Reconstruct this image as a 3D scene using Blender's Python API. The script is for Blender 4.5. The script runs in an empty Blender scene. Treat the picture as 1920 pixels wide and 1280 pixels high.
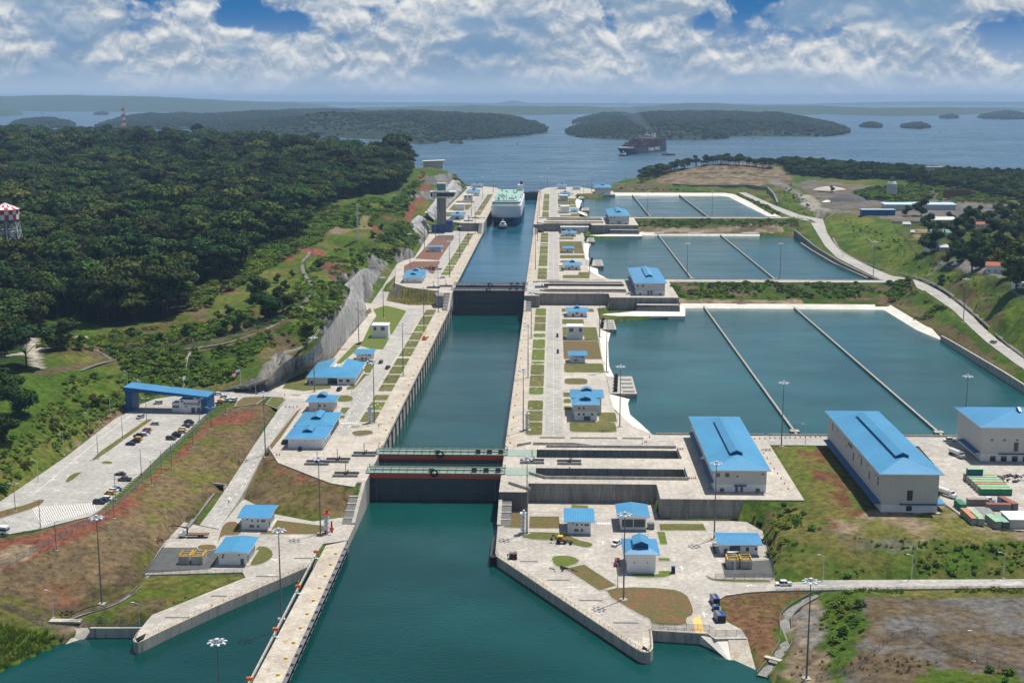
import bpy, bmesh, math, random
import numpy as np
from mathutils import Vector, Matrix, noise as mnoise
from mathutils.geometry import delaunay_2d_cdt
random.seed(7); rng = np.random.default_rng(7)
SC = bpy.context.scene
COL = SC.collection
R = math.radians
# ------------------------------------------------------------------ camera
FOC = 2400.0; TP = .19; PSI = math.atan(.03144)
PIT = math.atan(TP); cp = math.cos(PIT); sp = math.sin(PIT)
CH = 165.4; CX, CY = 48.079, -513.101
cam = bpy.data.objects.new('camera', bpy.data.cameras.new('camera'))
COL.objects.link(cam)
cam.location = (CX, CY, CH)
cam.rotation_euler = (math.pi/2 - PIT, 0, PSI)
cam.data.lens = 45.0; cam.data.sensor_width = 36
cam.data.clip_start = 1; cam.data.clip_end = 90000
SC.camera = cam
# ------------------------------------------------------------------ light
SUN_EL, SUN_AZ = 68.0, 45.0            # the sun stands to the right and beyond, high
W_ = bpy.data.worlds.new('World'); SC.world = W_; W_.use_nodes = True
nt = W_.node_tree; nt.nodes.clear()
def nn(t, **k):
    n = nt.nodes.new(t)
    for a, b in k.items(): setattr(n, a, b)
    return n
out = nn('ShaderNodeOutputWorld')
sky = nn('ShaderNodeTexSky', sky_type='NISHITA', sun_disc=False)
sky.sun_elevation = R(SUN_EL); sky.sun_rotation = R(SUN_AZ); sky.altitude = 100
sky.air_density = 1.0; sky.dust_density = 1.0; sky.ozone_density = 2.0
bg1 = nn('ShaderNodeBackground'); bg1.inputs[1].default_value = .065
nt.links.new(sky.outputs[0], bg1.inputs[0])
tc = nn('ShaderNodeTexCoord'); sepd = nn('ShaderNodeSeparateXYZ')
nt.links.new(tc.outputs['Generated'], sepd.inputs[0])
def mth(op, a, b=None, c=None, clamp=False, tree=None):
    t = tree or nt
    n = t.nodes.new('ShaderNodeMath'); n.operation = op; n.use_clamp = clamp
    for i, v in enumerate((a, b, c)):
        if v is None: continue
        if isinstance(v, (int, float)): n.inputs[i].default_value = v
        else: t.links.new(v, n.inputs[i])
    return n.outputs[0]
def rampn(v, a, b, c=0., d=1., smooth=True):
    n = nt.nodes.new('ShaderNodeMapRange'); n.interpolation_type = 'SMOOTHSTEP' if smooth else 'LINEAR'
    nt.links.new(v, n.inputs[0])
    for i, x in zip((1, 2, 3, 4), (a, b, c, d)): n.inputs[i].default_value = x
    return n.outputs[0]
def mixc(f, a, b):
    n = nt.nodes.new('ShaderNodeMix'); n.data_type = 'RGBA'
    if isinstance(f, (int, float)): n.inputs[0].default_value = f
    else: nt.links.new(f, n.inputs[0])
    for i, v in ((6, a), (7, b)):
        if isinstance(v, tuple): n.inputs[i].default_value = (*v, 1)
        else: nt.links.new(v, n.inputs[i])
    return n.outputs[2]
X, Y, Z = sepd.outputs
az = mth('ARCTAN2', X, Y)
el = mth('ARCSINE', Z)
def cloudfield(de, sc, det, rough, w, sq=2.6, warp=None):
    cxyz = nn('ShaderNodeCombineXYZ')
    nt.links.new(az, cxyz.inputs[0]); nt.links.new(mth('MULTIPLY', mth('ADD', el, de), sq), cxyz.inputs[1])
    v = cxyz.outputs[0]
    if warp:
        n = nn('ShaderNodeTexNoise'); n.inputs['Scale'].default_value = sc*2.2; n.inputs['Detail'].default_value = 3; nt.links.new(v, n.inputs['Vector'])
        vm = nn('ShaderNodeVectorMath', operation='MULTIPLY_ADD'); nt.links.new(n.outputs['Color'], vm.inputs[0]); vm.inputs[1].default_value = (warp,)*3; nt.links.new(v, vm.inputs[2]); v = vm.outputs[0]
    n = nn('ShaderNodeTexNoise', noise_dimensions='4D')
    n.inputs['W'].default_value = w; n.inputs['Scale'].default_value = sc
    n.inputs['Detail'].default_value = det; n.inputs['Roughness'].default_value = rough
    nt.links.new(v, n.inputs['Vector']); return n.outputs[0]
d0 = cloudfield(0, 15, 10, .55, 8.3, 1.25, .03)
d1 = cloudfield(.0055, 15, 10, .55, 8.3, 1.25, .03)
big = cloudfield(0, 10, 3, .5, 2.2, 2.4)
dens = mth('ADD', mth('MULTIPLY', d0, .62), mth('MULTIPLY', big, .5))
cover = rampn(mth('ADD', dens, rampn(el, .015, .06, .10, 0.)), .475, .545)
lit = rampn(mth('SUBTRACT', d0, d1), -.055, .10)
shade = mixc(lit, (.27, .37, .50), (.84, .84, .82))
under = rampn(big, .50, .64)
shade = mixc(mth('MULTIPLY', under, .8), shade, (.17, .31, .50))
hz = rampn(el, .002, .030, 1., 0.)
shade = mixc(mth('MULTIPLY', hz, .9), shade, (.42, .53, .68))
bg2 = nn('ShaderNodeBackground'); bg2.inputs[1].default_value = .8
nt.links.new(shade, bg2.inputs[0])
skyblue = mixc(rampn(el, .0, .07), (.42, .53, .68), (.035, .17, .42))
bg3 = nn('ShaderNodeBackground'); bg3.inputs[1].default_value = .8
nt.links.new(skyblue, bg3.inputs[0])
gapm = rampn(el, .12, .30)
mxs = nn('ShaderNodeMixShader'); nt.links.new(gapm, mxs.inputs[0])
nt.links.new(bg3.outputs[0], mxs.inputs[1]); nt.links.new(bg1.outputs[0], mxs.inputs[2])
mxs2 = nn('ShaderNodeMixShader')
nt.links.new(mth('MULTIPLY', cover, rampn(el, .16, .5, 1., .12)), mxs2.inputs[0])
nt.links.new(mxs.outputs[0], mxs2.inputs[1]); nt.links.new(bg2.outputs[0], mxs2.inputs[2])
nt.links.new(mxs2.outputs[0], out.inputs[0])
sl = bpy.data.lights.new('sun', 'SUN'); sl.energy = 4.3; sl.angle = R(.5); sl.color = (1, .955, .88)
so = bpy.data.objects.new('sun', sl); COL.objects.link(so)
sd = Vector((math.cos(R(SUN_EL))*math.sin(R(SUN_AZ)), math.cos(R(SUN_EL))*math.cos(R(SUN_AZ)), math.sin(R(SUN_EL))))
so.rotation_euler = (-sd).to_track_quat('-Z', 'Y').to_euler(); so.location = (0, 0, 400)
SC.view_settings.view_transform = 'Standard'; SC.view_settings.look = 'None'
SC.view_settings.exposure = .33; SC.view_settings.gamma = 1; SC.view_settings.use_curve_mapping = False
SC.render.engine = 'CYCLES'
SC.cycles.volume_bounces = 0; SC.cycles.transparent_max_bounces = 12
SC.cycles.max_bounces = 6; SC.cycles.diffuse_bounces = 2; SC.cycles.glossy_bounces = 2
# ------------------------------------------------------------------ pixel <-> place (survey of the photograph)
rv = (math.cos(PSI), math.sin(PSI)); fv = (-math.sin(PSI), math.cos(PSI))
def ray(px, py):
    a = (px-960)/FOC; b = (py-640)/FOC; hf = cp-b*sp
    return (a*rv[0]+hf*fv[0], a*rv[1]+hf*fv[1], -(sp+b*cp))
def P(px, py, z):
    d = ray(px, py); t = (z-CH)/d[2]
    return (CX+d[0]*t, CY+d[1]*t)
def P3(px, py, z): return (*P(px, py, z), z)
def PL(pts, z): return [P(a, b, z) for a, b in pts]
# ------------------------------------------------------------------ materials
def mat(name, c1, c2=None, scale=.15, rough=.8, bump=0., c3=None, streak=False, lines=None, metal=0, spec=.3, det=7, objvar=0, lcol=None, fine=0):
    m = bpy.data.materials.new(name); m.use_nodes = True
    t = m.node_tree; b = t.nodes['Principled BSDF']
    b.inputs['Roughness'].default_value = rough; b.inputs['Metallic'].default_value = metal
    b.inputs['Specular IOR Level'].default_value = spec
    if c2 is None and not lines and not objvar:
        b.inputs['Base Color'].default_value = (*c1, 1); return m
    geo = t.nodes.new('ShaderNodeNewGeometry')
    vec = geo.outputs['Position']
    if streak:
        mp = t.nodes.new('ShaderNodeMapping'); mp.inputs['Scale'].default_value = (1, 1, .12)
        t.links.new(vec, mp.inputs[0]); vv = mp.outputs[0]
    else: vv = vec
    def noi(sc, d, v=vv):
        n = t.nodes.new('ShaderNodeTexNoise'); n.inputs['Scale'].default_value = sc
        n.inputs['Detail'].default_value = d; n.inputs['Roughness'].default_value = .62
        t.links.new(v, n.inputs['Vector']); return n.outputs[0]
    def mr(v, a, c):
        n = t.nodes.new('ShaderNodeMapRange'); t.links.new(v, n.inputs[0])
        n.inputs[1].default_value = a; n.inputs[2].default_value = c; return n.outputs[0]
    def mx(f, a, c, mode='MIX'):
        n = t.nodes.new('ShaderNodeMix'); n.data_type = 'RGBA'; n.blend_type = mode
        if isinstance(f, (int, float)): n.inputs[0].default_value = f
        else: t.links.new(f, n.inputs[0])
        for i, v in ((6, a), (7, c)):
            if isinstance(v, tuple): n.inputs[i].default_value = (*v, 1)
            else: t.links.new(v, n.inputs[i])
        return n.outputs[2]
    col = c1
    if c2 is not None:
        n1 = noi(scale, det)
        col = mx(mr(n1, .35, .65), c1, c2)
    if c3 is not None:
        col = mx(mr(noi(scale*3.3, det), .52, .68), col, c3)
    if fine:
        col = mx(fine, col, mx(mr(noi(scale*14, 5), .3, .7), (.35, .35, .35), (.65, .65, .65)), 'OVERLAY')
    if lines:
        sx = t.nodes.new('ShaderNodeSeparateXYZ'); t.links.new(vec, sx.inputs[0])
        acc = None
        for ax, per, w in lines:
            f = mth('FRACT', mth('DIVIDE', sx.outputs[ax], per, tree=t), tree=t)
            l = mth('LESS_THAN', f, w/per, tree=t)
            acc = l if acc is None else mth('MAXIMUM', acc, l, tree=t)
        col = mx(mth('MULTIPLY', acc, .8, tree=t), col, lcol or tuple(x*.45 for x in c1))
    if objvar:
        oi = t.nodes.new('ShaderNodeObjectInfo')
        h = t.nodes.new('ShaderNodeHueSaturation')
        k_ = .095 if objvar > .3 else .012
        t.links.new(mth('ADD', mth('MULTIPLY', oi.outputs['Random'], k_, tree=t), .5-k_/2, tree=t), h.inputs['Hue'])
        r2 = mth('FRACT', mth('MULTIPLY', oi.outputs['Random'], 37.7, tree=t), tree=t)
        t.links.new(mth('ADD', mth('MULTIPLY', r2, objvar, tree=t), 1-objvar/2, tree=t), h.inputs['Value'])
        if isinstance(col, tuple): h.inputs['Color'].default_value = (*col, 1)
        else: t.links.new(col, h.inputs['Color'])
        col = h.outputs[0]
    if isinstance(col, tuple): b.inputs['Base Color'].default_value = (*col, 1)
    else: t.links.new(col, b.inputs['Base Color'])
    if bump:
        bn = t.nodes.new('ShaderNodeBump'); bn.inputs['Distance'].default_value = bump
        t.links.new(noi(max(scale*8, 1.2), 5, vec), bn.inputs['Height']); t.links.new(bn.outputs[0], b.inputs['Normal'])
    return m
M = {}
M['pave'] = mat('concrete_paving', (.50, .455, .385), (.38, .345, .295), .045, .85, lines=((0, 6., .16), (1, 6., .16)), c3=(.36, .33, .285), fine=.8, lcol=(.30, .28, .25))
M['coping'] = mat('coping_concrete', (.51, .465, .38), (.38, .33, .27), .09, .85, c3=(.36, .27, .19), lines=((1, 9., .2),), fine=.9, lcol=(.33, .3, .26))
M['road'] = mat('road_concrete', (.40, .38, .345), (.31, .30, .275), .04, .85, lines=((1, 5., .14),), fine=.8, c3=(.45, .425, .38))
M['roadx'] = mat('road_concrete_plain', (.43, .40, .345), (.33, .30, .265), .045, .85, fine=.8, c3=(.50, .46, .40), lines=((0, 5., .1), (1, 5., .1)), lcol=(.28,.26,.23))
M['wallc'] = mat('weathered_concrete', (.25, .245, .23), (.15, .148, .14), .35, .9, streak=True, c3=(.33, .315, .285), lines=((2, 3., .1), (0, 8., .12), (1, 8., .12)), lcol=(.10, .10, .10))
M['wallp'] = mat('pale_concrete', (.47, .45, .40), (.34, .32, .28), .4, .9, streak=True, c3=(.24, .22, .19))
M['fend'] = mat('dark_fender', (.035, .035, .037), (.055, .055, .055), .5, .7)
M['liner'] = mat('basin_liner', (.72, .69, .61), (.60, .57, .50), .06, .85, c3=(.78, .76, .70))
M['lawn'] = mat('lawn_grass', (.115, .112, .03), (.085, .10, .018), .035, .95, c3=(.15, .125, .045), fine=.9, bump=.05)
M['lawng'] = mat('lawn_green', (.085, .14, .014), (.11, .135, .02), .05, .95, c3=(.14, .13, .04), fine=.9, bump=.05)
M['lawnb'] = mat('lawn_dry', (.135, .095, .04), (.105, .10, .028), .06, .95, c3=(.19, .09, .045), fine=.9, bump=.05)
M['soil'] = mat('red_soil', (.19, .085, .055), (.14, .075, .055), .06, .95, c3=(.22, .13, .09), fine=.6)
M['gravel'] = mat('dark_gravel', (.075, .08, .082), (.11, .11, .105), .3, .95, fine=.8)
M['white'] = mat('white_wall', (.74, .75, .76), (.68, .69, .70), .5, .7)
M['whites'] = mat('clean_white', (.82, .82, .82), None, rough=.5)
M['panel'] = mat('grey_cladding', (.53, .53, .51), (.49, .49, .47), .3, .6, lines=((0, 1.6, .08), (1, 1.6, .08)), lcol=(.42, .42, .41))
M['dblue'] = mat('deep_blue_cladding', (.008, .085, .22), (.012, .10, .25), .3, .5)
M['navy'] = mat('navy_glass_cladding', (.01, .045, .19), (.015, .07, .25), .2, .35, spec=.5)
M['glass'] = mat('dark_glass', (.02, .025, .035), None, rough=.15, spec=.6)
M['pane'] = mat('grey_louvre', (.12, .13, .14), None, rough=.6)
M['steel'] = mat('galvanised_steel', (.20, .21, .22), (.15, .155, .165), .7, .5, metal=.3)
M['steelw'] = mat('white_lamp_housing', (.58, .61, .65), None, rough=.4)
M['gate'] = mat('gate_steel', (.060, .072, .082), (.078, .090, .098), .12, .6, lines=((2, 2.6, .12), (0, 6., .12)), lcol=(.022, .028, .034), c3=(.055, .062, .06))
M['gaterust'] = mat('wet_sill_concrete', (.06, .072, .068), (.085, .09, .08), .3, .7, lines=((2, 2.6, .12),), c3=(.04, .05, .05))
M['red'] = mat('red_band', (.85, .09, .02), (.70, .08, .02), .3, .6)
M['pgreen'] = mat('pale_green_deck', (.25, .33, .27), (.31, .37, .32), .3, .7, c3=(.20, .28, .23)); M['pgrey'] = mat('grey_deck', (.40, .42, .41), (.32, .34, .34), .3, .7); M['dred'] = mat('dark_red_band', (.22, .02, .02), (.16, .02, .02), .3, .6)
M['mgreen'] = mat('green_rail', (.09, .19, .13), None, rough=.6)
M['black'] = mat('black_rubber', (.012, .012, .013), None, rough=.6)
M['trk'] = mat('path_grey', (.20,.185,.16), (.14,.13,.115), .2, .95)
M['orange'] = mat('orange_paint', (.75, .17, .03), None, rough=.5)
M['redp'] = mat('red_paint', (.55, .03, .025), None, rough=.45)
M['yellow'] = mat('yellow_paint', (.75, .45, .02), None, rough=.5)
M['mark'] = mat('road_marking', (.76, .76, .72), None, rough=.8)
M['marky'] = mat('yellow_marking', (.72, .48, .16), None, rough=.8)
M['grate'] = mat('drain_grate', (.17, .165, .15), (.12, .12, .11), 1., .9)
M['brown'] = mat('brown_steel', (.20, .10, .06), (.15, .08, .05), .8, .7)
M['terra'] = mat('terracotta_roof', (.42, .11, .06), (.34, .09, .055), .5, .8, lines=((0, 1., .12),))
M['greenroof'] = mat('green_roof', (.12, .26, .19), (.10, .22, .16), .5, .7)
M['roofw'] = mat('pale_roof', (.62, .62, .60), (.5, .5, .49), .4, .7)
M['cyanroof'] = mat('pale_cyan_roof', (.42, .62, .68), None, rough=.5)
M['bark'] = mat('bark', (.09, .065, .045), (.06, .045, .035), 1.2, .95)
M['wood'] = mat('timber', (.30, .19, .10), (.22, .14, .08), 1., .9)
def roofmat(name, c):
    m = mat(name, c, tuple(x*.80 for x in c), .07, .42, spec=.5, fine=.35, objvar=.14)
    t = m.node_tree; b = t.nodes['Principled BSDF']
    src = b.inputs['Base Color'].links[0].from_socket
    g = t.nodes.new('ShaderNodeNewGeometry')
    s1 = t.nodes.new('ShaderNodeSeparateXYZ'); t.links.new(g.outputs['Normal'], s1.inputs[0])
    s2 = t.nodes.new('ShaderNodeSeparateXYZ'); t.links.new(g.outputs['Position'], s2.inputs[0])
    pick = mth('GREATER_THAN', mth('ABSOLUTE', s1.outputs[0], tree=t), mth('ABSOLUTE', s1.outputs[1], tree=t), tree=t)
    mx = t.nodes.new('ShaderNodeMix'); t.links.new(pick, mx.inputs[0])
    t.links.new(s2.outputs[0], mx.inputs[2]); t.links.new(s2.outputs[1], mx.inputs[3])
    f = mth('FRACT', mth('DIVIDE', mx.outputs[0], .95, tree=t), tree=t)
    l = mth('LESS_THAN', f, .16, tree=t)
    bm = t.nodes.new('ShaderNodeBump'); bm.inputs['Distance'].default_value = .06
    t.links.new(l, bm.inputs['Height']); t.links.new(bm.outputs[0], b.inputs['Normal'])
    mc = t.nodes.new('ShaderNodeMix'); mc.data_type = 'RGBA'
    t.links.new(mth('MULTIPLY', l, .85, tree=t), mc.inputs[0]); t.links.new(src, mc.inputs[6])
    mc.inputs[7].default_value = (c[0]+.12, min(1, c[1]*1.35), min(1, c[2]*1.2), 1)
    t.links.new(mc.outputs[2], b.inputs['Base Color'])
    return m
M['roof'] = roofmat('blue_metal_roof', (.045, .26, .47))
def fencemat():
    m = bpy.data.materials.new('chain_link'); m.use_nodes = True; t = m.node_tree
    b = t.nodes['Principled BSDF']; b.inputs['Base Color'].default_value = (.28, .28, .27, 1)
    b.inputs['Alpha'].default_value = .33; b.inputs['Roughness'].default_value = .6
    return m
M['mesh'] = fencemat()
def watermat(name, deep, wave, sc, rough=.12, spec=.5, c2=None, big=.01):
    m = bpy.data.materials.new(name); m.use_nodes = True; t = m.node_tree
    b = t.nodes['Principled BSDF']; b.inputs['Roughness'].default_value = rough
    b.inputs['Specular IOR Level'].default_value = spec; b.inputs['IOR'].default_value = 1.33
    g = t.nodes.new('ShaderNodeNewGeometry')
    def noi(s, d, scl=(1, 1, 1)):
        mp = t.nodes.new('ShaderNodeMapping'); mp.inputs['Scale'].default_value = scl
        t.links.new(g.outputs['Position'], mp.inputs[0])
        n = t.nodes.new('ShaderNodeTexNoise'); n.inputs['Scale'].default_value = s; n.inputs['Detail'].default_value = d
        t.links.new(mp.outputs[0], n.inputs['Vector']); return n.outputs[0]
    c2 = c2 or tuple(x*1.5+.004 for x in deep)
    rr = t.nodes.new('ShaderNodeMapRange'); t.links.new(noi(.02, 4, (1, 2.5, 1)), rr.inputs[0]); rr.inputs[1].default_value = .35; rr.inputs[2].default_value = .7; rr.inputs[3].default_value = rough*.6; rr.inputs[4].default_value = rough*1.9; t.links.new(rr.outputs[0], b.inputs['Roughness'])
    mr = t.nodes.new('ShaderNodeMapRange'); t.links.new(noi(big, 5, (1, 1.6, 1)), mr.inputs[0])
    mr.inputs[1].default_value = .4; mr.inputs[2].default_value = .65
    mc = t.nodes.new('ShaderNodeMix'); mc.data_type = 'RGBA'; t.links.new(mr.outputs[0], mc.inputs[0])
    mc.inputs[6].default_value = (*deep, 1); mc.inputs[7].default_value = (*c2, 1)
    t.links.new(mc.outputs[2], b.inputs['Base Color'])
    bn = t.nodes.new('ShaderNodeBump'); bn.inputs['Distance'].default_value = wave
    t.links.new(noi(sc, 6, (1, 1.3, 1)), bn.inputs['Height']); t.links.new(bn.outputs[0], b.inputs['Normal'])
    return m
M['sea'] = watermat('forebay_water', (.0008, .037, .034), .10, .5, .13, .35)
M['cham'] = watermat('chamber_water', (.001, .038, .037), .10, .5, .12, .4)
M['cham2'] = watermat('upper_chamber_water', (.006, .075, .12), .16, .4, .14, .5)
M['basin'] = watermat('basin_water', (.003, .056, .060), .12, .6, .13, .42)
M['lake'] = watermat('lake_water', (.014, .062, .105), 1.2, .09, .24, .55, c2=(.035, .11, .17), big=.0022)
# ------------------------------------------------------------------ object helpers
def tag(o, label=None, cat=None, group=None, kind=None):
    if label: o['label'] = label
    if cat: o['category'] = cat
    if group: o['group'] = group
    if kind: o['kind'] = kind
    return o
def thing(name, label, cat, loc=(0, 0, 0), rz=0, group=None):
    o = bpy.data.objects.new(name, None); COL.objects.link(o); o.empty_display_size = .5
    o.location = loc; o.rotation_euler = (0, 0, rz)
    return tag(o, label, cat, group)
class MB:
    def __init__(s): s.v = []; s.f = []; s.m = []; s.mi = 0
    def add(s, vs, fs):
        n = len(s.v); s.v += [tuple(v) for v in vs]
        for f in fs: s.f.append([i+n for i in f]); s.m.append(s.mi)
        return s
    def box(s, x0, y0, z0, x1, y1, z1):
        return s.add([(x0,y0,z0),(x1,y0,z0),(x1,y1,z0),(x0,y1,z0),(x0,y0,z1),(x1,y0,z1),(x1,y1,z1),(x0,y1,z1)],
                     [(0,3,2,1),(4,5,6,7),(0,1,5,4),(1,2,6,5),(2,3,7,6),(3,0,4,7)])
    def hexa(s, b, t):   # bottom 4, top 4 (ccw from above)
        return s.add(list(b)+list(t), [(0,3,2,1),(4,5,6,7),(0,1,5,4),(1,2,6,5),(2,3,7,6),(3,0,4,7)])
    def prism(s, poly, z0, z1, bottom=False):
        n = len(poly)
        a = sum(poly[i][0]*poly[(i+1)%n][1]-poly[(i+1)%n][0]*poly[i][1] for i in range(n))
        if a < 0: poly = poly[::-1]
        g = (lambda p, z: (p[0], p[1], z))
        zt = [p[2] if len(p) > 2 else z1 for p in poly]
        vs = [(p[0], p[1], z0) for p in poly] + [(p[0], p[1], z) for p, z in zip(poly, zt)]
        fs = [tuple(range(n, 2*n))] + [(i, (i+1)%n, n+(i+1)%n, n+i) for i in range(n)]
        if bottom: fs.append(tuple(range(n-1, -1, -1)))
        return s.add(vs, fs)
    def cyl(s, x, y, z0, z1, r0, r1=None, n=10, cap=True):
        r1 = r0 if r1 is None else r1
        vs = [(x+r*math.cos(2*math.pi*i/n), y+r*math.sin(2*math.pi*i/n), z) for r, z in ((r0, z0), (r1, z1)) for i in range(n)]
        fs = [(i, (i+1)%n, n+(i+1)%n, n+i) for i in range(n)]
        if cap: fs += [tuple(range(n, 2*n)), tuple(range(n-1, -1, -1))]
        return s.add(vs, fs)
    def tube(s, a, b, r, n=6, r2=None):
        a = Vector(a); b = Vector(b); d = b-a
        if d.length < 1e-6: return s
        q = d.to_track_quat('Z', 'Y'); r2 = r if r2 is None else r2
        vs = []
        for p, rr in ((a, r), (b, r2)):
            for i in range(n):
                w = 2*math.pi*i/n; vs.append(p + q @ Vector((rr*math.cos(w), rr*math.sin(w), 0)))
        return s.add(vs, [(i, (i+1)%n, n+(i+1)%n, n+i) for i in range(n)] + [tuple(range(n, 2*n)), tuple(range(n-1, -1, -1))])
    def lathe(s, x, y, prof, n=12):
        vs = [(x+r*math.cos(2*math.pi*i/n), y+r*math.sin(2*math.pi*i/n), z) for r, z in prof for i in range(n)]
        return s.add(vs, [(k*n+i, k*n+(i+1)%n, (k+1)*n+(i+1)%n, (k+1)*n+i) for k in range(len(prof)-1) for i in range(n)])
    def mesh(s, name, mats):
        me = bpy.data.meshes.new(name); me.from_pydata(s.v, [], s.f)
        for m in (mats if isinstance(mats, (list, tuple)) else [mats]): me.materials.append(M[m] if isinstance(m, str) else m)
        if any(s.m): me.polygons.foreach_set('material_index', s.m)
        me.update(); return me
    def build(s, name, mats, parent=None):
        o = bpy.data.objects.new(name, s.mesh(name, mats)); COL.objects.link(o)
        if parent: o.parent = parent
        return o
def copy_tree(o, loc=None, rz=None, label=None, parent=None):
    c = o.copy(); COL.objects.link(c)
    if parent: c.parent = parent
    for ch in o.children: copy_tree(ch, parent=c)
    if loc: c.location = loc
    if rz is not None: c.rotation_euler.z = rz
    if label: c['label'] = label
    return c
def offs(poly, d):
    n = len(poly); a = sum(poly[i][0]*poly[(i+1)%n][1]-poly[(i+1)%n][0]*poly[i][1] for i in range(n))
    if a < 0: poly = poly[::-1]
    res = []
    for i in range(n):
        p0, p, p1 = Vector(poly[i-1][:2]), Vector(poly[i][:2]), Vector(poly[(i+1)%n][:2])
        e0 = (p-p0).normalized(); e1 = (p1-p).normalized()
        n0 = Vector((e0.y, -e0.x)); n1 = Vector((e1.y, -e1.x)); b = (n0+n1)
        if b.length < .2: b = n0
        b.normalize(); k = d/max(.4, b.dot(n0)); res.append((p.x+b.x*k, p.y+b.y*k))
    return res
def rrect(x0, y0, x1, y1, r=1.5, n=4):
    r = min(r, (x1-x0)/2.1, (y1-y0)/2.1); o = []
    for cx_, cy_, a0 in ((x1-r, y0+r, -90), (x1-r, y1-r, 0), (x0+r, y1-r, 90), (x0+r, y0+r, 180)):
        for i in range(n+1):
            w = R(a0+90*i/n); o.append((cx_+r*math.cos(w), cy_+r*math.sin(w)))
    return o
def smooth(poly, it=2, closed=True):
    for _ in range(it):
        q = []; n = len(poly)
        rngi = range(n) if closed else range(n-1)
        if not closed: q.append(poly[0])
        for i in rngi:
            a, b = poly[i], poly[(i+1)%n]
            q.append(tuple(.75*u+.25*w for u, w in zip(a, b))); q.append(tuple(.25*u+.75*w for u, w in zip(a, b)))
        if not closed: q.append(poly[-1])
        poly = q
    return poly
def cells(mb, rects, z0, z1):
    xs = sorted({r[0] for r in rects} | {r[2] for r in rects}); ys = sorted({r[1] for r in rects} | {r[3] for r in rects})
    F = {}
    for i in range(len(xs)-1):
        for j in range(len(ys)-1):
            cx_, cy_ = (xs[i]+xs[i+1])/2, (ys[j]+ys[j+1])/2
            if any(r[0] < cx_ < r[2] and r[1] < cy_ < r[3] for r in rects): F[i, j] = 1
    for (i, j) in F:
        x0, x1, y0, y1 = xs[i], xs[i+1], ys[j], ys[j+1]
        mb.add([(x0,y0,z1),(x1,y0,z1),(x1,y1,z1),(x0,y1,z1)], [(0,1,2,3)])
        for di, dj, a, b in ((0,-1,(x0,y0),(x1,y0)), (1,0,(x1,y0),(x1,y1)), (0,1,(x1,y1),(x0,y1)), (-1,0,(x0,y1),(x0,y0))):
            if (i+di, j+dj) not in F: mb.add([(*a,z0),(*b,z0),(*b,z1),(*a,z1)], [(0,1,2,3)])
    return mb
# ------------------------------------------------------------------ survey: paved slabs, roads, water bodies
OV = []                                   # (polygon with z per vertex, depth below, expand)
def reg(poly, z=None, below=.5, ex=2.6, hole=False):
    OV.append(([(p[0], p[1], (p[2] if len(p) > 2 else z)) for p in poly], below, ex, hole))
def X3(pts): return [(*P(a, b, z), z) for a, b, z in pts]
def slab(poly, z, name='pavement', m='pave', depth=1.5, dz=0.0, parent=None):
    mb = MB(); poly3 = [(p[0], p[1], (p[2] if len(p) > 2 else z)+dz) for p in poly]
    mb.prism(poly3, min(q[2] for q in poly3)-depth, z)
    return tag(mb.build(name, m, parent), kind='structure')
LV = [(0, 11.5), (457, 20.5), (914, 29.5)]
APR_R = PL([(1455,1093),(1446,1107),(1401,1110),(1360,1116),(1349,1123),(1352,1150),(1358,1162),(1390,1179),(1401,1196),(1341,1197),(1328,1188),(1222,1180),(1224,1212),(1219,1220),(1210,1222),(1195,1217),(932,1043),(929,1035)], 3.5) + [(27.5,-24),(90.5,-24),(90.5,-31.5),(118,-33)] + PL([(1400,978),(1430,995),(1450,1080)], 3.5)
APR_L = PL([(575,1063),(400,1138),(300,1184),(268,1200),(256,1203),(250,1199),(257,1185),(285,1152),(460,1082),(455,1072),(270,1077),(305,1020),(345,978),(372,985),(410,992),(440,940),(460,936),(513,963),(587,977),(653,968)], 3.5) + [(-31.5,-24),(-27.5,-24),(-27.5,-60),(-36,-64)]
PARK = X3([(-60,1015,12.5),(8,1002,12.5),(75,991,12.5),(132,976,12.5),(169,967,12.5),(187,956,12.5),(240,906,12.5),(267,885,12.5),(310,843,12.5),(336,823,12.5),(374,787,12.5),(402,763,12.5),(410,750,12.5),(446,752,12.3),(455,745,12.2),(482,743,12),(530,744,11.56),(530,733,11.56),(480,734,12),(405,735,12.5),(321,743,12.5),(289,748,12.5),(264,757,12.5),(235,775,12.5),(215,785,12.5),(125,855,12.5),(0,940,12.5),(-60,975,12.5)])
ROADL = X3([(521,769,11.4),(474,838,9.1),(428,909,6.4),(400,950,4.7),(374,984,3.55),(410,991,3.55),(443,945,4.7),(462,916,6.4),(500,840,9.1),(557,766,11.4),(575,752,11.56),(537,748,11.56)])
T1L = PL([(504,839),(521,867),(619,905),(664,912)], 11.5) + [(-31,-12),(-27.5,-12),(-27.5,432)] + PL([(837,572),(766,572),(725,564),(696,569),(684,567),(690,592),(661,626),(631,658),(618,677),(578,690),(540,707),(510,724),(500,733),(530,734),(530,745),(537,748),(575,752),(557,766)], 11.5)
T2L = [(-27.5,445)] + PL([(841,545),(819,545),(761,538),(740,531),(744,495),(758,488),(777,483),(803,442)], 20.5) + [(-88,903),(-27.5,903)]
T3L = [(-27.5,903),(-52,903),(-60,912),(-80,935),(-84,953),(-84,1180),(-82,1450),(-88,1502),(-60,1500),(-38,1470),(-27.5,1405)]
ROADU = X3([(696,569,11.55),(707,552,13.5),(721,532,17),(744,495,20.55),(759,500,20.55),(737,534,17),(728,552,13.5),(724,564,11.55)])
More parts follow.
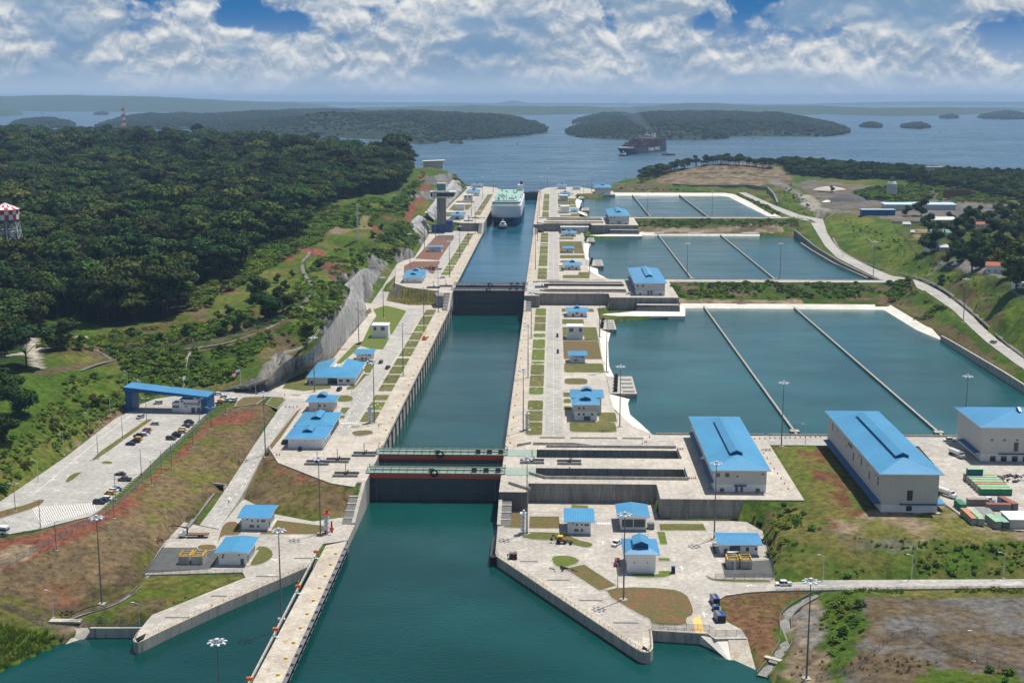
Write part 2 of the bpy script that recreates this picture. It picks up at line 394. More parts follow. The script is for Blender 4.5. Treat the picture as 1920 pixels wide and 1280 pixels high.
def rcells(k):
    a = [(27.5,-12,41.8,66),(41.8,-12,104,-3),(41.8,10,104,26),(41.8,39,104,66),(104,-31,147 if k == 0 else 142,66),(91,-31,104,-12),(27.5,-24,39,-12)]
    return [(x0, y0+LV[k][0], x1, y1+LV[k][0]) for x0, y0, x1, y1 in a]
def rmain(k):
    dy, z = LV[k]
    if k == 2: return [(27.5,980),(79,980),(79,1300),(84,1350),(104,1345),(104,1332),(138,1332),(138,1400),(110,1440),(90,1490),(60,1495),(38,1470),(27.5,1405)]
    return [(27.5,66+dy),(96,66+dy),(88,80+dy),(80,112+dy),(79,150+dy),(79,300+dy),(82,340+dy),(82,433+dy),(27.5,433+dy)]
EROAD = X3([(1384,361,29.6),(1443,389,29.5),(1490,409,29.3),(1519,415,28.5),(1532,437,26),(1547,461,23.5),(1569,483,21.5),(1612,505,20.7),(1650,524,20.6),(1700,531,20.2),(1740,549,19.2),(1788,582,18.2),(1820,614,17.6),(1850,641,17),(1905,682,16.2),(2000,745,15.3),(2000,722,15.3),(1925,676,16.2),(1872,638,17),(1840,610,17.6),(1808,576,18.2),(1757,541,19.2),(1718,524,20.2),(1672,517,20.7),(1633,501,21),(1587,476,22),(1563,455,23.5),(1551,437,26),(1543,411,28.5),(1500,403,29.3),(1450,384,29.5),(1398,361,29.6)])
RR = X3([(1446,1107,3.55),(1500,1106,3.9),(1920,1101,6),(2060,1100,6.6),(2060,1083,6.6),(1920,1085,6),(1551,1087,4.1),(1455,1093,3.55)])
YARD = PL([(1712,824),(2100,838),(2100,1010),(1870,990),(1800,964),(1763,938),(1752,870)], 11.5)
R1road = [(147,50),(147,66.5),(290,66.5),(290,50)]
R2road = [(142,509),(142,523.5),(318,524),(330,512),(305,511)]
R3road = [(138,966),(138,980.5),(330,984),(338,972)]
BA = [(88,68),(303,68),(303,320),(304,448),(145,452),(145,398),(112,393),(90,382),(90,340),(84,300),(82.5,200),(92,192),(92,150),(86,112),(98,72)]
BB = [(88,525),(312,525),(304,620),(303,728),(310,880),(144,888),(144,858),(112,850),(90,845),(88,800),(84,757),(82.5,657),(90,650),(90,607),(86,569),(98,529)]
BC = [(88,982),(307,984),(309,1344),(300,1368),(138,1366),(108,1300),(90,1300),(84,1214),(82.5,1114),(90,1060),(86,1026),(98,986)]
SEA = PL([(575,1063),(400,1138),(300,1184),(268,1200),(256,1203),(250,1199),(257,1185),(285,1160),(170,1178),(165,1188),(125,1200),(70,1226),(0,1256),(-60,1280),(-200,1420),(1460,1420),(1436,1272),(1418,1262),(1371,1234),(1320,1200),(1224,1184),(1224,1212),(1210,1222),(1195,1217),(932,1043),(929,1035)], 1.5)+[(27.5,-20),(27.5,2),(-27.5,2),(-27.5,-60)]
for q, z in ((APR_R,3.5),(APR_L,3.5),(PARK,0),(T1L,11.5),(T2L,20.5),(T3L,29.5),(ROADU,0),(EROAD,0),(RR,0),(YARD,11.5),(R1road,11.5),(R2road,20.5),(R3road,29.5)): reg(q, z)
reg(ROADL, 0, 1.1, 3.2)
for k in range(3):
    for r in rcells(k): reg([(r[0],r[1]),(r[2],r[1]),(r[2],r[3]),(r[0],r[3])], LV[k][1])
    reg(rmain(k), LV[k][1])
for q, z in ((BA,9),(BB,18),(BC,27),(SEA,0)): reg(q, z, 4., 1.5, True)
reg([(-27.5,0),(27.5,0),(27.5,1420),(-27.5,1420)], 1.5, 8, 2.6, True)
for k, (dy, z) in enumerate(LV):
    zb = z-9 if k else 3.5
    reg([(38,dy-31),(91,dy-31),(91,dy-12),(38,dy-12)], zb, .5, .5); reg([(38,dy-11),(106,dy-11),(106,dy+45),(38,dy+45)], z, 12, .5)
    reg([(80.2,dy+68),(101,dy+68),(95,dy+120),(95,dy+382),(80.2,dy+382)], z-2.5, 4, .1, True)
    if k: reg([(86,dy-52.5),(96,dy-61),(112,dy-66),(143,dy-62),(148,dy-8),(143,dy-30),(91,dy-31)], z-9, .6, 1.)
reg(X3([(1312,1190,2.9),(1341,1196,3.2),(1365,1196,3.3),(1401,1195,3.3),(1420,1266,-.6),(1372,1244,-.6),(1340,1222,-.6)]), 0, .9, .8)
CANAL = X3([(1405,1268,.2),(1425,1262,.4),(1448,1235,.8),(1465,1210,1.2),(1475,1203,1.3),(1466,1190,1.5),(1464,1165,1.8),(1475,1148,2),(1500,1128,2.3),(1530,1113,2.6),(1536,1119,2.6),(1512,1134,2.3),(1485,1152,2),(1477,1165,1.8),(1480,1190,1.5),(1485,1207,1.3),(1476,1217,1.2),(1462,1240,.8),(1440,1268,.4),(1425,1285,.2)])
reg(CANAL, 0, .1, 1.)
# ------------------------------------------------------------------ terrain height field
def axis(a, fine, b, hi, step, g):
    v = list(np.arange(a, b+1e-6, step)); s = step
    left = []; x = a
    while x > fine: s *= g; x -= s; left.append(x)
    s = step; x = b; right = []
    while x < hi: s *= g; x += s; right.append(x)
    return np.array(left[::-1]+v+right)
xs = axis(-300, -3600, 330, 2600, 2.6, 1.045)
ys0 = axis(-260, -760, 560, 561, 2.6, 1.12)
ys0 = ys0[ys0 <= 560.1]; y = 560.; s_ = 2.6; t_ = []
while y < 3500: s_ = min(s_*1.012, 5.) if y < 1500 else s_*1.05; y += s_; t_.append(y)
ys = np.concatenate([ys0, np.array(t_)])
NX, NY = len(xs), len(ys)
GX, GY = np.meshgrid(xs, ys)
CP = []
def cpx(z, *pts): CP.extend([(*P(a, b, z), z) for a, b in pts])
def cpz(*pts): CP.extend([(*P(a, b, z), z) for a, b, z in pts])
def cw(*pts): CP.extend(pts)
# foreground left bank and red strip
cpz((0,1262,0),(70,1230,.1),(125,1204,.2),(165,1190,.6),(0,1170,5),(60,1182,3.6),(95,1180,2.8),(-80,1160,6),
    (0,1118,5),(100,1160,3.2),(170,1168,3),(205,1140,3.3),(300,1060,3.8),(352,995,4),(395,940,5.2),(412,905,6.8),(470,825,9.8),(515,768,11.6),
    (-60,1100,11),(0,1066,11.6),(90,1022,12),(200,970,12),(300,893,12),(360,840,12),(430,790,12),(490,765,12),(-60,1030,12.3),
    (0,1092,10.5),(120,1052,9.5),(230,985,10),(330,905,10.6),(400,845,11),(455,800,11.4),
    (220,1150,3.2),(300,1120,3.3),(440,1080,3.4),(340,1178,3.2),(175,1188,1.2),(240,1182,3))
cpz((432,760,11.9),(470,756,11.7),(520,754,11.3),(547,745,11.2),(500,738,11.3),(560,740,11.2),(450,768,11.9),(510,772,11.2))
# slope between the first terrace and the left apron
cpz((500,845,11.2),(519,871,11.2),(617,909,11.2),(655,914,11),(462,930,5.8),(513,960,3.7),(587,974,3.7),(650,966,3.7),(480,880,8.4),(560,930,7.6),(620,940,7))
# hillside behind the car park
cpz((0,930,13.2),(125,845,13.2),(215,775,13.2),(-80,960,13.5),(0,820,24),(-100,830,26),(60,780,23),(130,760,19),(0,720,31),(-150,740,32),(90,690,29),(180,700,23),(235,735,16.5),
    (200,655,27),(150,650,30),(300,735,13.5),(350,732,13.5),(430,727,13.5),(350,648,27),(440,660,23.5),(250,645,29),(480,640,27),(520,612,32),(560,580,35.5),(620,520,38),(600,470,41),
    (440,716,16),(497,706,20),(526,680,24),(548,664,26),(590,655,26.5),(600,635,30),(622,606,32),(642,580,33),(644,535,34),(680,500,35))
# natural ground along the cliff foot
cpz((530,728,11.6),(578,688,11.6),(628,655,11.6),(688,590,11.6),(683,565,11.6),(700,548,13),(719,514,17.5),(735,497,20))
# hills towards the upper terraces (left)
cpz((690,470,39),(720,488,22),(735,460,34),(700,430,43),(640,430,43),(760,468,23),(768,440,32),(788,455,22),(765,412,40),(806,436,22),(808,400,34),(740,400,48),(640,385,50),(583,410,48),(560,440,43))
cw((-86,980,30),(-100,980,44),(-86,1180,31),(-101,1180,52),(-85,1400,31),(-104,1400,58),(-130,1400,64),(-150,1200,58),(-140,1000,50),(-88,1500,29),(-80,1520,20),(0,1510,14),(-60,1540,16),(100,1520,20),(0,1750,6),(0,2100,5),(-100,1900,8),(100,2300,5),(-150,2200,8),(0,2700,5),(150,1850,12),(-300,2700,5),(250,2250,5),(-112,1530,32),(-140,1590,22),(-135,1490,55),
   (-180,1500,58),(-250,1400,62),(-300,1000,54),(-320,700,42),(-420,500,36),(-420,900,50),(-700,1200,58),(-500,1700,64),(-250,1650,45),(-230,1800,22),(-400,2100,50),(-400,2350,22),
   (-900,2000,62),(-800,2500,58),(-800,2750,20),(-1300,2500,62),(-1300,2900,55),(-1300,3150,20),(-2200,3000,50),(-2200,3300,20),(-3700,3300,22),(-3700,3000,40),(-3700,1000,50),(-3700,-760,30),
   (-600,-760,14),(-600,0,34),(-500,250,36),(-260,-300,10),(-180,-260,4),(-1500,600,45),(-3700,3600,5),(-1000,3600,5),(0,3600,5),(-150,1700,18),(-60,1650,12),(0,1600,8),(0,1450,10),(2700,3600,5),(2700,2500,8))
# between apron, halls and the right road
cpz((1340,987,3.6),(1400,985,4),(1432,998,3.9),(1452,1080,3.8),(1460,1088,4),(1600,1085,4.6),(1760,1083,5.4),(1920,1082,6.2),(2060,1080,6.8),
    (1380,950,8.5),(1440,942,11.2),(1512,942,11.4),(1540,975,11.8),(1562,1000,11.6),(1700,1010,11.4),(1850,1016,11.3),(2100,1020,11.3),(1470,985,9.5),(1530,1040,8.2),(1650,1050,7.6),(1850,1052,7.8),(2050,1050,8),
    (1458,836,11.6),(1470,870,12),(1560,850,12.3),(1530,900,12.3),(1640,970,11.8),(1750,930,11.5),(1545,825,11.6),(1700,822,11.6))
# near right waste ground
cpz((1470,1109,3.6),(1700,1106,5),(1920,1104,6.2),(2060,1104,6.8),(1365,1120,3.4),(1375,1160,3.4),(1400,1180,3.3),(1425,1250,2.6),(1410,1200,3.1),(1450,1210,2.8),(1455,1180,3),(1470,1140,3.3),(1520,1112,3.6),
    (1420,1268,1.8),(1440,1290,1.5),(1500,1220,3.2),(1540,1140,4.6),(1600,1120,7),(1560,1200,5.6),(1620,1180,8),(1700,1150,8.5),(1920,1140,8.6),(2060,1200,9),(1640,1240,7.6),(1560,1270,4.2),(1700,1290,8),(1920,1290,9.4),(1490,1290,2.6),(1400,1400,1),(2000,1500,9),(1500,1400,3))
cw((700,-260,12),(700,-760,10),(2700,-760,12))
# basins and the banks between them
cw((92,66,11.4),(303,60,11.6),(306,200,12),(306,320,12),(312,440,12.2),(308,453,11.7),(240,455,11.6),(150,455,11.6),(150,475,14),(240,475,14.4),(310,475,15.5),(150,500,19.4),(240,500,19.4),(310,502,19.6),(320,470,16.8),
   (326,330,15.5),(322,200,14.5),(318,100,14),(145,440,11.4),(112,400,11.6),(96,395,11.5),
   (314,540,20.6),(308,640,20.8),(306,740,21),(314,880,21),(310,892,21.5),(240,892,21),(150,892,21),(150,915,25),(240,915,25.5),(310,918,26),(150,955,28.6),(240,955,28.6),(310,960,28.8),(330,900,25),
   (312,1000,29.6),(316,1200,29.8),(318,1340,29.8),(312,1372,29.8),(240,1374,29.8),(150,1374,29.8),(150,1395,30),(110,1450,29),(95,1500,28))
# east slope, village shelf, quarry
cpx(38.5, (1531,392),(1578,397),(1631,407),(1672,422),(1700,450),(1751,494),(1846,517),(1884,545),(1920,565))
cpx(40, (1720,430),(1760,470),(1850,495),(1920,535),(1800,400),(1920,430),(1920,400),(1700,395),(1600,385),(1540,375))
cpz((1484,344,38),(1505,352,38),(2100,640,38),(2300,500,40),(1470,362,33),(1468,390,31),(1520,401,30.5),(1560,415,29),(1565,440,26.5),(1580,462,24.5),(1600,480,23),(1640,497,22),(1680,511,21.6),(1725,519,21.2),(1765,537,20.4),(1815,570,19.2),(1848,605,18.4),(1885,640,17.8),(1930,672,17),(2010,718,16),
    (1700,480,32),(1760,520,27),(1850,560,29),(1920,610,28),(1640,440,32),(1600,425,33))
cpz((1300,346,37.5),(1420,345,38.5),(1480,350,38.5),(1260,345,35),(1240,340,32),(1200,345,29),(1160,350,28),(1235,330,34),(1290,333,38),(1420,334,41),(1460,338,42),(1250,320,40),(1300,315,46),(1420,313,52),(1470,325,46),(1350,305,52),(1500,335,43),(1600,335,43),(1750,340,43),(1900,372,42),(2100,420,42))
cw((230,1850,27),(120,1640,23),(200,1800,26),(300,2050,20),(450,1900,46),(480,2150,18),(800,1900,20),(700,1500,43),(900,1700,30),(1000,1500,22),(900,1250,42),(1200,1300,22),(1500,900,40),(1800,1000,20),(2700,900,20),(1300,500,42),(2700,0,30),(130,1500,27),(60,1540,16),(60,1510,20))
CPa = np.array(CP)
def tin(pts, QX, QY, default=0.):
    v2 = [Vector((p[0], p[1])) for p in pts]
    res = delaunay_2d_cdt(v2, [], [], 0, 1e-5)
    vo, fo, src = res[0], res[2], res[3]
    zz = [pts[s[0]][2] if s else 0 for s in src]
    Hh = np.full(QX.shape, default, float)
    for f in fo:
        a, b, c = [vo[i] for i in f]; za, zb, zc = [zz[i] for i in f]
        x0, x1 = min(a.x,b.x,c.x), max(a.x,b.x,c.x); y0, y1 = min(a.y,b.y,c.y), max(a.y,b.y,c.y)
        i0, i1 = np.searchsorted(xs, [x0, x1]); j0, j1 = np.searchsorted(ys, [y0, y1])
        i1 += 1; j1 += 1
        qx = QX[j0:j1, i0:i1]; qy = QY[j0:j1, i0:i1]
        if qx.size == 0: continue
        d = (b.y-c.y)*(a.x-c.x)+(c.x-b.x)*(a.y-c.y)
        if abs(d) < 1e-9: continue
        l1 = ((b.y-c.y)*(qx-c.x)+(c.x-b.x)*(qy-c.y))/d; l2 = ((c.y-a.y)*(qx-c.x)+(a.x-c.x)*(qy-c.y))/d; l3 = 1-l1-l2
        ok = (l1 > -1e-6) & (l2 > -1e-6) & (l3 > -1e-6)
        sub = Hh[j0:j1, i0:i1]; sub[ok] = (l1*za+l2*zb+l3*zc)[ok]
    return Hh
def vnoise(x, y, seed):
    g = np.random.default_rng(seed).random((256, 256))
    xi = np.floor(x).astype(int); yi = np.floor(y).astype(int); fx = x-xi; fy = y-yi
    fx = fx*fx*(3-2*fx); fy = fy*fy*(3-2*fy)
    a = g[yi & 255, xi & 255]; b = g[yi & 255, (xi+1) & 255]; c = g[(yi+1) & 255, xi & 255]; d = g[(yi+1) & 255, (xi+1) & 255]
    return (a*(1-fx)+b*fx)*(1-fy)+(c*(1-fx)+d*fx)*fy
def fbm(x, y, sc, o=4, seed=1, g=.5):
    s = 0; a = 1; t = 0
    for i in range(o): s = s+a*vnoise(x/sc+17.3*i, y/sc+9.1*i, seed+i); t += a; a *= g; sc /= 2.03
    return s/t
H = tin(CP, GX, GY)
for _ in range(3):
    K = H.copy(); K[1:-1, 1:-1] = (H[1:-1,1:-1]*2+H[:-2,1:-1]+H[2:,1:-1]+H[1:-1,:-2]+H[1:-1,2:])/6; H = K
far = np.clip((np.hypot(GX-CX, GY-CY)-700)/1500, 0, 1)
H += (fbm(GX, GY, 90, 3, 15)-.5)*np.clip((-GX-190)/120, 0, 1)*np.clip((GY-380)/250, 0, 1)*15; H -= np.clip((GY-1300)/900, 0, 1)*np.clip((-GX-190)/120, 0, 1)*6; H += (fbm(GX, GY, 26, 4, 5)-.5)*(1.1+far*6) + (fbm(GX, GY, 6, 3, 11)-.5)*.7
def inpoly(poly, QX, QY):
    ins = np.zeros(QX.shape, bool); n = len(poly)
    for i in range(n):
        x0, y0 = poly[i][:2]; x1, y1 = poly[(i+1)%n][:2]
        if y0 == y1: continue
        c = (y0 > QY) != (y1 > QY)
        ins ^= c & (QX < (x1-x0)*(QY-y0)/(y1-y0)+x0)
    return ins
OCC = np.zeros(H.shape, bool); HZ = np.full(H.shape, 1e9)
for poly, below, ex, hole in OV:
    px_ = [p[0] for p in poly]; py_ = [p[1] for p in poly]
    i0, i1 = np.searchsorted(xs, [min(px_)-ex-1, max(px_)+ex+1]); j0, j1 = np.searchsorted(ys, [min(py_)-ex-1, max(py_)+ex+1])
    qx = GX[j0:j1, i0:i1]; qy = GY[j0:j1, i0:i1]
    if qx.size == 0: continue
    ins = inpoly(poly, qx, qy)
    best = np.full(qx.shape, 1e9); zz = np.zeros(qx.shape); n = len(poly)
    for i in range(n):
        x0, y0, z0 = poly[i]; x1, y1, z1 = poly[(i+1)%n]
        dx, dy = x1-x0, y1-y0; L = dx*dx+dy*dy
        if L < 1e-9: continue
        t = np.clip(((qx-x0)*dx+(qy-y0)*dy)/L, 0, 1)
        d = np.hypot(qx-x0-t*dx, qy-y0-t*dy); m = d < best
        best[m] = d[m]; zz[m] = (z0+t*(z1-z0))[m]
    app = ins | (best < ex)
    z = np.where(app, zz-below, 1e9)
    HZ[j0:j1, i0:i1] = np.minimum(HZ[j0:j1, i0:i1], z)
    OCC[j0:j1, i0:i1] |= ins | (best < .8)
H = np.where(HZ < 1e8, HZ, H)
def hgt(x, y):
    i = min(max(np.searchsorted(xs, x)-1, 0), NX-2); j = min(max(np.searchsorted(ys, y)-1, 0), NY-2)
    u = min(max((x-xs[i])/(xs[i+1]-xs[i]), 0), 1); v = min(max((y-ys[j])/(ys[j+1]-ys[j]), 0), 1)
    return float((H[j,i]*(1-u)+H[j,i+1]*u)*(1-v)+(H[j+1,i]*(1-u)+H[j+1,i+1]*u)*v)
def hgtv(x, y, A=None):
    A = H if A is None else A
    i = np.clip(np.searchsorted(xs, x)-1, 0, NX-2); j = np.clip(np.searchsorted(ys, y)-1, 0, NY-2)
    u = np.clip((x-xs[i])/(xs[i+1]-xs[i]), 0, 1); v = np.clip((y-ys[j])/(ys[j+1]-ys[j]), 0, 1)
    return (A[j,i]*(1-u)+A[j,i+1]*u)*(1-v)+(A[j+1,i]*(1-u)+A[j+1,i+1]*u)*v
TT = np.concatenate([np.arange(300, 1200, 1.5), np.arange(1200, 4200, 5)])
def G(px, py):
    d = ray(px, py); h = math.hypot(d[0], d[1]); t = TT/h
    X_ = CX+d[0]*t; Y_ = CY+d[1]*t; Z_ = CH+d[2]*t
    hit = np.nonzero(Z_ < hgtv(X_, Y_))[0]
    k = hit[0] if len(hit) else len(TT)-1
    k = max(k, 1); a = Z_[k-1]-hgt(X_[k-1], Y_[k-1]); b = Z_[k]-hgt(X_[k], Y_[k])
    f = a/(a-b) if a > 0 and b < 0 else 1.
    return (X_[k-1]+f*(X_[k]-X_[k-1]), Y_[k-1]+f*(Y_[k]-Y_[k-1]))
def G3(px, py):
    x, y = G(px, py); return (x, y, hgt(x, y))
def GL(pts): return [G(*p) for p in pts]
# ground colours (what grows or lies there)
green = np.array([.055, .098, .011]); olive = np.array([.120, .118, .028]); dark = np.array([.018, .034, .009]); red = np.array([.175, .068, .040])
tan = np.array([.26, .20, .13]); grey = np.array([.19, .18, .165]); brown = np.array([.115, .085, .048]); dry = np.array([.150, .108, .055]); lime = np.array([.105, .142, .018]); pale = np.array([.36, .33, .27]); dgrey = np.array([.10, .10, .098])
n1 = fbm(GX, GY, 34, 5, 21, .6)[..., None]; n2 = fbm(GX, GY, 12, 4, 31, .6)[..., None]
def mixn(a, b, n, lo=.42, hi=.58): f = np.clip((n-lo)/(hi-lo), 0, 1); return a*(1-f)+b*f
CO = mixn(green[None, None], olive[None, None], n1, .48, .66)
JX = GX+(fbm(GX, GY, 9, 4, 41)-.5)*10; JY = GY+(fbm(GX, GY, 9, 4, 51)-.5)*10
def paint(poly, a, b=None, jit=1., lo=.4, hi=.6, f=1.):
    m = inpoly(poly, GX+(JX-GX)*jit, GY+(JY-GY)*jit)
    c = a[None, None] if b is None else mixn(a[None, None], b[None, None], n2, lo, hi)
    c = np.broadcast_to(c, CO.shape); CO[m] = (CO*(1-f)+c*f)[m]
bankL = GL([(-60,1025),(60,1000),(187,962),(300,880),(400,778),(440,757),(520,757),(480,835),(420,912),(380,965),(300,1062),(195,1140),(100,1160),(0,1118),(-80,1095)])
paint(bankL, dry*.95, brown*1.05, .6)
paint(GL([(-60,1022),(75,1000),(187,965),(300,885),(400,782),(450,772),(490,770),(440,800),(360,850),(270,925),(200,985),(120,1025),(60,1050),(-60,1100)]), red, red*1.25, .6, .5, .75); paint(GL([(395,790),(480,778),(470,795),(440,815),(360,860),(300,905),(280,900),(340,850)]), red*1.1, None, .5)
paint(GL([(-60,1048),(60,1020),(90,1030),(0,1075),(-60,1090)]), tan, brown, 1)
paint(GL([(20,1120),(110,1075),(190,1060),(150,1130),(90,1150)]), red, dry, 1.2, .4, .6, .7)
paint(GL([(0,1118),(100,1160),(205,1142),(300,1060),(380,965),(415,915),(405,905),(330,1000),(250,1050),(160,1130),(90,1140)]), brown*.8, olive*.7, .8)
paint(GL([(250,930),(400,800),(480,790),(420,880),(330,960),(280,990)]), olive, dry, .9)
paint(GL([(0,1125),(90,1162),(140,1168),(170,1190),(120,1200),(90,1175),(0,1140)]), tan*.8, brown, .3)
paint(GL([(180,1178),(320,1050),(460,1080),(340,1125),(250,1178)]), lime*.8, olive, .4, .35, .5)
paint(GL([(215,1180),(290,1155),(330,1125),(250,1120),(200,1160)]), brown, olive, .6)
paint(GL([(478,865),(503,843),(521,869),(619,909),(664,915),(656,966),(587,976),(513,963),(459,935)]), dry, olive*.85, .3, .35, .6)
paint(GL([(505,850),(521,870),(625,912),(620,922),(560,905),(515,885)]), red*1.1, dry, .5)
# hillside
paint(GL([(130,700),(240,700),(300,740),(240,765),(150,830),(60,890),(40,860),(120,790)]), green*.8, lime*.9, .6)
paint(GL([(0,900),(120,790),(190,790),(125,850),(0,935),(-60,965),(-60,900)]), lime*.9, olive, .8)
paint(GL([(190,780),(238,752),(262,760),(235,775),(150,832),(125,850),(180,800)]), red, tan*.7, .5)
paint(GL([(60,645),(200,620),(350,600),(480,590),(560,560),(560,600),(350,650),(180,668),(80,670)]), olive*.75, brown*1.1, 1, .5, .66)
paint(GL([(200,660),(350,645),(355,725),(300,730),(240,700)]), green, green*.6, 1)
paint(GL([(355,650),(500,620),(560,590),(520,640),(430,715),(350,725)]), green, green*.6, 1)
paint(GL([(450,710),(520,660),(560,640),(530,620),(480,640),(490,680)]), brown*1.1, olive, 1)
paint(GL([(520,560),(600,470),(690,470),(730,500),(680,500),(640,580),(600,640),(560,650)]), lime, green, 1, .45, .6)
paint(GL([(600,495),(650,490),(650,530),(620,525)]), brown, red*.8, .8)
paint(GL([(500,475),(550,470),(550,490),(505,492)]), red*1.1, None, .6)
paint(GL([(562,462),(610,470),(612,482),(585,480),(560,470)]), red*1.1, None, .5)
paint(GL([(353,540),(450,533),(440,548),(390,560),(385,590),(362,600)]), brown*1.1, red*.9, .6)
paint(GL([(365,605),(420,590),(485,576),(480,592),(400,618),(365,620)]), red*.9, brown, .5)
paint(GL([(600,420),(680,405),(710,410),(700,430),(640,440),(600,435)]), olive*1.2, tan*.8, 1)
paint(GL([(735,520),(742,534),(765,541),(838,545),(838,575),(766,575),(725,566)]), dry, olive*.8, .3, .4, .6)
paint(GL([(690,400),(735,385),(780,330),(800,330),(775,385),(740,430),(700,440)]), green*.8, red, .8, .55, .65)
# forest floor
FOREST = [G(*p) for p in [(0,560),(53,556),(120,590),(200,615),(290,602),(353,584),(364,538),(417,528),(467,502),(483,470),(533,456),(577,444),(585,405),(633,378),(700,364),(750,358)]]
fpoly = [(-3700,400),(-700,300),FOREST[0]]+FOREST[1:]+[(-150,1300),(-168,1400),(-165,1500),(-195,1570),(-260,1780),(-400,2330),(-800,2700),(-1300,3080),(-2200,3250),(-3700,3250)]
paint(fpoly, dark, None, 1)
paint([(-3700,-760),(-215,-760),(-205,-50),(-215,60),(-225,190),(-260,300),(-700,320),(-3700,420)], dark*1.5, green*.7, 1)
# right: slopes, banks, waste ground
paint(GL([(1340,980),(1440,942),(1512,942),(1560,1000),(1700,1012),(1920,1020),(2060,1020),(2060,1080),(1920,1082),(1600,1086),(1460,1090),(1440,1000)]), green*1.05, olive*.85, 1, .5, .66)
paint(GL([(1432,960),(1500,945),(1560,1000),(1620,1020),(1550,1040),(1470,1010),(1445,1085),(1432,1000)]), brown, olive, 1, .35, .6)
paint(GL([(1560,1000),(1700,1000),(1720,1025),(1600,1040)]), brown*1.2, grey*.7, 1, .4, .6, .6)
paint(GL([(1458,836),(1545,828),(1600,960),(1545,975),(1512,940)]), lime*.85, olive, 1)
paint(GL([(1500,845),(1540,840),(1600,950),(1640,985),(1560,1000),(1535,930)]), red*.8, olive, 1, .42, .6)
paint(GL([(1560,975),(1760,935),(1800,970),(1870,990),(2060,1000),(2060,1018),(1700,1012),(1565,998)]), tan*.85, olive, .8, .42, .58)
paint(GL([(1349,1123),(1380,1112),(1500,1108),(1470,1135),(1460,1170),(1455,1220),(1425,1262),(1400,1196),(1360,1162)]), np.array([.15,.082,.042]), olive*.9, .5, .45, .7)
paint(GL([(1480,1150),(1530,1125),(1570,1160),(1520,1230),(1480,1210)]), tan, grey, .8)
paint(GL([(1540,1115),(1610,1112),(1620,1180),(1560,1240),(1530,1180)]), lime*.8, green, 1)
paint(GL([(1480,1215),(1560,1235),(1560,1300),(1440,1300),(1450,1270)]), brown, tan*.7, 1)
paint(GL([(1610,1118),(2100,1108),(2100,1300),(1700,1260),(1620,1210)]), grey*.72, brown, 1, .45, .65)
paint(GL([(1620,1210),(1760,1240),(1800,1300),(1560,1300)]), brown, grey*.6, 1)
paint(GL([(1740,1250),(1900,1262),(1900,1300),(1700,1300)]), lime*.7, green, 1)
for k, (y0, y1) in enumerate(((455, 508), (890, 965))):
    paint([(140,y0),(325,y0),(330,y1),(140,y1)], green*.8, brown, 1.2, .54, .68)
    paint([(140,y0-3),(240,y0-3),(240,y0+(24 if k else 10)),(140,y0+(24 if k else 10))], tan, brown*1.1, .8, .45, .65)
paint([(235,888),(300,888),(305,925),(240,925)], tan, brown, .8)
paint(GL([(1290,530),(1600,530),(1600,535),(1290,536)]), green*.8, None, 1)
paint(GL([(1484,347),(1531,394),(1578,400),(1631,409),(1672,424),(1700,452),(1751,496),(1846,519),(1920,565),(2050,640),(2010,716),(1920,668),(1840,600),(1765,535),(1680,509),(1600,478),(1562,430),(1470,385),(1468,360)]), lime, green, 1.4, .42, .6)
paint(GL([(1480,390),(1600,400),(1640,415),(1620,425),(1560,415)]), olive*1.2, lime, 1)
paint(GL([(1770,510),(1846,520),(1870,600),(1850,630),(1800,570)]), brown*1.1, lime, 1.5, .45, .6)
paint(GL([(1700,560),(1660,545),(1640,560),(1760,660),(1900,740),(1900,700),(1800,620)]), olive*.9, brown, 1)
paint(GL([(1450,350),(1520,335),(1900,372),(1900,405),(1700,420),(1640,405),(1578,397),(1531,390),(1500,360)]), grey*.8, brown*1.2, 1, .45, .6)
paint(GL([(1600,362),(1650,352),(1740,350),(1750,375),(1690,380),(1620,375)]), green*.8, dgrey, 1)
paint(GL([(1470,345),(1500,350),(1540,372),(1520,382),(1480,360)]), lime*.8, green, 1)
paint(GL([(1710,385),(1900,385),(1900,400),(1720,402)]), dgrey, grey*.8, 1)
paint(GL([(1230,340),(1240,322),(1300,308),(1430,308),(1480,330),(1490,345),(1420,350),(1250,345)]), tan*.85, brown*1.1, .6, .45, .62)
paint(GL([(1120,352),(1230,342),(1260,352),(1262,362),(1150,366)]), brown*1.1, green, 1, .5, .6)
paint(GL([(1700,420),(1930,400),(1930,560),(1846,517),(1751,494),(1700,450)]), olive*.7, green*.7, 1)
paint(GL([(1720,430),(1745,430),(1750,460),(1712,450)]), olive*1.2, tan, 1)
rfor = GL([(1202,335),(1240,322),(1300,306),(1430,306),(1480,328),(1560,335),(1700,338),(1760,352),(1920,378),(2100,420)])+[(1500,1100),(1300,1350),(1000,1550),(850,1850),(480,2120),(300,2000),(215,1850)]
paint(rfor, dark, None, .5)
def pstrip(pts, w, c):
    q = [Vector(p) for p in GL(pts)]; L_ = []; R_ = []
    for i, p in enumerate(q):
        d = (q[min(i+1, len(q)-1)]-q[max(i-1, 0)]).normalized(); n_ = Vector((-d.y, d.x))*w/2; L_.append(p+n_); R_.append(p-n_)
    paint([(p.x, p.y) for p in L_+R_[::-1]], c, None, .12)
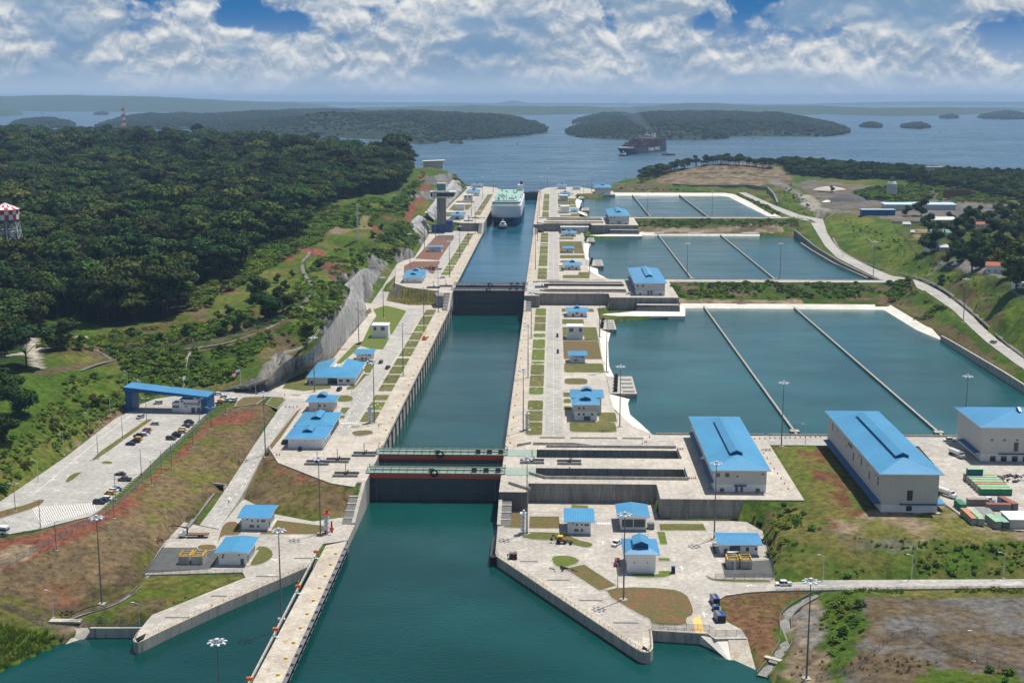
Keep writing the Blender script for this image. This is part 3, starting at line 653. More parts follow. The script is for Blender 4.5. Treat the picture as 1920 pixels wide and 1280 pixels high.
for q, w, c in (([(-20,670),(30,665),(80,655),(140,640),(160,630)],6,pale),([(25,575),(40,585),(52,603),(58,625),(62,660),(70,690)],6,pale),([(1440,335),(1468,347),(1492,362),(1510,378),(1540,395),(1600,398)],12,grey),([(755,410),(770,395),(790,372),(800,352),(790,340),(795,325)],9,red),([(1752,497),(1790,490),(1830,505),(1880,520)],7,grey),([(60,700),(120,690),(190,680),(290,662),(380,654),(440,642),(500,619),(550,594)],6,brown),([(1500,365),(1525,385),(1545,400)],16,pale*.9),([(1245,322),(1300,316),(1380,315),(1440,322)],7,brown*.7),([(1238,329),(1300,325),(1390,324),(1460,333)],6,green*.6),([(1250,336),(1330,333),(1440,336)],7,brown*.6),([(1260,319),(1340,311),(1420,314)],5,dgrey)): pstrip(q, w, c)
# rock where the ground is steep next to the chambers
gy, gx = np.gradient(H, ys, xs); steep = np.hypot(gx, gy)
rockm = (GX > -150) & (GX < -70) & (GY > 90) & (GY < 1560) & (steep > .9)
CO[rockm] = mixn(grey[None, None]*1.15, dgrey[None, None]*1.2, n2)[rockm]
CO *= ((.70+.5*fbm(GX, GY, 4.5, 3, 61))*(.78+.4*fbm(GX, GY, 60, 3, 71)))[..., None]
me = bpy.data.meshes.new('ground')
V = np.stack([GX, GY, H], -1).reshape(-1, 3)
idx = np.arange(NX*NY).reshape(NY, NX)
Fq = np.stack([idx[:-1,:-1], idx[:-1,1:], idx[1:,1:], idx[1:,:-1]], -1).reshape(-1, 4)
me.vertices.add(len(V)); me.vertices.foreach_set('co', V.ravel())
me.loops.add(Fq.size); me.loops.foreach_set('vertex_index', Fq.ravel())
me.polygons.add(len(Fq)); me.polygons.foreach_set('loop_start', np.arange(0, Fq.size, 4))
me.update(calc_edges=True)
at = me.color_attributes.new('Col', 'FLOAT_COLOR', 'POINT')
at.data.foreach_set('color', np.concatenate([CO.reshape(-1, 3), np.ones((NX*NY, 1))], 1).astype(np.float32).ravel())
me.polygons.foreach_set('use_smooth', np.ones(len(Fq), bool))
ground = bpy.data.objects.new('ground', me); COL.objects.link(ground); tag(ground, kind='structure')
gm = bpy.data.materials.new('ground'); gm.use_nodes = True; t = gm.node_tree; b = t.nodes['Principled BSDF']
b.inputs['Roughness'].default_value = .95; b.inputs['Specular IOR Level'].default_value = .1
ca = t.nodes.new('ShaderNodeVertexColor'); ca.layer_name = 'Col'
ge = t.nodes.new('ShaderNodeNewGeometry')
def gn(sc, d, rg=.65):
    n = t.nodes.new('ShaderNodeTexNoise'); n.inputs['Scale'].default_value = sc; n.inputs['Detail'].default_value = d; n.inputs['Roughness'].default_value = rg
    t.links.new(ge.outputs['Position'], n.inputs['Vector']); return n
a1 = gn(.35, 8, .72); mr = t.nodes.new('ShaderNodeMapRange'); t.links.new(a1.outputs[0], mr.inputs[0])
mr.inputs[1].default_value = .3; mr.inputs[2].default_value = .7; mr.inputs[3].default_value = .32; mr.inputs[4].default_value = 1.62
mu = t.nodes.new('ShaderNodeMix'); mu.data_type = 'RGBA'; mu.blend_type = 'MULTIPLY'; mu.inputs[0].default_value = 1
t.links.new(ca.outputs[0], mu.inputs[6]); t.links.new(mr.outputs[0], mu.inputs[7])
t.links.new(mu.outputs[2], b.inputs['Base Color'])
bn = t.nodes.new('ShaderNodeBump'); bn.inputs['Distance'].default_value = .5; bn.inputs['Strength'].default_value = .7
t.links.new(gn(.9, 6).outputs[0], bn.inputs['Height']); t.links.new(bn.outputs[0], b.inputs['Normal'])
me.materials.append(gm)
print('ground', NX, NY)
# ------------------------------------------------------------------ water
def sheet(name, poly, z, m, kind='structure'):
    mb = MB(); mb.add([(p[0], p[1], z) for p in (poly if sum(poly[i][0]*poly[(i+1)%len(poly)][1]-poly[(i+1)%len(poly)][0]*poly[i][1] for i in range(len(poly))) > 0 else poly[::-1])], [tuple(range(len(poly)))])
    return tag(mb.build(name, m), kind=kind)
sheet('bay_water', [(-900,-760),(900,-760),(900,-60),(200,-60),(130,-60),(27.6,-6),(27.6,1),(-27.6,1),(-27.6,-60),(-110,-60),(-900,-60)], 0, 'sea')
sheet('chamber_water', [(-28,9),(28,9),(28,458),(-28,458)], 2.2, 'cham')
sheet('chamber_water', [(-28,465),(28,465),(28,1372),(-28,1372)], 18.6, 'cham2')
sheet('lake', [(-29000,1385),(-27,1385),(27,1385),(29000,1385),(29000,30500),(-29000,30500)], 26, 'lake')
sheet('basin_water', offs(BA, 2), 9.2, 'basin'); sheet('basin_water', offs(BB, 2), 18.2, 'basin'); sheet('basin_water', offs(BC, 2), 26.6, 'basin')
sheet('canal_water', CANAL, .35, 'sea') if False else None
# ------------------------------------------------------------------ paved ground
slab(APR_R, 3.5, depth=6, m='roadx'); slab(APR_L, 3.5, depth=6, m='roadx'); slab(PARK, 0, name='car_park', m='road', depth=1.2)
slab(ROADL, 0, name='road', m='road', depth=1.2, dz=.03); slab(ROADU, 0, name='road', m='road', depth=1.2, dz=.03)
slab(EROAD, 0, name='road', m='road', depth=1.4); slab(RR, 0, name='road', m='road', depth=1., dz=.02)
slab(YARD, 11.5, name='yard', m='roadx', dz=-.02)
slab(R1road, 11.5, name='road', m='road', dz=-.012, depth=8); slab(R2road, 20.5, name='road', m='road', dz=-.012, depth=6); slab(R3road, 29.5, name='road', m='road', dz=-.012, depth=6)
slab(T1L, 11.5, depth=11); slab(T2L, 20.5, depth=10); slab(T3L, 29.5, depth=10)
for k, (dy, z) in enumerate(LV):
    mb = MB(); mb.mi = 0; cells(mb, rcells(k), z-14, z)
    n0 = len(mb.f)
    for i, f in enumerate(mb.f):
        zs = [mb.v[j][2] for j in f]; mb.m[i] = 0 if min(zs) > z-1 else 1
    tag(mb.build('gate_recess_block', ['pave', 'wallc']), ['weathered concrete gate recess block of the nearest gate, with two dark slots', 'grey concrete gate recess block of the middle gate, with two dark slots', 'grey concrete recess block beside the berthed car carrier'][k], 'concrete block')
    slab(rmain(k), z, depth=12)
    slab([(36,dy-(26 if k else 23.9)),(91,dy-(26 if k else 23.9)),(91,dy-11.9),(36,dy-11.9)], z-9 if k else 3.5, depth=2, dz=-.01)
# lock walls: both sides of every chamber
def lockwall(side, y0, y1, z, label, w=9.2):
    t = thing('lock_wall', label, 'lock wall', (side*27.43, y0, 0))
    L = y1-y0; s = side
    mb = MB(); a, b = sorted((0, s*w)); mb.box(a, 0, -4, b, L, z+.02); 
    for i in range(len(mb.m)): pass
    mb.m = [1, 0, 1, 1, 1, 1]; mb.build('wall', ['coping', 'wallp'], t)
    mb = MB(); y = 3.
    while y < L-4:
        a, b = sorted((0, -s*.55)); mb.box(a, y, -4, b, y+1.3, z-.9); y += 14.6
    a, b = sorted((0, -s*.3)); mb.box(a, 0, z-.9, b, L, z-.35)
    mb.build('fender', 'fend', t)
    mb = MB(); y = 6.
    a, b = sorted((s*.1, s*.55)); mb.box(a, 0, z+.02, b, L, z+.55); mb.build('curb', 'wallp', t)
    mb = MB()
    while y < L-4: mb.cyl(s*2.2, y, z, z+.75, .42, .3, 8); y += 24
    mb.build('bollard', 'yellow', t)
lockwall(-1, 40, 445, 11.5, 'left wall of the lowest lock chamber, tall and fendered above green water')
lockwall(1, 43, 433, 11.5, 'right wall of the lowest lock chamber, pale coping beside the lawn squares')
lockwall(-1, 497, 902, 20.5, 'left wall of the middle lock chamber beyond the second gate')
lockwall(1, 500, 890, 20.5, 'right wall of the middle lock chamber between the water and lawn squares')
lockwall(-1, 954, 1400, 29.5, 'left wall of the upper lock chamber beside the car carrier')
lockwall(1, 957, 1400, 29.5, 'right wall of the upper lock chamber facing the car carrier')
# coping strips over the gate bays on the left, and their walls
for k, (dy, z) in enumerate(LV):
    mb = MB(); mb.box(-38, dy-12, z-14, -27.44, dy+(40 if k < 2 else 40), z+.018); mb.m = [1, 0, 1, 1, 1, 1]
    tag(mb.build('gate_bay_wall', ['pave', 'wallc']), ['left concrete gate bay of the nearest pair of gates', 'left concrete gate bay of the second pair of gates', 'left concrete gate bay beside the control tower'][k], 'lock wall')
# stepped wing walls dropping from each terrace to the one below
def wing(side, dy, ztop, zbot, label):
    t = thing('wing_wall', label, 'wing wall', (side*27.46, dy, 0)); s = side
    mb = MB(); L = 30.; n = 6; h = ztop-zbot
    a, b = sorted((0, s*1.4)); mb.add([(a,-12-L,zbot-6),(b,-12-L,zbot-6),(b,-12,zbot-6),(a,-12,zbot-6),(a,-12-L,zbot+.6),(b,-12-L,zbot+.6),(b,-12,ztop+.3),(a,-12,ztop+.3)], [(0,3,2,1),(4,5,6,7),(0,1,5,4),(1,2,6,5),(2,3,7,6),(3,0,4,7)])
    mb.build('parapet', 'wallp', t)
    mb = MB(); a, b = sorted((s*1.4, s*5.2)); zb = zbot-2
    mb.add([(a,-12-L,zb),(b,-12-L,zb),(b,-12,zb),(a,-12,zb),(a,-12-L,zbot+.1),(b,-12-L,zbot+.1),(b,-12,ztop-.2),(a,-12,ztop-.2)], [(0,3,2,1),(4,5,6,7),(0,1,5,4),(1,2,6,5),(2,3,7,6),(3,0,4,7)])
    mb.build('stair', 'grate', t)
    for i in range(n):
        mb = MB(); u = (i+.1)/n; y = -12-L*u; zz = ztop-h*u
        mb.box(a-.02, y-.9, zz-1.0, b+.02, y, zz+.12)
        mb.build('landing', 'wallp', t)
for k, (dy, z) in enumerate(LV):
    zb = z-9 if k else 3.5
    wing(-1, dy, z, zb, ['left stepped wing wall running down to the near apron', 'left stepped wing wall below the middle gate', 'left stepped wing wall beside the tug'][k])
    wing(1, dy, z, zb, ['right stepped wing wall running down to the near apron', 'right stepped wing wall below the middle gate', 'right stepped wing wall opposite the tug'][k])
# T3 front wall on the left
mb = MB(); mb.box(-52, 901.2, 18, -38.1, 902.9, 29.4); tag(mb.build('retaining_wall', 'wallc'), 'dark concrete retaining wall between the control tower and the upper chamber', 'retaining wall')
mb = MB(); mb.box(-38.5, -15.5, 2, -31.8, -12.1, 11.4); tag(mb.build('retaining_wall', 'wallc'), 'short concrete retaining wall at the edge of the dry slope left of the nearest gate', 'retaining wall')
mb = MB(); mb.prism([(-41,446.5),(-38,430),(-33,430),(-33,445),(-38,448)], 9, 20.4); tag(mb.build('retaining_wall', 'wallc'), 'curved dark retaining wall beside the dry bank left of the middle gate', 'retaining wall')
# slot floors / water in the recesses
for k, (dy, z) in enumerate(LV):
    for y0, y1 in ((-3, 10), (26, 39)):
        mb = MB(); mb.add([(41.8,dy+y0,z-9.5),(104,dy+y0,z-9.5),(104,dy+y1,z-9.5),(41.8,dy+y1,z-9.5)], [(0,1,2,3)])
        tag(mb.build('slot_water', 'cham'), kind='structure')
        t = thing('recess_ledge', ['%s slot ledge of the nearest gate recess' % ('near' if y0 < 0 else 'far'), '%s slot ledge of the middle gate recess' % ('near' if y0 < 0 else 'far'), '%s slot ledge of the upper gate recess' % ('near' if y0 < 0 else 'far')][k], 'ledge', (0, dy, 0))
        mb = MB(); mb.box(88, y0+5.4, z-9.4, 103.9, y0+7, z-3.2); mb.build('ledge', 'wallp', t)
        mb = MB(); mb.box(41.9, y1-1.6, z-9.4, 103.9, y1-.05, z-4.2); mb.build('shelf', 'wallc', t)
# parapet walls round the recess tops
for k, (dy, z) in enumerate(LV):
    t = thing('parapet', ['low parapets and railings round the nearest recess slots', 'low parapets round the middle recess slots', 'low parapets round the upper recess slots'][k], 'parapet', (0, dy, z))
    for (a, b) in (((46,-5.5),(104.5,-5.5)), ((46,-5.5),(39,1)), ((46,43),(104,43)), ((58,47),(40,47)), ((104.6,-5),(104.6,10)), ((104.6,26),(104.6,41)), ((31,-13),(40,-22)), ((66,44),(58,47)), ((39,48),(33,44))):
        mb = MB(); d = Vector((b[0]-a[0], b[1]-a[1])); L = d.length; d /= L; nrm = Vector((-d.y, d.x))*.22
        p = [(a[0]+nrm.x, a[1]+nrm.y), (a[0]-nrm.x, a[1]-nrm.y), (b[0]-nrm.x, b[1]-nrm.y), (b[0]+nrm.x, b[1]+nrm.y)]
        mb.prism(p, .0, 1.15); mb.build('parapet_wall', 'wallp', t)
# ------------------------------------------------------------------ rolling gates
def rolling_gate(y, z, zw, label, mg='pgreen', mr='red'):
    t = thing('lock_gate', label, 'lock gate', (0, y, 0))
    mb = MB(); mb.box(-27.45, 0, zw-3, 27.45, 9, z-1.9); mb.build('gate_leaf', 'gate', t)
    mb = MB(); mb.box(-27.5, -.06, z-1.9, 27.5, 9.06, z-.55); mb.build('red_band', mr, t)
    mb = MB(); mb.box(-29.5, .3, z-.55, 29.5, 9.0, z+.15)
    mb.box(29.5, -1.2, z+.03, 41.7, 9.6, z+.16); mb.build('deck', mg, t)
    mb = MB(); mb.box(-29, -.5, z+.15, 29.2, .28, z+.5); mb.box(-29, 8.7, z+.15, 29.2, 9.4, z+.5); mb.box(-28, 4.2, z+.16, 28, 5.0, z+.8); mb.build('kerb_beam', mg, t)
    for yy, nm in ((-.3, 'railing'), (9.2, 'railing'), (3.4, 'railing')):
        mb = MB(); x = -29
        mb.box(-29, yy-.06, z+1.45, 29.2, yy+.06, z+1.6); mb.box(-29, yy-.04, z+.95, 29.2, yy+.04, z+1.03)
        while x <= 29.2: mb.box(x-.09, yy-.09, z+.1, x+.09, yy+.09, z+1.6); x += 3.4
        mb.build(nm, 'mgreen' if yy != -.3 and mg == 'pgreen' else 'steel', t)
    for x in (-3, 15, 20, 25):
        mb = MB(); mb.box(x, 1.6, z+.15, x+2.1, 3.2, z+1.9); mb.box(x+.2, 1.55, z+.3, x+1.9, 1.6, z+1.7); mb.build('cabinet', 'black' if x > 0 else 'mgreen', t)
    bm = MB(); n = 14
    for i in range(n):
        pass
    ring = MB()
    for i in range(14):
        a0 = 2*math.pi*i/14; a1 = 2*math.pi*(i+1)/14
        ring.tube((-.5+1.35*math.cos(a0), -.6, z+.5+1.35*math.sin(a0)), (-.5+1.35*math.cos(a1), -.6, z+.5+1.35*math.sin(a1)), .42, 6)
    ring.build('rubber_fender', 'black', t)
    for x in (-24.6, 25.2):
        mb = MB()
        for i in range(9): mb.box(x-.5, -.12, z-3-i*1.25, x-.1, -.02, z-2.3-i*1.25)
        mb.box(x-.34, -.1, z-13, x-.26, -.01, z-2.3)
        mb.build('ladder', 'steel', t)
    for x in (-17, 15.5):
        mb = MB(); mb.box(x, -.1, zw+.6, x+5, -.01, zw+3.0); mb.box(x+.4, -.16, zw+.9, x+4.6, -.1, zw+2.7); mb.build('sluice_cover', 'gate', t)
    return t
rolling_gate(0, 11.5, 0, 'nearest rolling lock gate with orange red band and pale green walkway')
rolling_gate(28.5, 11.5, 2.2, 'second rolling gate just behind the nearest one, pale green walkway and red band')
rolling_gate(457, 20.5, 2.2, 'tall dark rolling gate across the middle of the locks, front one of its pair', mg='pgrey', mr='dred')
rolling_gate(485, 20.5, 18, 'rear gate of the middle pair, thin dark red band above blue water', mg='pgrey', mr='dred')
t = thing('sill_wall', 'wet grey concrete sill under the tall middle gate', 'sill', (0, 455.5, 0))
mb = MB(); mb.box(-27.45, -.8, -2, 27.45, 1.4, 10.4); mb.build('sill', 'gaterust', t)
rolling_gate(1371, 29.5, 18.6, 'far dark gate at the lake end, mostly hidden behind the car carrier', mg='pgrey', mr='dred')
# ------------------------------------------------------------------ lawns with kerbs
def lawn(poly, z, m='lawn', kerb=True, h=.12):
    if kerb: mb = MB(); mb.prism(offs(poly, .35), z-.2, z+h-.015); tag(mb.build('kerb', 'wallp'), kind='structure')
    mb = MB(); mb.prism(poly, z-.2, z+h+.01); tag(mb.build('lawn', m), kind='structure')
sq = [(64,88),(90,110.5),(112.5,133),(147,164),(166,194),(196,224),(227,233),(237,270),(273,304),(312,325),(335,364),(367,392),(396,428)]
for k, (dy, z) in enumerate(LV):
    for i, (a, b) in enumerate(sq):
        m = random.choice(['lawn', 'lawn', 'lawng']) if not (k == 0 and i in (7, 8, 9)) else 'lawng'
        if k == 1: m = random.choice(['lawn', 'lawng'])
        lawn(rrect(36.2, a+dy, 43.9, b+dy, 2.0 if i in (0,2,3,5,6,8,9,12) else .3), z, m)
    sl_ = [(86,106),(110,127),(131,143),(152,168),(171,193),(196,216),(219,240),(246,272),(275,296),(300,326),(330,352),(356,392),(396,420)]
    for i, (a, b) in enumerate(sl_):
        if k == 2 and 5 < i < 9: pass
        lawn(rrect(-44.6, a+dy, -37.2, b+dy, 1.2 if i in (0,2,3,6,7,12) else .3), z, random.choice(['lawn', 'lawn', 'lawng']))
# right-hand lawns, lowest terrace
def LP(pts, z, m='lawn', kerb=True, it=0):
    q = PL(pts, z); lawn(smooth(q, it) if it else q, z, m, kerb)
for k, (dy, z) in enumerate(LV):
    rr = lambda x0, y0, x1, y1, r=2., m='lawn': lawn(rrect(x0, y0+dy, x1, y1+dy, r), z, m)
    rr(55.5, 362, 70.5, 382, 1); rr(55.5, 300, 78.5, 350, .8) if k == 0 else rr(55.5, 296, 78.5, 345, .8, 'lawn')
    rr(55.5, 241, 78.3, 298.5, .8, 'lawnb' if k < 2 else 'lawn'); rr(55.5, 203, 78.3, 228, 2., 'lawn')
    rr(55.5, 172, 68, 187, 4, 'lawnb'); rr(54.5, 142, 58.3, 152, 1); rr(54.5, 128, 58.3, 137, 1.6); rr(54.5, 113, 58.3, 121, 1.6)
    rr(57, 70, 79, 89, 3); rr(70.5, 89.5, 80, 108, .5)
    rr(43, 58.2, 54.5, 60.4, .4); rr(57, 58.2, 78.5, 60.4, .4); rr(81, 58.2, 90.5, 60.4, .4)
    rr(55.5, 400, 62, 404, .5); rr(55.5, 414, 79, 428, .5)
# left-hand lawns, lowest terrace
LP([(596,722),(600,716),(640,724),(626,735),(575,737),(556,733)], 11.5) if False else None
lawn(PL([(530,728),(540,712),(575,695),(588,706),(572,716),(574,722),(620,722),(620,728),(570,733)], 11.5), 11.5, 'lawn')
lawn(PL([(650,731),(664,729),(686,705),(694,702),(677,700),(668,717),(650,727)], 11.5), 11.5)
lawn(PL([(679,698),(694,699),(702,684),(688,680)], 11.5), 11.5)
lawn(PL([(600,683),(640,650),(668,606),(694,577),(697,585),(664,606),(652,636),(625,672),(592,684)], 11.5), 11.5, 'lawnb')
lawn(PL([(630,681),(650,660),(665,645),(700,655),(718,655),(731,633),(762,583),(745,578),(722,573),(700,580),(706,592),(693,612),(680,640),(664,660),(640,681)], 11.5), 11.5, 'lawng')
lawn(smooth(PL([(633,741),(655,741),(664,748),(655,753),(630,753)], 11.5), 1), 11.5)
lawn(PL([(641,764),(656,764),(648,775),(637,775)], 11.5), 11.5); lawn(PL([(634,779),(647,779),(645,784),(632,784)], 11.5), 11.5)
lawn(smooth(PL([(659,812),(664,808),(692,806),(700,810),(697,814),(668,818)], 11.5), 1), 11.5, 'lawnb')
lawn(PL([(557,770),(566,764),(527,820),(509,842),(505,836)], 11.5), 11.5, 'lawnb')
LP([(441,762),(448,748),(480,744),(497,746),(480,757)], 12.1, 'lawnb'); LP([(499,757),(510,745),(530,745),(535,749),(520,766)], 11.8, 'lawn')
# left middle terrace: road, gravel yard, lawns
sheet('soil_yard', PL([(778,485),(818,442),(852,445),(823,488)], 20.5), 20.56, 'soil')
sheet('gravel_yard', PL([(758,498),(775,490),(826,490),(812,514),(806,512),(796,500),(757,512)], 20.5), 20.56, 'soil')
LP([(712,511),(726,506),(742,497),(738,502),(722,532),(700,560),(690,560)], 16, 'lawnb') if False else None
sheet('gravel_yard', PL([(822,441),(850,441),(852,446),(815,445)], 20.5), 20.6, 'gravel')
for a, b, m in ((930,945,'lawn'),(980,1035,'lawn'),(1070,1150,'lawn'),(1180,1210,'lawn')): lawn(rrect(-80, a, -56, b, 1), 29.5, m)
# main roads on the terraces (slightly darker, with markings)
def roadstrip(x0, x1, y0, y1, z):
    sheet('road', [(x0,y0),(x1,y0),(x1,y1),(x0,y1)], z+.025, 'road')
for k, (dy, z) in enumerate(LV):
    roadstrip(45.2, 53.6, 60+dy, 432+dy if k < 2 else 1480, z); roadstrip(-60+2, -46.2, 60+dy, (425 if k == 0 else 430)+dy, z)
    sheet('road', [(54,46+dy),(104,46+dy),(104,56.5+dy),(54,56.5+dy)], z+.024, 'road')
# ------------------------------------------------------------------ buildings
def win(t, x, y, z, w, h, face='s', name='window', m='glass', d=.08):
    mb = MB()
    if face == 's': mb.box(x-w/2, y-d, z, x+w/2, y+.02, z+h)
    elif face == 'w': mb.box(x-d, y-w/2, z, x+.02, y+w/2, z+h)
    else: mb.box(x-.02, y-w/2, z, x+d, y+w/2, z+h)
    return mb.build(name, m, t)
def hiproof(t, x0, y0, x1, y1, z, rh, ov=1.2, lantern=None, axis='y', name='roof', hipk=.62, endhip=True):
    a, b, c, d = x0-ov, y0-ov, x1+ov, y1+ov; mb = MB()
    zt = z-.35
    if axis == 'y': xm = (a+c)/2; e = (c-a)/2*hipk*1.5; e = min(e, (d-b)*.42); r0 = (xm, b+e); r1 = (xm, d-(e if endhip else 0))
    else: ym = (b+d)/2; e = (d-b)/2*hipk*1.5; e = min(e, (c-a)*.42); r0 = (a+e, ym); r1 = (c-e, ym)
    vs = [(a,b,z),(c,b,z),(c,d,z),(a,d,z),(*r0,z+rh),(*r1,z+rh)]
    if axis == 'y': fs = [(0,1,4),(1,2,5,4),(2,3,5),(3,0,4,5)]
    else: fs = [(0,1,5,4),(1,2,5),(2,3,4,5),(3,0,4)]
    mb.add(vs, fs); r = mb.build(name, 'roof', t)
    mb = MB(); mb.add([(a,b,zt),(c,b,zt),(c,d,zt),(a,d,zt),(a,b,z),(c,b,z),(c,d,z),(a,d,z)], [(0,3,2,1),(0,1,5,4),(1,2,6,5),(2,3,7,6),(3,0,4,7)])
    mb.build('fascia', 'whites', r)
    if lantern:
        lw, lh, l0, l1 = lantern        # half width, height above ridge, extent along ridge
        mb = MB(); zs = z+rh-lh*.9; ze = z+rh+lh*.25; zr = z+rh+lh
        if axis == 'y':
            y0_, y1_ = r0[1]+l0, r1[1]+l1
            mb.mi = 1; mb.box(xm-lw, y0_, zs, xm+lw, y1_, ze)
            mb.add([(xm-lw-.4,y0_-.35,ze),(xm+lw+.4,y0_-.35,ze),(xm,y0_-.35,zr)], [(0,1,2)]); mb.add([(xm-lw-.4,y1_+.35,ze),(xm+lw+.4,y1_+.35,ze),(xm,y1_+.35,zr)], [(0,2,1)])
            mb.mi = 0; mb.add([(xm-lw-.5,y0_-.5,ze-.05),(xm,y0_-.5,zr),(xm,y1_+.5,zr),(xm-lw-.5,y1_+.5,ze-.05),(xm+lw+.5,y0_-.5,ze-.05),(xm+lw+.5,y1_+.5,ze-.05)], [(0,1,2,3),(1,4,5,2)])
        else:
            x0_, x1_ = r0[0]+l0, r1[0]+l1
            mb.mi = 1; mb.box(x0_, ym-lw, zs, x1_, ym+lw, ze)
            mb.add([(x0_-.35,ym-lw-.4,ze),(x0_-.35,ym+lw+.4,ze),(x0_-.35,ym,zr)], [(0,2,1)]); mb.add([(x1_+.35,ym-lw-.4,ze),(x1_+.35,ym+lw+.4,ze),(x1_+.35,ym,zr)], [(0,1,2)])
            mb.mi = 0; mb.add([(x0_-.5,ym-lw-.5,ze-.05),(x1_+.5,ym-lw-.5,ze-.05),(x1_+.5,ym,zr),(x0_-.5,ym,zr),(x0_-.5,ym+lw+.5,ze-.05),(x1_+.5,ym+lw+.5,ze-.05)], [(0,1,2,3),(3,2,5,4)])
        mb.build('roof_lantern', ['roof', 'dblue'], t)
    return r
def plinth(t, x0, y0, x1, y1, z=0.):
    mb = MB(); mb.box(x0-1.1, y0-1.1, z-1, x1+1.1, y1+1.1, z+.14); mb.build('plinth', 'roadx', t)
def house(name, label, cat, x0, y0, x1, y1, z, h, roof='hip', rh=1.6, ov=1.3, lantern=None, wins=(), m='white', group=None, axis='y', endhip=True):
    ox, oy = (x0+x1)/2, (y0+y1)/2; t = thing(name, label, cat, (ox, oy, z), 0, group)
    a, b, c, d = x0-ox, y0-oy, x1-ox, y1-oy
    mb = MB(); mb.box(a, b, -1.2, c, d, h-.02); mb.build('wall', m, t); plinth(t, a, b, c, d)
    if roof == 'hip': hiproof(t, a, b, c, d, h, rh, ov, lantern, axis, endhip=endhip)
    elif roof == 'shed':      # low asymmetric roof, ridge near the back
        mb = MB(); y_r = b+(d-b)*.62; A, B_, C_, D = a-ov, b-ov, c+ov, d+ov
        mb.add([(A,B_,h),(C_,B_,h),(C_,y_r,h+rh),(A,y_r,h+rh),(C_,D,h+rh*.55),(A,D,h+rh*.55)], [(0,1,2,3),(3,2,4,5)])
        mb.build('roof', 'roof', t)
        mb = MB(); mb.add([(A,B_,h-.3),(C_,B_,h-.3),(C_,B_,h),(A,B_,h)], [(0,1,2,3)])
        for X_ in (A, C_): mb.add([(X_,B_,h-.3),(X_,y_r,h+rh-.3),(X_,D,h+rh*.55-.3),(X_,D,h+rh*.55),(X_,y_r,h+rh),(X_,B_,h)], [(0,1,2,3,4,5)])
        mb.add([(a,b,h-.02),(c,b,h-.02),(c,y_r,h+rh-.1),(a,y_r,h+rh-.1),(c,d,h+rh*.55),(a,d,h+rh*.55)], [(0,3,5),(1,4,2)]); mb.build('fascia', 'whites', t)
    elif roof == 'gable':
        mb = MB(); xm = 0; A, B_, C_, D = a-ov, b-ov, c+ov, d+ov
        mb.add([(A,B_,h),(C_,B_,h),(C_,D,h),(A,D,h),(xm,B_,h+rh),(xm,D,h+rh)], [(0,4,5,3),(4,1,2,5)]); mb.build('roof', 'roof', t)
        mb = MB(); mb.add([(A,B_,h-.3),(C_,B_,h-.3),(C_,B_,h-.01),(xm,B_,h+rh-.01),(A,B_,h-.01)], [(0,1,2,3,4)]); mb.add([(A,D,h-.3),(A,B_,h-.3),(A,B_,h),(A,D,h),(C_,B_,h-.3),(C_,D,h-.3),(C_,D,h),(C_,B_,h)], [(0,1,2,3),(4,5,6,7)]); mb.build('fascia', 'whites', t)
    elif roof == 'flat':
        mb = MB(); mb.box(a-.15, b-.15, h-.5, c+.15, d+.15, h+.35); mb.box(a+.3, b+.3, h+.34, c-.3, d-.3, h+.38); mb.build('roof', 'whites', t)
    for w in wins:
        face, u, zz, ww, hh = w[:5]; nm = w[5] if len(w) > 5 else 'window'; mm = w[6] if len(w) > 6 else ('pane' if nm == 'door' else 'glass')
        if face == 's': win(t, a+(c-a)*u, b, zz, ww, hh, 's', nm, mm)
        elif face == 'w': win(t, a, b+(d-b)*u, zz, ww, hh, 'w', nm, mm)
        else: win(t, c, b+(d-b)*u, zz, ww, hh, 'e', nm, mm)
    return t
shedwin = [('s',.22,3.9,.5,.5),('s',.4,3.3,.6,.7),('s',.62,3.3,.6,.7),('s',.82,3.2,1.6,.8,'window','pane'),('s',.38,1.,1.7,1.,'window','pane'),('s',.62,1.,.9,1.,'window','pane')]
house('pump_house','small white pump house with flat-pitched blue roof below the dry grass slope','building',-69.8,-49.5,-59.6,-38,3.5,5.3,'shed',1.0,1.4,wins=shedwin+[('e',.2,0.1,1.1,2.2,'door'),('e',.6,2.8,1,.7)])
t = house('switch_house','white switch house with bright blue ribbed roof beside the fenced transformer yard','building',-68.9,-87,-59.2,-73,3.5,5.0,'gable',.7,1.3,wins=[('s',.18,3.5,.6,.5),('s',.15,2.6,.6,.7),('s',.75,3.5,.5,.5),('s',.86,.1,1.2,2.3,'door'),('e',.2,.1,1.2,2.3,'door'),('e',.6,3,1,.6)])
R2 = house
R2('pump_house','white pump house with pale blue flat-pitched roof beside the tall concrete recess wall','building',54.6,-50.3,63.3,-38.5,3.5,5.4,'shed',.9,1.5,wins=shedwin+[('w',.3,2.8,1,.7)])
t = R2('workshop','white workshop with wide gridded shutters and blue gabled roof below the recess wall','building',74.8,-45,84.6,-31.5,3.5,5.5,'gable',.9,1.4,wins=[('s',.27,1.2,4.2,3.,'shutter','pane'),('s',.73,1.2,4.2,3.,'shutter','pane')])
mb = MB()
for u in (-2.3, 2.3):
    for i in range(-2, 3): mb.box(u+i*.85-.05, -6.95, 1.1, u+i*.85+.05, -6.86, 4.3)
    mb.box(u-2.2, -6.95, 2.9, u+2.2, -6.86, 3.)
mb.build('mullion', 'black', t)
mb = MB(); mb.box(5.5, -6.2, .2, 8.1, -3.8, 2.3); mb.build('condenser', 'steel', t)
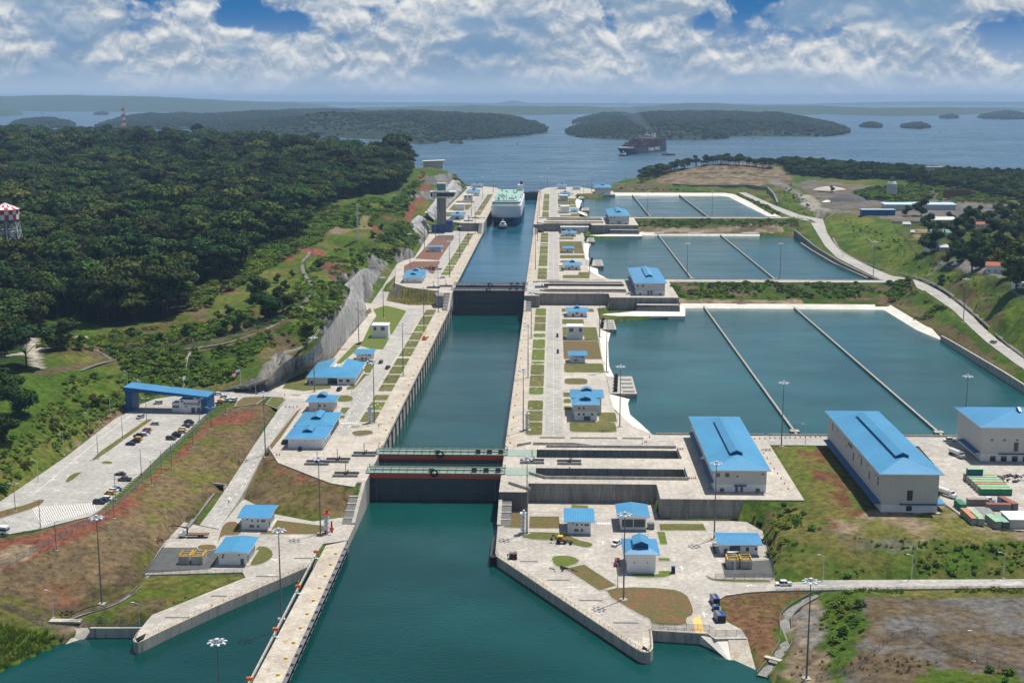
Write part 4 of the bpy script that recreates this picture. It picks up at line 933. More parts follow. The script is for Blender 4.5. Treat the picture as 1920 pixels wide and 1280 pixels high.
R2('crossunder_house','tall blank white building with blue hipped roof and big lantern, nearest on the right apron','building',74.7,-90,84.6,-76.5,3.5,7.2,'hip',2.2,1.4,lantern=(2.4,1.5,-2.6,1),wins=[('s',.26,3.6,.5,.35),('s',.72,3.6,.5,.35),('w',.3,.1,1.2,2.3,'door'),('w',.7,2.8,1.2,.8)],m='whites')
t = R2('substation','low white substation with dark signboard and roller door in the fenced right yard','building',109.6,-71.2,122.8,-62.5,3.5,4.4,'shed',.9,1.5,wins=[('s',.13,.1,1.3,2.3,'door'),('s',.38,.1,3.8,3.3,'roller_door','pane'),('s',.72,1.4,1.1,1.5),('s',.95,1.9,.7,1.)])
mb = MB(); mb.box(-3.2, -4.55, 3.45, 6.2, -4.36, 4.1); mb.build('signboard', 'navy', t)
def hall(name, label, x0, y0, x1, y1, z, h, wins, ax='y', lan=(2.3, 1.7, .6, -6), rh=2.9):
    ox, oy = (x0+x1)/2, (y0+y1)/2; t = thing(name, label, 'hall', (ox, oy, z)); a, b, c, d = x0-ox, y0-oy, x1-ox, y1-oy
    mb = MB(); mb.box(a, b, -1.5, c, d, 3.2); mb.build('wall', 'white', t)
    mb = MB(); mb.box(a-.06, b-.06, 3.2, c+.06, d+.06, h-.05); mb.build('cladding', 'panel', t); plinth(t, a, b, c, d)
    hiproof(t, a, b, c, d, h, rh, 1.5, lan, ax, hipk=.75)
    for w in wins:
        face, u, zz, ww, hh = w[:5]; nm = w[5] if len(w) > 5 else 'window'; mm = w[6] if len(w) > 6 else 'glass'
        if face == 's': win(t, a+(c-a)*u, b-.06, zz, ww, hh, 's', nm, mm)
        else: win(t, a-.06, b+(d-b)*u, zz, ww, hh, 'w', nm, mm)
    return t
def awning(t, a, b, d, z, w=1.8, side='w', frm=0., to=1.):
    mb = MB(); y0, y1 = b+(d-b)*frm, b+(d-b)*to
    mb.add([(a-w,y0,z-.45),(a,y0,z),(a,y1,z),(a-w,y1,z-.45),(a-w,y0,z-.65),(a-w,y1,z-.65)], [(0,3,2,1),(0,4,5,3)][::1])
    mb.add([(a-w,y0,z-.65),(a,y0,z-.25),(a,y0,z),(a-w,y0,z-.45)], [(0,1,2,3)]); mb.build('awning', 'dblue', t)
hw = [('s',.06,6.2,1.5,1.6,'louvre','pane'),('s',.24,6.2,1.7,1.6,'louvre','pane'),('s',.44,6.2,.9,.6,'louvre','pane'),('s',.93,7.2,1.,.6,'louvre','pane'),('s',.43,.1,1.,2.4,'door','pane'),('s',.53,.1,1.,2.4,'door','pane'),('s',.15,.1,1.6,1.5,'condenser','pane'),('s',.84,.1,1.6,1.5,'condenser','pane')]
for k, (x1, yb, lb) in enumerate(((133.6, 63, 'large blue-roofed machinery hall nearest the locks, standing above the tall concrete wall'), (132.6, 520-457, 'machinery hall on the middle terrace, blue roof, standing on a dark concrete block'), (132.2, 975-914, 'small far machinery hall on the upper terrace above the dark block'))):
    dy, z = LV[k]
    t = hall('machinery_hall', lb, 113.2-(2.2 if k else 0), -21.3+dy+(2 if k == 1 else 0), x1, yb+dy, z, 9.4, hw)
    hx = (x1-(113.2-(2.2 if k else 0)))/2; hy = (yb-(-21.3+(2 if k == 1 else 0)))/2
    awning(t, -hx-.05, -hy, hy, 3.6, frm=.02, to=.42); awning(t, -hx-.05, -hy, hy, 3.6, frm=.47, to=.95)
    for i in range(7): win(t, -hx-.06, -hy+8+i*11, 5.2, 1., 1.6, 'w')
    mb = MB(); mb.box(-2.6, -hy-1.2, 2.7, 2.4, -hy-.06, 2.95); mb.build('canopy', 'dblue', t)
hall('machinery_hall', 'farthest machinery hall at the lake end of the upper terrace', 110.4, 1342, 132, 1392, 29.5, 9.4, hw[:4]+hw[4:6])
t = hall('assembly_hall', 'long tall hall with blue roof on the grass plateau, casting a dark shadow', 172.8, -45.5, 193.9, 50.5, 11.5, 15.6, [('s',.5,4.9,2.1,4.,'window'),('s',.5,.9,2.1,1.9,'window')]+[('w',u,7.2 if i % 2 else 9.,1.5,3.4) for i, u in enumerate((.06,.2,.34,.48,.62,.76,.9))]+[('w',u,11.4,1.2,.9,'louvre','pane') for u in (.1,.24,.38,.52,.66,.8)]+[('w',.55,11.2,7,1.4,'louvre','pane')])
mb = MB(); mb.box(-.1, -48.14, 7.4, .1, -48.05, 8.9)
awning(t, -10.6, -48, 48, 3.9, 2.6, frm=0, to=.96)
mb = MB(); mb.box(-3.7, -49.2, 3.4, 12.6, -48.02, 3.7); mb.build('canopy', 'dblue', t)
mb = MB(); mb.add([(10.6,-46,3.6),(14.4,-46,2.9),(14.4,-38,2.9),(10.6,-38,3.6)], [(0,1,2,3)]); mb.build('awning', 'roof', t)
t = hall('service_hall', 'tall grey hall with blue roof at the right edge behind the container yard', 233.4, 26, 276, 60, 11.5, 15.6, [('s',.10+.125*i,9.2,1.1,.8,'louvre','pane') for i in range(4)]+[('s',.345+.125*i,4.6,1.9,4.,'window') for i in range(4)]+[('s',.12+.11*i,.2,2.4,2.3,'window','glass') for i in range(5)], 'x', (2.2,1.7,3,-4))
awning(t, -21.4, -17, 17, 3.9, 2.4, frm=.04, to=.7)
mb = MB(); mb.box(-14, -18.2, 3.4, 21, -17.05, 3.7); mb.build('canopy', 'dblue', t)
# control and electrical buildings on the terraces
t = house('control_building','two storey white building with two blue hipped roofs on the lowest right terrace','building',59.4,92,70.4,104,11.5,8.2,'hip',1.9,1.4,lantern=(2.3,1.3,-2.,1),wins=[('s',.2,5.6,.9,1.),('s',.41,5.6,.9,1.),('s',.2,2.6,.9,1.),('s',.41,2.6,.9,1.),('s',.78,2.6,.9,1.),('s',.56,.2,3.2,2.,'porch','pane'),('w',.3,5.6,1,1),('w',.7,2.6,1,1)])
mb = MB(); mb.box(-6.2, 6.1, -1, 8.0, 21, 8.6); mb.build('rear_wing', 'white', t); hiproof(t, -6.2, 6.1, 8.0, 21, 9.0, 1.9, 1.3, (2.2,1.3,0,1))
mb = MB(); mb.box(-5.58, -6.07, 4.6, 5.58, -6.0, 8.1); mb.build('cladding', 'panel', t)
side = [('w',.3,2.2,1,.9),('s',.3,.1,1.4,2.2,'door'),('s',.5,2.,2.,1.2,'louvre','pane'),('s',.75,.1,1.4,2.2,'door')]
for k, (dy, z) in enumerate(LV):
    lev = ['lowest', 'middle', 'upper'][k]
    house('gate_house', 'small white building with lanterned blue roof at the far end of the %s right terrace' % lev,'building',59.4,392+dy,73,406+dy,z,4.3,'hip',1.6,1.5,(1.6,1.2,-1,.6),wins=side)
    house('equipment_box', ['plain white flat-roofed box with two grey louvres among the lowest right lawns', 'white flat-roofed box hidden among the middle right lawns', 'plain white windowless box on the upper right terrace'][k],'building',58,305+dy if k != 2 else 112+914,68.4,315+dy if k != 2 else 122+914,z,8.2,'flat',wins=[('s',.27,5.,2.6,2.4,'louvre','pane'),('s',.84,5.,1.8,2.4,'louvre','pane'),('s',.4,2.,.5,.4)] if k == 0 else [('s',.5,4.,.6,.5)]) if k != 1 else None
    yy = 230+dy if k == 0 else (703 if k == 1 else 1213)
    house('valve_house', 'small white shed with thin blue pitched roof on the %s right lawns' % lev,'building',59.2,yy,68,yy+9,z,4.7,'shed',.8,1.4,wins=shedwin[:5])
house('control_building','white building with lanterned blue hip roof on the middle right terrace beside the basin','building',58.8,579,72.4,594,20.5,4.6,'hip',2.,1.5,(1.9,1.3,-1.5,1),wins=side)
house('cross_house','tiny blue-roofed hut behind the plain white box on the upper terrace','building',70.5,1040,79,1050,29.5,3.6,'hip',1.3,1.,wins=[('s',.5,.1,1.2,2,'door')])
house('louvre_house','white box with two grey louvres at the far end of the upper right terrace','building',57.5,1214,69,1226,29.5,7.2,'flat',wins=[('s',.25,4.,2.6,2.3,'louvre','pane'),('s',.72,4.,2.2,2.3,'louvre','pane')])
house('gate_house','blue-roofed white building at the lake entrance, right of the far gate','building',56,1440,69,1452,29.5,6.6,'hip',1.8,1.4,(1.5,1.2,-1,.5),wins=[('s',.3,3,1,1),('s',.7,3,1,1)])
house('gate_house','smaller blue-roofed white building beside the lake entrance mast','building',79,1430,90,1440,29.5,4.2,'hip',1.3,1.2,wins=[('s',.5,2,1,1)])
t = thing('site_canopy','long low white temporary shelter against the dark wall of the upper recess','shelter',(72.5,891,20.5))
mb = MB(); mb.box(-15.5, -3, 5.8, 15.5, 9.2, 6.3); mb.build('roof', 'roofw', t)
mb = MB(); mb.box(-15, -2.6, 0, 15, 9, 5.79); mb.build('wall', 'panel', t)
mb = MB(); mb.box(-14, -2.72, 1, -10, -2.6, 4); mb.box(-2, -2.72, .2, 2, -2.6, 3.4); mb.build('door', 'glass', t)
# left side
t = house('workshop','long low white building with two blue hip roofs in line, beside the gate machinery pits','building',-69.3,37,-53.8,57,11.5,5.,'hip',1.6,1.5,(1.9,1.2,-1.6,.8),wins=[('s',.12,3.6,.5,.3),('s',.5,3.6,.5,.3),('s',.75,3.6,.5,.3),('e',.3,1.2,1.2,1.5),('e',.6,1.2,1.2,1.5)])
mb = MB(); mb.box(-7.75, 10.05, -1, 7.75, 34.5, 5.4); mb.build('rear_wing', 'white', t); hiproof(t, -7.75, 11.2, 7.75, 34.5, 5.5, 1.9, 1.5, (1.9,1.2,-1.8,1))
for i in range(7): win(t, 7.75, 12.5+i*3.2, .3, 2.4, 3.6, 'e', 'bay', 'pane')
house('guard_building','two storey white building with lanterned blue hip roof at the left road junction','building',-72.9,105,-60.7,117,11.5,5.6,'hip',1.8,1.5,(1.9,1.4,-1.5,1),wins=[('s',.46,2.8,.9,1.),('s',.66,2.8,.9,1.),('s',.4,.2,.4,5.,'pipe','pane'),('e',.4,2.5,1,1)],m='panel')
t = thing('visitor_building','white U-shaped building with broad pale blue roofs round a rear notch','building',(-72.1,167,11.5))
mb = MB(); mb.box(-12.3, 0, -1, -2.2, 34, 4.4); mb.box(3.2, 0, -1, 12.4, 34, 4.4); mb.box(-2.2, 9, -1, 3.2, 16, 4.4); mb.build('wall', 'white', t); plinth(t, -12.3, 0, 12.4, 34)
mb = MB(); L = 4.4; Hh = 7.2
mb.add([(-13.7,-1.6,L),(13.8,-1.6,L),(13.8,35.5,L+.6),(-13.7,35.5,L+.6),(-3,13,Hh),(3.4,13,Hh),(3.4,35.5,Hh+.4),(-3,35.5,Hh+.4)], [(0,1,5,4),(0,4,7,3),(1,2,6,5)]); mb.build('roof', 'roof', t)
mb = MB(); mb.add([(-13.7,-1.6,L-.35),(13.8,-1.6,L-.35),(13.8,35.5,L+.25),(-13.7,35.5,L+.25),(-13.7,-1.6,L-.01),(13.8,-1.6,L-.01),(13.8,35.5,L+.59),(-13.7,35.5,L+.59)], [(0,1,5,4),(1,2,6,5),(3,0,4,7)])
mb.add([(-3,13,L),(-3,35.5,L),(-3,35.5,Hh+.5),(-3,13,Hh+.1),(3.4,13,L),(3.4,35.5,L),(3.4,35.5,Hh+.5),(3.4,13,Hh+.1)], [(0,1,2,3),(4,7,6,5),(0,3,7,4)]); mb.build('parapet', 'whites', t)
for x_ in (5.2, 9.): win(t, x_, 0, 1.5, 2., 1.5)
win(t, -10.8, 0, .6, 1.5, 1.4); win(t, -8, 0, 3.6, 1.8, .5, 's', 'louvre', 'pane')
house('pump_house','small white shed with blue roof and a white pickup beside it, left lawns','building',-68.2,231.5,-58.8,241,11.5,4.7,'shed',.9,1.4,wins=shedwin)
house('equipment_box','white flat-roofed box with two grey louvres on the bright left lawn','building',-69.3,306,-58.6,316,11.5,8.2,'flat',wins=[('s',.2,5.,1.7,2.4,'louvre','pane'),('s',.68,5.,2.6,2.4,'louvre','pane'),('e',.3,.1,1,2.2,'door')])
t = house('workshop','blue-roofed white building beside a heap of scrap on the middle left terrace','building',-70.3,497,-55.9,515,20.5,4.8,'hip',1.6,1.5,(1.9,1.2,-1.4,.8),wins=[('s',.2,1,.4,1.6),('s',.6,1,.4,1.6),('e',.4,1.2,1.2,1.5)])
mb = MB(); mb.box(-7.2, 9, -1, 7.2, 26, 5.2); mb.build('rear_wing', 'white', t); hiproof(t, -7.2, 10.2, 7.2, 26, 5.3, 1.7, 1.4, (1.9,1.2,-1.6,1))
house('pump_house','small white shed with pale blue roof standing on the red gravel yard','building',-70.2,707.5,-58.4,716,20.5,4.7,'shed',.9,1.5,wins=shedwin[:5])
house('workshop','blue hip-roofed white building right of the control tower','building',-67.6,946,-53.4,966,29.5,4.8,'hip',1.9,1.5,(1.9,1.2,-1.4,.8),wins=[('s',.5,.2,4,2.6,'roller_door','pane'),('e',.4,1,1.2,1.5)])
house('equipment_box','blank white box just behind the blue-roofed building by the tower','building',-71.4,1062,-60,1072,29.5,7.6,'flat')
house('louvre_house','white box with two dark windows on the upper left terrace','building',-71.6,1218,-59.4,1230,29.5,7.4,'flat',wins=[('s',.22,3.6,2,2.4),('s',.66,3.6,2.2,2.4)])
t = house('workshop','blue roofs in line on the upper left terrace behind the white box','building',-73,1300,-56,1322,29.5,5.4,'hip',1.9,1.6,(1.9,1.2,-1.4,.8),wins=[('s',.2,2,1,1.5),('s',.5,2,1,1.5),('s',.8,2,1,1.5)])
mb = MB(); mb.box(-8, 11, -1, 8, 34, 5.8); mb.build('rear_wing', 'white', t); hiproof(t, -8, 12.3, 8, 34, 5.9, 1.9, 1.4, (1.9,1.2,-1.6,1))
house('gate_house','last blue-roofed building at the lake end of the left terrace','building',-76,1470,-60,1484,29.5,5.,'hip',2.,1.5,(1.8,1.3,-1.2,.6),wins=[('s',.3,2,1.2,1.2),('s',.7,2,1.2,1.2)])
# ------------------------------------------------------------------ control tower
t = thing('control_tower','grey concrete control tower with wide glazed cab and blue cladded base','control tower',(-73.5,894,20.5))
mb = MB(); mb.box(-5, -4.5, 0, 4.4, 5, 37.5); mb.build('shaft', 'wallc', t)
b_ = MB(); b_.box(-10.5, -5.5, 0, 12.3, 9, 8.4); b_ = b_.build('base_building', 'navy', t)
for x_ in (-6.5, -2, 3.2, 8): 
    for z_ in (2.2, 5.2): win(b_, x_, -5.5, z_, 1.6, 1.3)
mb = MB(); mb.box(5, -3, 8.4, 12, 8, 12.4); mb.build('upper_office', 'navy', t)
mb = MB(); mb.hexa([(-8,-7,37.5),(9,-7,37.5),(9,8,37.5),(-8,8,37.5)], [(-11.6,-9.5,39.4),(15.5,-9.5,39.4),(15.5,10.5,39.4),(-11.6,10.5,39.4)]); mb.build('soffit', 'panel', t)
mb = MB(); mb.box(-11.3, -9.2, 39.4, 14.6, 10.2, 43.6); mb.build('cab_glazing', 'glass', t)
mb = MB(); mb.box(-9.5, -9.34, 39.9, -4.4, -9.2, 43.); mb.build('cab_panel', 'panel', t)
mb = MB(); mb.box(-12, -10, 43.6, 16, 11, 44.6); mb.build('cab_roof', 'roofw', t)
mb = MB(); mb.box(-9.4, -8, 44.6, 9, -4, 45.6); mb.build('plant_louvre', 'panel', t)
mb = MB(); mb.box(-4.6, -3, 44.6, 4.6, 5, 52.6); mb.build('lift_house', 'greenroof', t)
mb = MB(); mb.box(-4.8, -3.2, 52.6, 5.2, 5.2, 53.4); mb.box(4.6, -3.1, 44.6, 5.2, 5.1, 52.6); mb.build('lift_house_roof', 'roofw', t)
for x_ in (-8, 7, 12): mb = MB(); mb.tube((x_, 4, 44.6), (x_, 4, 50), .12); mb.build('aerial', 'steelw', t)
# ------------------------------------------------------------------ entrance gate building
t = thing('entrance_gate','entrance building with a long slanting blue roof spanning the road on one blue leg','gatehouse',(-121.5,97,12.5), R(-4))
mb = MB(); mb.box(-14.5, 0, -1, -3, 9.5, 6.6); mb.build('wall', 'white', t); mb = MB(); mb.box(-18.6, 1, -1, -14.5, 6, 4.6); mb.build('booth', 'white', t)
win(t, -16.6, 1, 2.2, 3.2, .9)
for x_ in (-8, -5.2): win(t, x_+.6, 0, .1, 2., 2.5, 's', 'door', 'pane')
for x_ in (-13, -4.2): win(t, x_, 0, 5.1, 1.2, 1., 's', 'louvre', 'pane')
win(t, -11, 0, 2.9, 1.4, .5)
mb = MB(); mb.box(-2.98, -1, -1, 0, 10.4, 7.6); mb.box(-.05, 4.5, 0, .06, 6.5, 2.6); mb.build('end_wall', 'dblue', t)
mb = MB(); mb.box(-42, 0, -1, -38.6, 9, 11.2); mb.build('leg', 'dblue', t)
mb = MB(); n = 8
x0, x1 = -42.6, .4; zt0, zt1 = 12.4, 8.4
mb.hexa([(x0,-1.4,zt0-1.9),(x1,-1.4,zt1-1.),(x1,10.8,zt1-1.),(x0,10.8,zt0-1.9)], [(x0,-.9,zt0),(x1,-.9,zt1),(x1,10.8,zt1),(x0,10.8,zt0)]); mb.m = [1, 0, 1, 1, 1, 1]; mb.build('roof', ['roof', 'dblue'], t)
def lettering(s, size, mtx, m, parent, ext=.02, sx=1., name='lettering'):
    cu = bpy.data.curves.new('t', 'FONT'); cu.body = s; cu.size = size; cu.extrude = ext; cu.align_x = 'CENTER'
    o = bpy.data.objects.new('t', cu); COL.objects.link(o); dg = bpy.context.evaluated_depsgraph_get()
    me_ = bpy.data.meshes.new_from_object(o.evaluated_get(dg)); bpy.data.objects.remove(o)
    me_.transform(mtx @ Matrix.Diagonal((sx, 1, 1, 1))); me_.materials.clear(); me_.materials.append(M[m])
    o = bpy.data.objects.new(name, me_); COL.objects.link(o); o.parent = parent; return o
mb = MB(); mb.box(-12.2, -.12, 4.0, -4.1, 0, 4.95); mb.build('signboard', 'navy', t)
lettering('GARITA PRINCIPAL', .85, Matrix.Translation((-8.15, -.14, 4.15)) @ Matrix.Rotation(R(90), 4, 'X'), 'whites', t, sx=.98)
# flag
fx, fy, fz = (-117.4, 148, 12.2)
t = thing('flagpole','tall white flagpole flying a red, white and blue quartered flag by the rock cut','flag',(fx,fy,fz))
mb = MB(); mb.tube((0,0,-1),(0,0,12),.13); mb.build('pole', 'steelw', t)
fm = MB(); W2, H2 = 4.6, 2.9; nx = 12; ny = 6
def fp(u, v): return (-u*W2, .5*math.sin(u*7)*u, 9-v*0-u*1.5+ (1-v)*H2 - H2*.0)
for i in range(nx):
    for j in range(ny):
        a = [(i/nx,j/ny),((i+1)/nx,j/ny),((i+1)/nx,(j+1)/ny),(i/nx,(j+1)/ny)]
        l = i < nx//2; tp = j < ny//2
        # fly end on the left: red upper left of the picture, blue next to the pole lower
        fm.mi = 2 if (l and tp) is False and False else (0 if (l == tp) else (1 if l else 2))
        fm.mi = {(True, True): 0, (False, True): 1, (True, False): 2, (False, False): 0}[(l, tp)]
        fm.add([fp(*q) for q in a], [(0,1,2,3)])
fm.build('flag', ['whites', 'redp', 'navy'], t)
# ------------------------------------------------------------------ water tower, lattice masts
wx, wy = -391, 503; wz = hgt(wx, wy)
t = thing('water_tower','red and white chequered water tank on a white lattice stand above the jungle','water tower',(wx,wy,wz))
r_ = 10.6; zb = 69.8-wz; zt = 78.0-wz; zp = 83-wz
mb = MB(); n = 20
for j in range(2):
    for i in range(n):
        mb.mi = (i+j) & 1; a0 = 2*math.pi*i/n; a1 = 2*math.pi*(i+1)/n; z0 = zb+(zt-zb)*j/2; z1 = zb+(zt-zb)*(j+1)/2
        mb.add([(r_*math.cos(a0),r_*math.sin(a0),z0),(r_*math.cos(a1),r_*math.sin(a1),z0),(r_*math.cos(a1),r_*math.sin(a1),z1),(r_*math.cos(a0),r_*math.sin(a0),z1)], [(0,1,2,3)])
mb.build('tank', ['redp', 'whites'], t)
mb = MB()
for j in range(3):
    for i in range(n):
        mb.mi = (i+j) & 1; a0 = 2*math.pi*i/n; a1 = 2*math.pi*(i+1)/n; r0 = (r_+.9)*(1-j/3); r1 = (r_+.9)*(1-(j+1)/3); z0 = zt+(zp-zt)*j/3; z1 = zt+(zp-zt)*(j+1)/3
        mb.add([(r0*math.cos(a0),r0*math.sin(a0),z0),(r0*math.cos(a1),r0*math.sin(a1),z0),(r1*math.cos(a1),r1*math.sin(a1),z1),(r1*math.cos(a0),r1*math.sin(a0),z1)], [(0,1,2,3)])
mb.build('tank_roof', ['redp', 'whites'], t)
mb = MB(); mb.lathe(0, 0, [(r_,zb),(r_*.85,zb-2),(r_*.4,zb-3.6),(1.7,zb-4.2),(1.7,0)], 20); mb.build('bowl_and_riser', 'steel', t)
L_ = []
for i in range(8):
    a0 = 2*math.pi*(i+.5)/8; rb = r_*1.3
    mb = MB(); mb.tube((rb*math.cos(a0),rb*math.sin(a0),0),(r_*.92*math.cos(a0),r_*.92*math.sin(a0),zb-.8),.38,6); mb.build('leg', 'steelw', t)
mb = MB()
for j in range(4):
    u0, u1 = j/4, (j+1)/4; ra = r_*(1.3-.38*u0); rb = r_*(1.3-.38*u1)
    for i in range(8):
        a0 = 2*math.pi*(i+.5)/8; a1 = 2*math.pi*(i+1.5)/8; z0 = zb*u0*.97; z1 = zb*u1*.97
        mb.tube((ra*math.cos(a0),ra*math.sin(a0),z0),(rb*math.cos(a1),rb*math.sin(a1),z1),.16,4); mb.tube((ra*math.cos(a1),ra*math.sin(a1),z0),(rb*math.cos(a0),rb*math.sin(a0),z1),.16,4)
        mb.tube((rb*math.cos(a0),rb*math.sin(a0),z1),(rb*math.cos(a1),rb*math.sin(a1),z1),.16,4)
mb.build('bracing', 'steelw', t)
def lattice(name, label, x, y, z, h, w0, w1, cols):
    t = thing(name, label, 'mast', (x, y, z)); n = max(6, int(h/5))
    for m_ in range(len(cols)):
        mb = MB()
        for j in range(n):
            if j % len(cols) != m_: continue
            z0, z1 = h*j/n, h*(j+1)/n; a = w0+(w1-w0)*j/n; b = w0+(w1-w0)*(j+1)/n
            c0 = [(-a,-a),(a,-a),(a,a),(-a,a)]; c1 = [(-b,-b),(b,-b),(b,b),(-b,b)]
            for i in range(4):
                p, q = c0[i], c0[(i+1)%4]; p1, q1 = c1[i], c1[(i+1)%4]
                mb.tube((*p,z0),(*p1,z1),.2*w0**.3,4); mb.tube((*p,z0),(*q1,z1),.11*w0**.3,3); mb.tube((*q,z0),(*p1,z1),.11*w0**.3,3); mb.tube((*p1,z1),(*q1,z1),.11,3)
        mb.build('lattice', cols[m_], t)
    return t
ax_, ay_ = P(230, 203, 122); 
d_ = ray(230, 203); tt_ = 2350/math.hypot(d_[0], d_[1]); ax_, ay_, az_ = CX+d_[0]*tt_, CY+d_[1]*tt_, CH+d_[2]*tt_
gz = hgt(ax_, ay_); tw = lattice('radio_mast','red and white lattice radio mast rising from the forest on the left skyline',ax_,ay_,gz,az_-gz,4.2,1.5,['redp','whites'])
mb = MB(); mb.tube((0,0,az_-gz),(0,0,az_-gz+12),.5); 
for q in range(6): mb.cyl(3*math.cos(q),3*math.sin(q),az_-gz-8-4*q,az_-gz-4-4*q,1.1,n=6)
mb.build('antenna', 'steelw', tw)
gx_, gy_, gz_ = G3(671, 452); lattice('radio_mast','slim white lattice mast on the bare knoll above the left terrace',gx_,gy_,gz_,34,.7,.4,['steelw','steelw'])
for px_, py_, hh, lb in ((171,238,26,'thin pole with a small platform above the left forest'),):
    d_ = ray(px_, py_); tt_ = 2500/math.hypot(d_[0], d_[1]); x_, y_, z_ = CX+d_[0]*tt_, CY+d_[1]*tt_, CH+d_[2]*tt_
    t = thing('pole', lb, 'pole', (x_, y_, z_-hh)); mb = MB(); mb.tube((0,0,-20),(0,0,hh),.6); mb.box(-3,-1,hh-1,3,1,hh+.5); mb.build('shaft', 'steel', t)
# ------------------------------------------------------------------ floodlight masts
def zslab(x, y, z):  # ground or slab level under a point
    return z if z is not None else hgt(x, y)
mast0 = thing('floodlight_mast', 'x', 'light mast', (0,0,0), 0, 'tall floodlight masts')
mb = MB(); mb.lathe(0, 0, [(.31,0),(.26,10),(.19,20),(.12,29.6)], 8); mb.build('pole', 'steel', mast0)
mb = MB(); mb.box(-1.1, -1.1, -.3, 1.1, 1.1, .25); mb.build('footing', 'wallp', mast0)
mb = MB(); n = 8
for i in range(n):
    a0 = 2*math.pi*i/n; a1 = 2*math.pi*(i+1)/n
    mb.tube((1.7*math.cos(a0),1.7*math.sin(a0),29.4),(1.7*math.cos(a1),1.7*math.sin(a1),29.4),.09,4); mb.tube((0,0,29.6),(1.7*math.cos(a0),1.7*math.sin(a0),29.4),.07,4)
mb.cyl(0, 0, 29.3, 30.2, .55, .5, 8); mb.build('lamp_ring', 'steelw', mast0)
for i in range(8):
    a0 = 2*math.pi*(i+.5)/8; c_ = Vector((2.05*math.cos(a0), 2.05*math.sin(a0), 29.3)); u = Vector((math.cos(a0), math.sin(a0), -.25)).normalized(); w = Vector((-math.sin(a0), math.cos(a0), 0))
    mb = MB(); q = []
    for dz in (-.14, .14):
        for sa, sb in ((-1,-1),(1,-1),(1,1),(-1,1)): q.append(c_+u*.44*sa+w*.30*sb+Vector((0,0,dz)))
    mb.hexa(q[:4], q[4:]); mb.build('lamp', 'steelw', mast0)
masts = [
 ((191,1132),None,'floodlight mast at the foot of the dry slope, far left foreground'),((528,1160),3.5,'floodlight mast standing on the long near guide pier'),
 ((601,1000),3.5,'floodlight mast beside the white navigation beacon left of the nearest gate'),((498,857),None,'floodlight mast at the road edge above the dry grass slope'),
 ((590,734),11.5,'floodlight mast right behind the lanterned guard building'),((702,792),11.5,'floodlight mast at the near end of the left lawn squares'),
 ((756,705),11.5,'floodlight mast among the left lawn squares above the dark pickup'),((673,650),11.5,'floodlight mast behind the small blue-roofed shed on the left'),
 ((719,597),11.5,'floodlight mast on the bright lawn behind the left white box'),((795,622),11.5,'floodlight mast beside the orange crane on the left coping'),
 ((822,585),11.5,'floodlight mast on the coping just below the middle gate'),((769,502),20.5,'floodlight mast behind the blue roofs beside the scrap heap'),
 ((796,467),20.5,'floodlight mast at the rock foot beside the red gravel yard'),((817,447),20.5,'floodlight mast just in front of the blue tower base'),
 ((843,519),20.5,'floodlight mast on the middle left lawns nearest the gate'),((862,484),20.5,'floodlight mast halfway along the middle left lawns'),
 ((878,460),20.5,'floodlight mast at the far part of the middle left lawns'),((891,439),20.5,'floodlight mast near the wall right of the control tower'),
 ((988,1000),3.5,'floodlight mast in front of the concrete recess wall, right of the nearest gate'),((1169,1124),3.5,'floodlight mast on the dry lawn of the right apron, shadow across the quay'),
 ((1339,1010),3.5,'floodlight mast beside the fenced substation'),((1512,1272),None,'floodlight mast in the bottom right corner beside the drain'),
 ((1465,836),None,'floodlight mast between the machinery hall and the grass plateau'),((1807,822),11.5,'floodlight mast by the basin road behind the right-hand halls'),
 ((981,809),11.5,'floodlight mast at the near end of the right lawn squares'),((990,708),11.5,'floodlight mast midway along the lowest right coping'),
 ((996,634),11.5,'floodlight mast at the far part of the lowest right coping'),((1162,800),11.5,'floodlight mast on the lawn beside the white basin slope'),
 ((1137,697),11.5,'floodlight mast at the lawn corner before the nearer intake'),((1124,632),11.5,'floodlight mast by the farther intake of the near basin'),
 ((1288,524),20.5,'floodlight mast on the bank behind the left part of the near basin'),((1462,524),20.5,'floodlight mast on the bank behind the middle of the near basin'),
 ((1637,520),None,'floodlight mast by the road fork right of the middle basin'),((1806,604),None,'floodlight mast beside the descending right-hand road'),
 ((1214,406),29.5,'floodlight mast on the far bank between the middle and upper basins'),((1335,406),29.5,'floodlight mast on the far bank right of the first, before the upper basin'),
 ((1004,505),20.5,'floodlight mast at the near end of the middle right coping'),((1008,452),20.5,'floodlight mast at the far part of the middle right coping'),
 ((1105,512),20.5,'floodlight mast beside the middle white basin slope'),((1098,455),20.5,'floodlight mast by the far intake of the middle basin'),
 ((1011,405),29.5,'floodlight mast at the near end of the upper right coping'),((1094,390),29.5,'floodlight mast right of the upper right lawns'),((1014,372),29.5,'floodlight mast near the far gate on the right'),
 ((925,361),29.5,'floodlight mast near the far gate on the left'),((905,372),29.5,'floodlight mast on the upper left lawns beside the car carrier'),((884,405),29.5,'floodlight mast on the upper left road beside the blue-roofed building'),
 ((1026,352),29.5,'floodlight mast at the lake end of the right terrace'),((1109,362),29.5,'floodlight mast left of the farthest machinery hall'),((1173,352),29.3,'floodlight mast right of the farthest machinery hall'),
 ((1461,388),29.5,'floodlight mast beside the upper end of the right-hand road')]
fm_ = [mast0]
for i, ((px_, py_), z, lb) in enumerate(masts):
    if z is None: x_, y_, z_ = G3(px_, py_)
    else: x_, y_ = P(px_, py_, z); z_ = z
    if i == 0: mast0.location = (x_, y_, z_); mast0['label'] = lb
    else: copy_tree(mast0, (x_, y_, z_), rng.random()*.7, lb)
x_, y_ = P(407, 1198, 33.8); copy_tree(mast0, (x_, y_, 3.8), 0, 'floodlight mast whose head alone shows over the water at the bottom left')
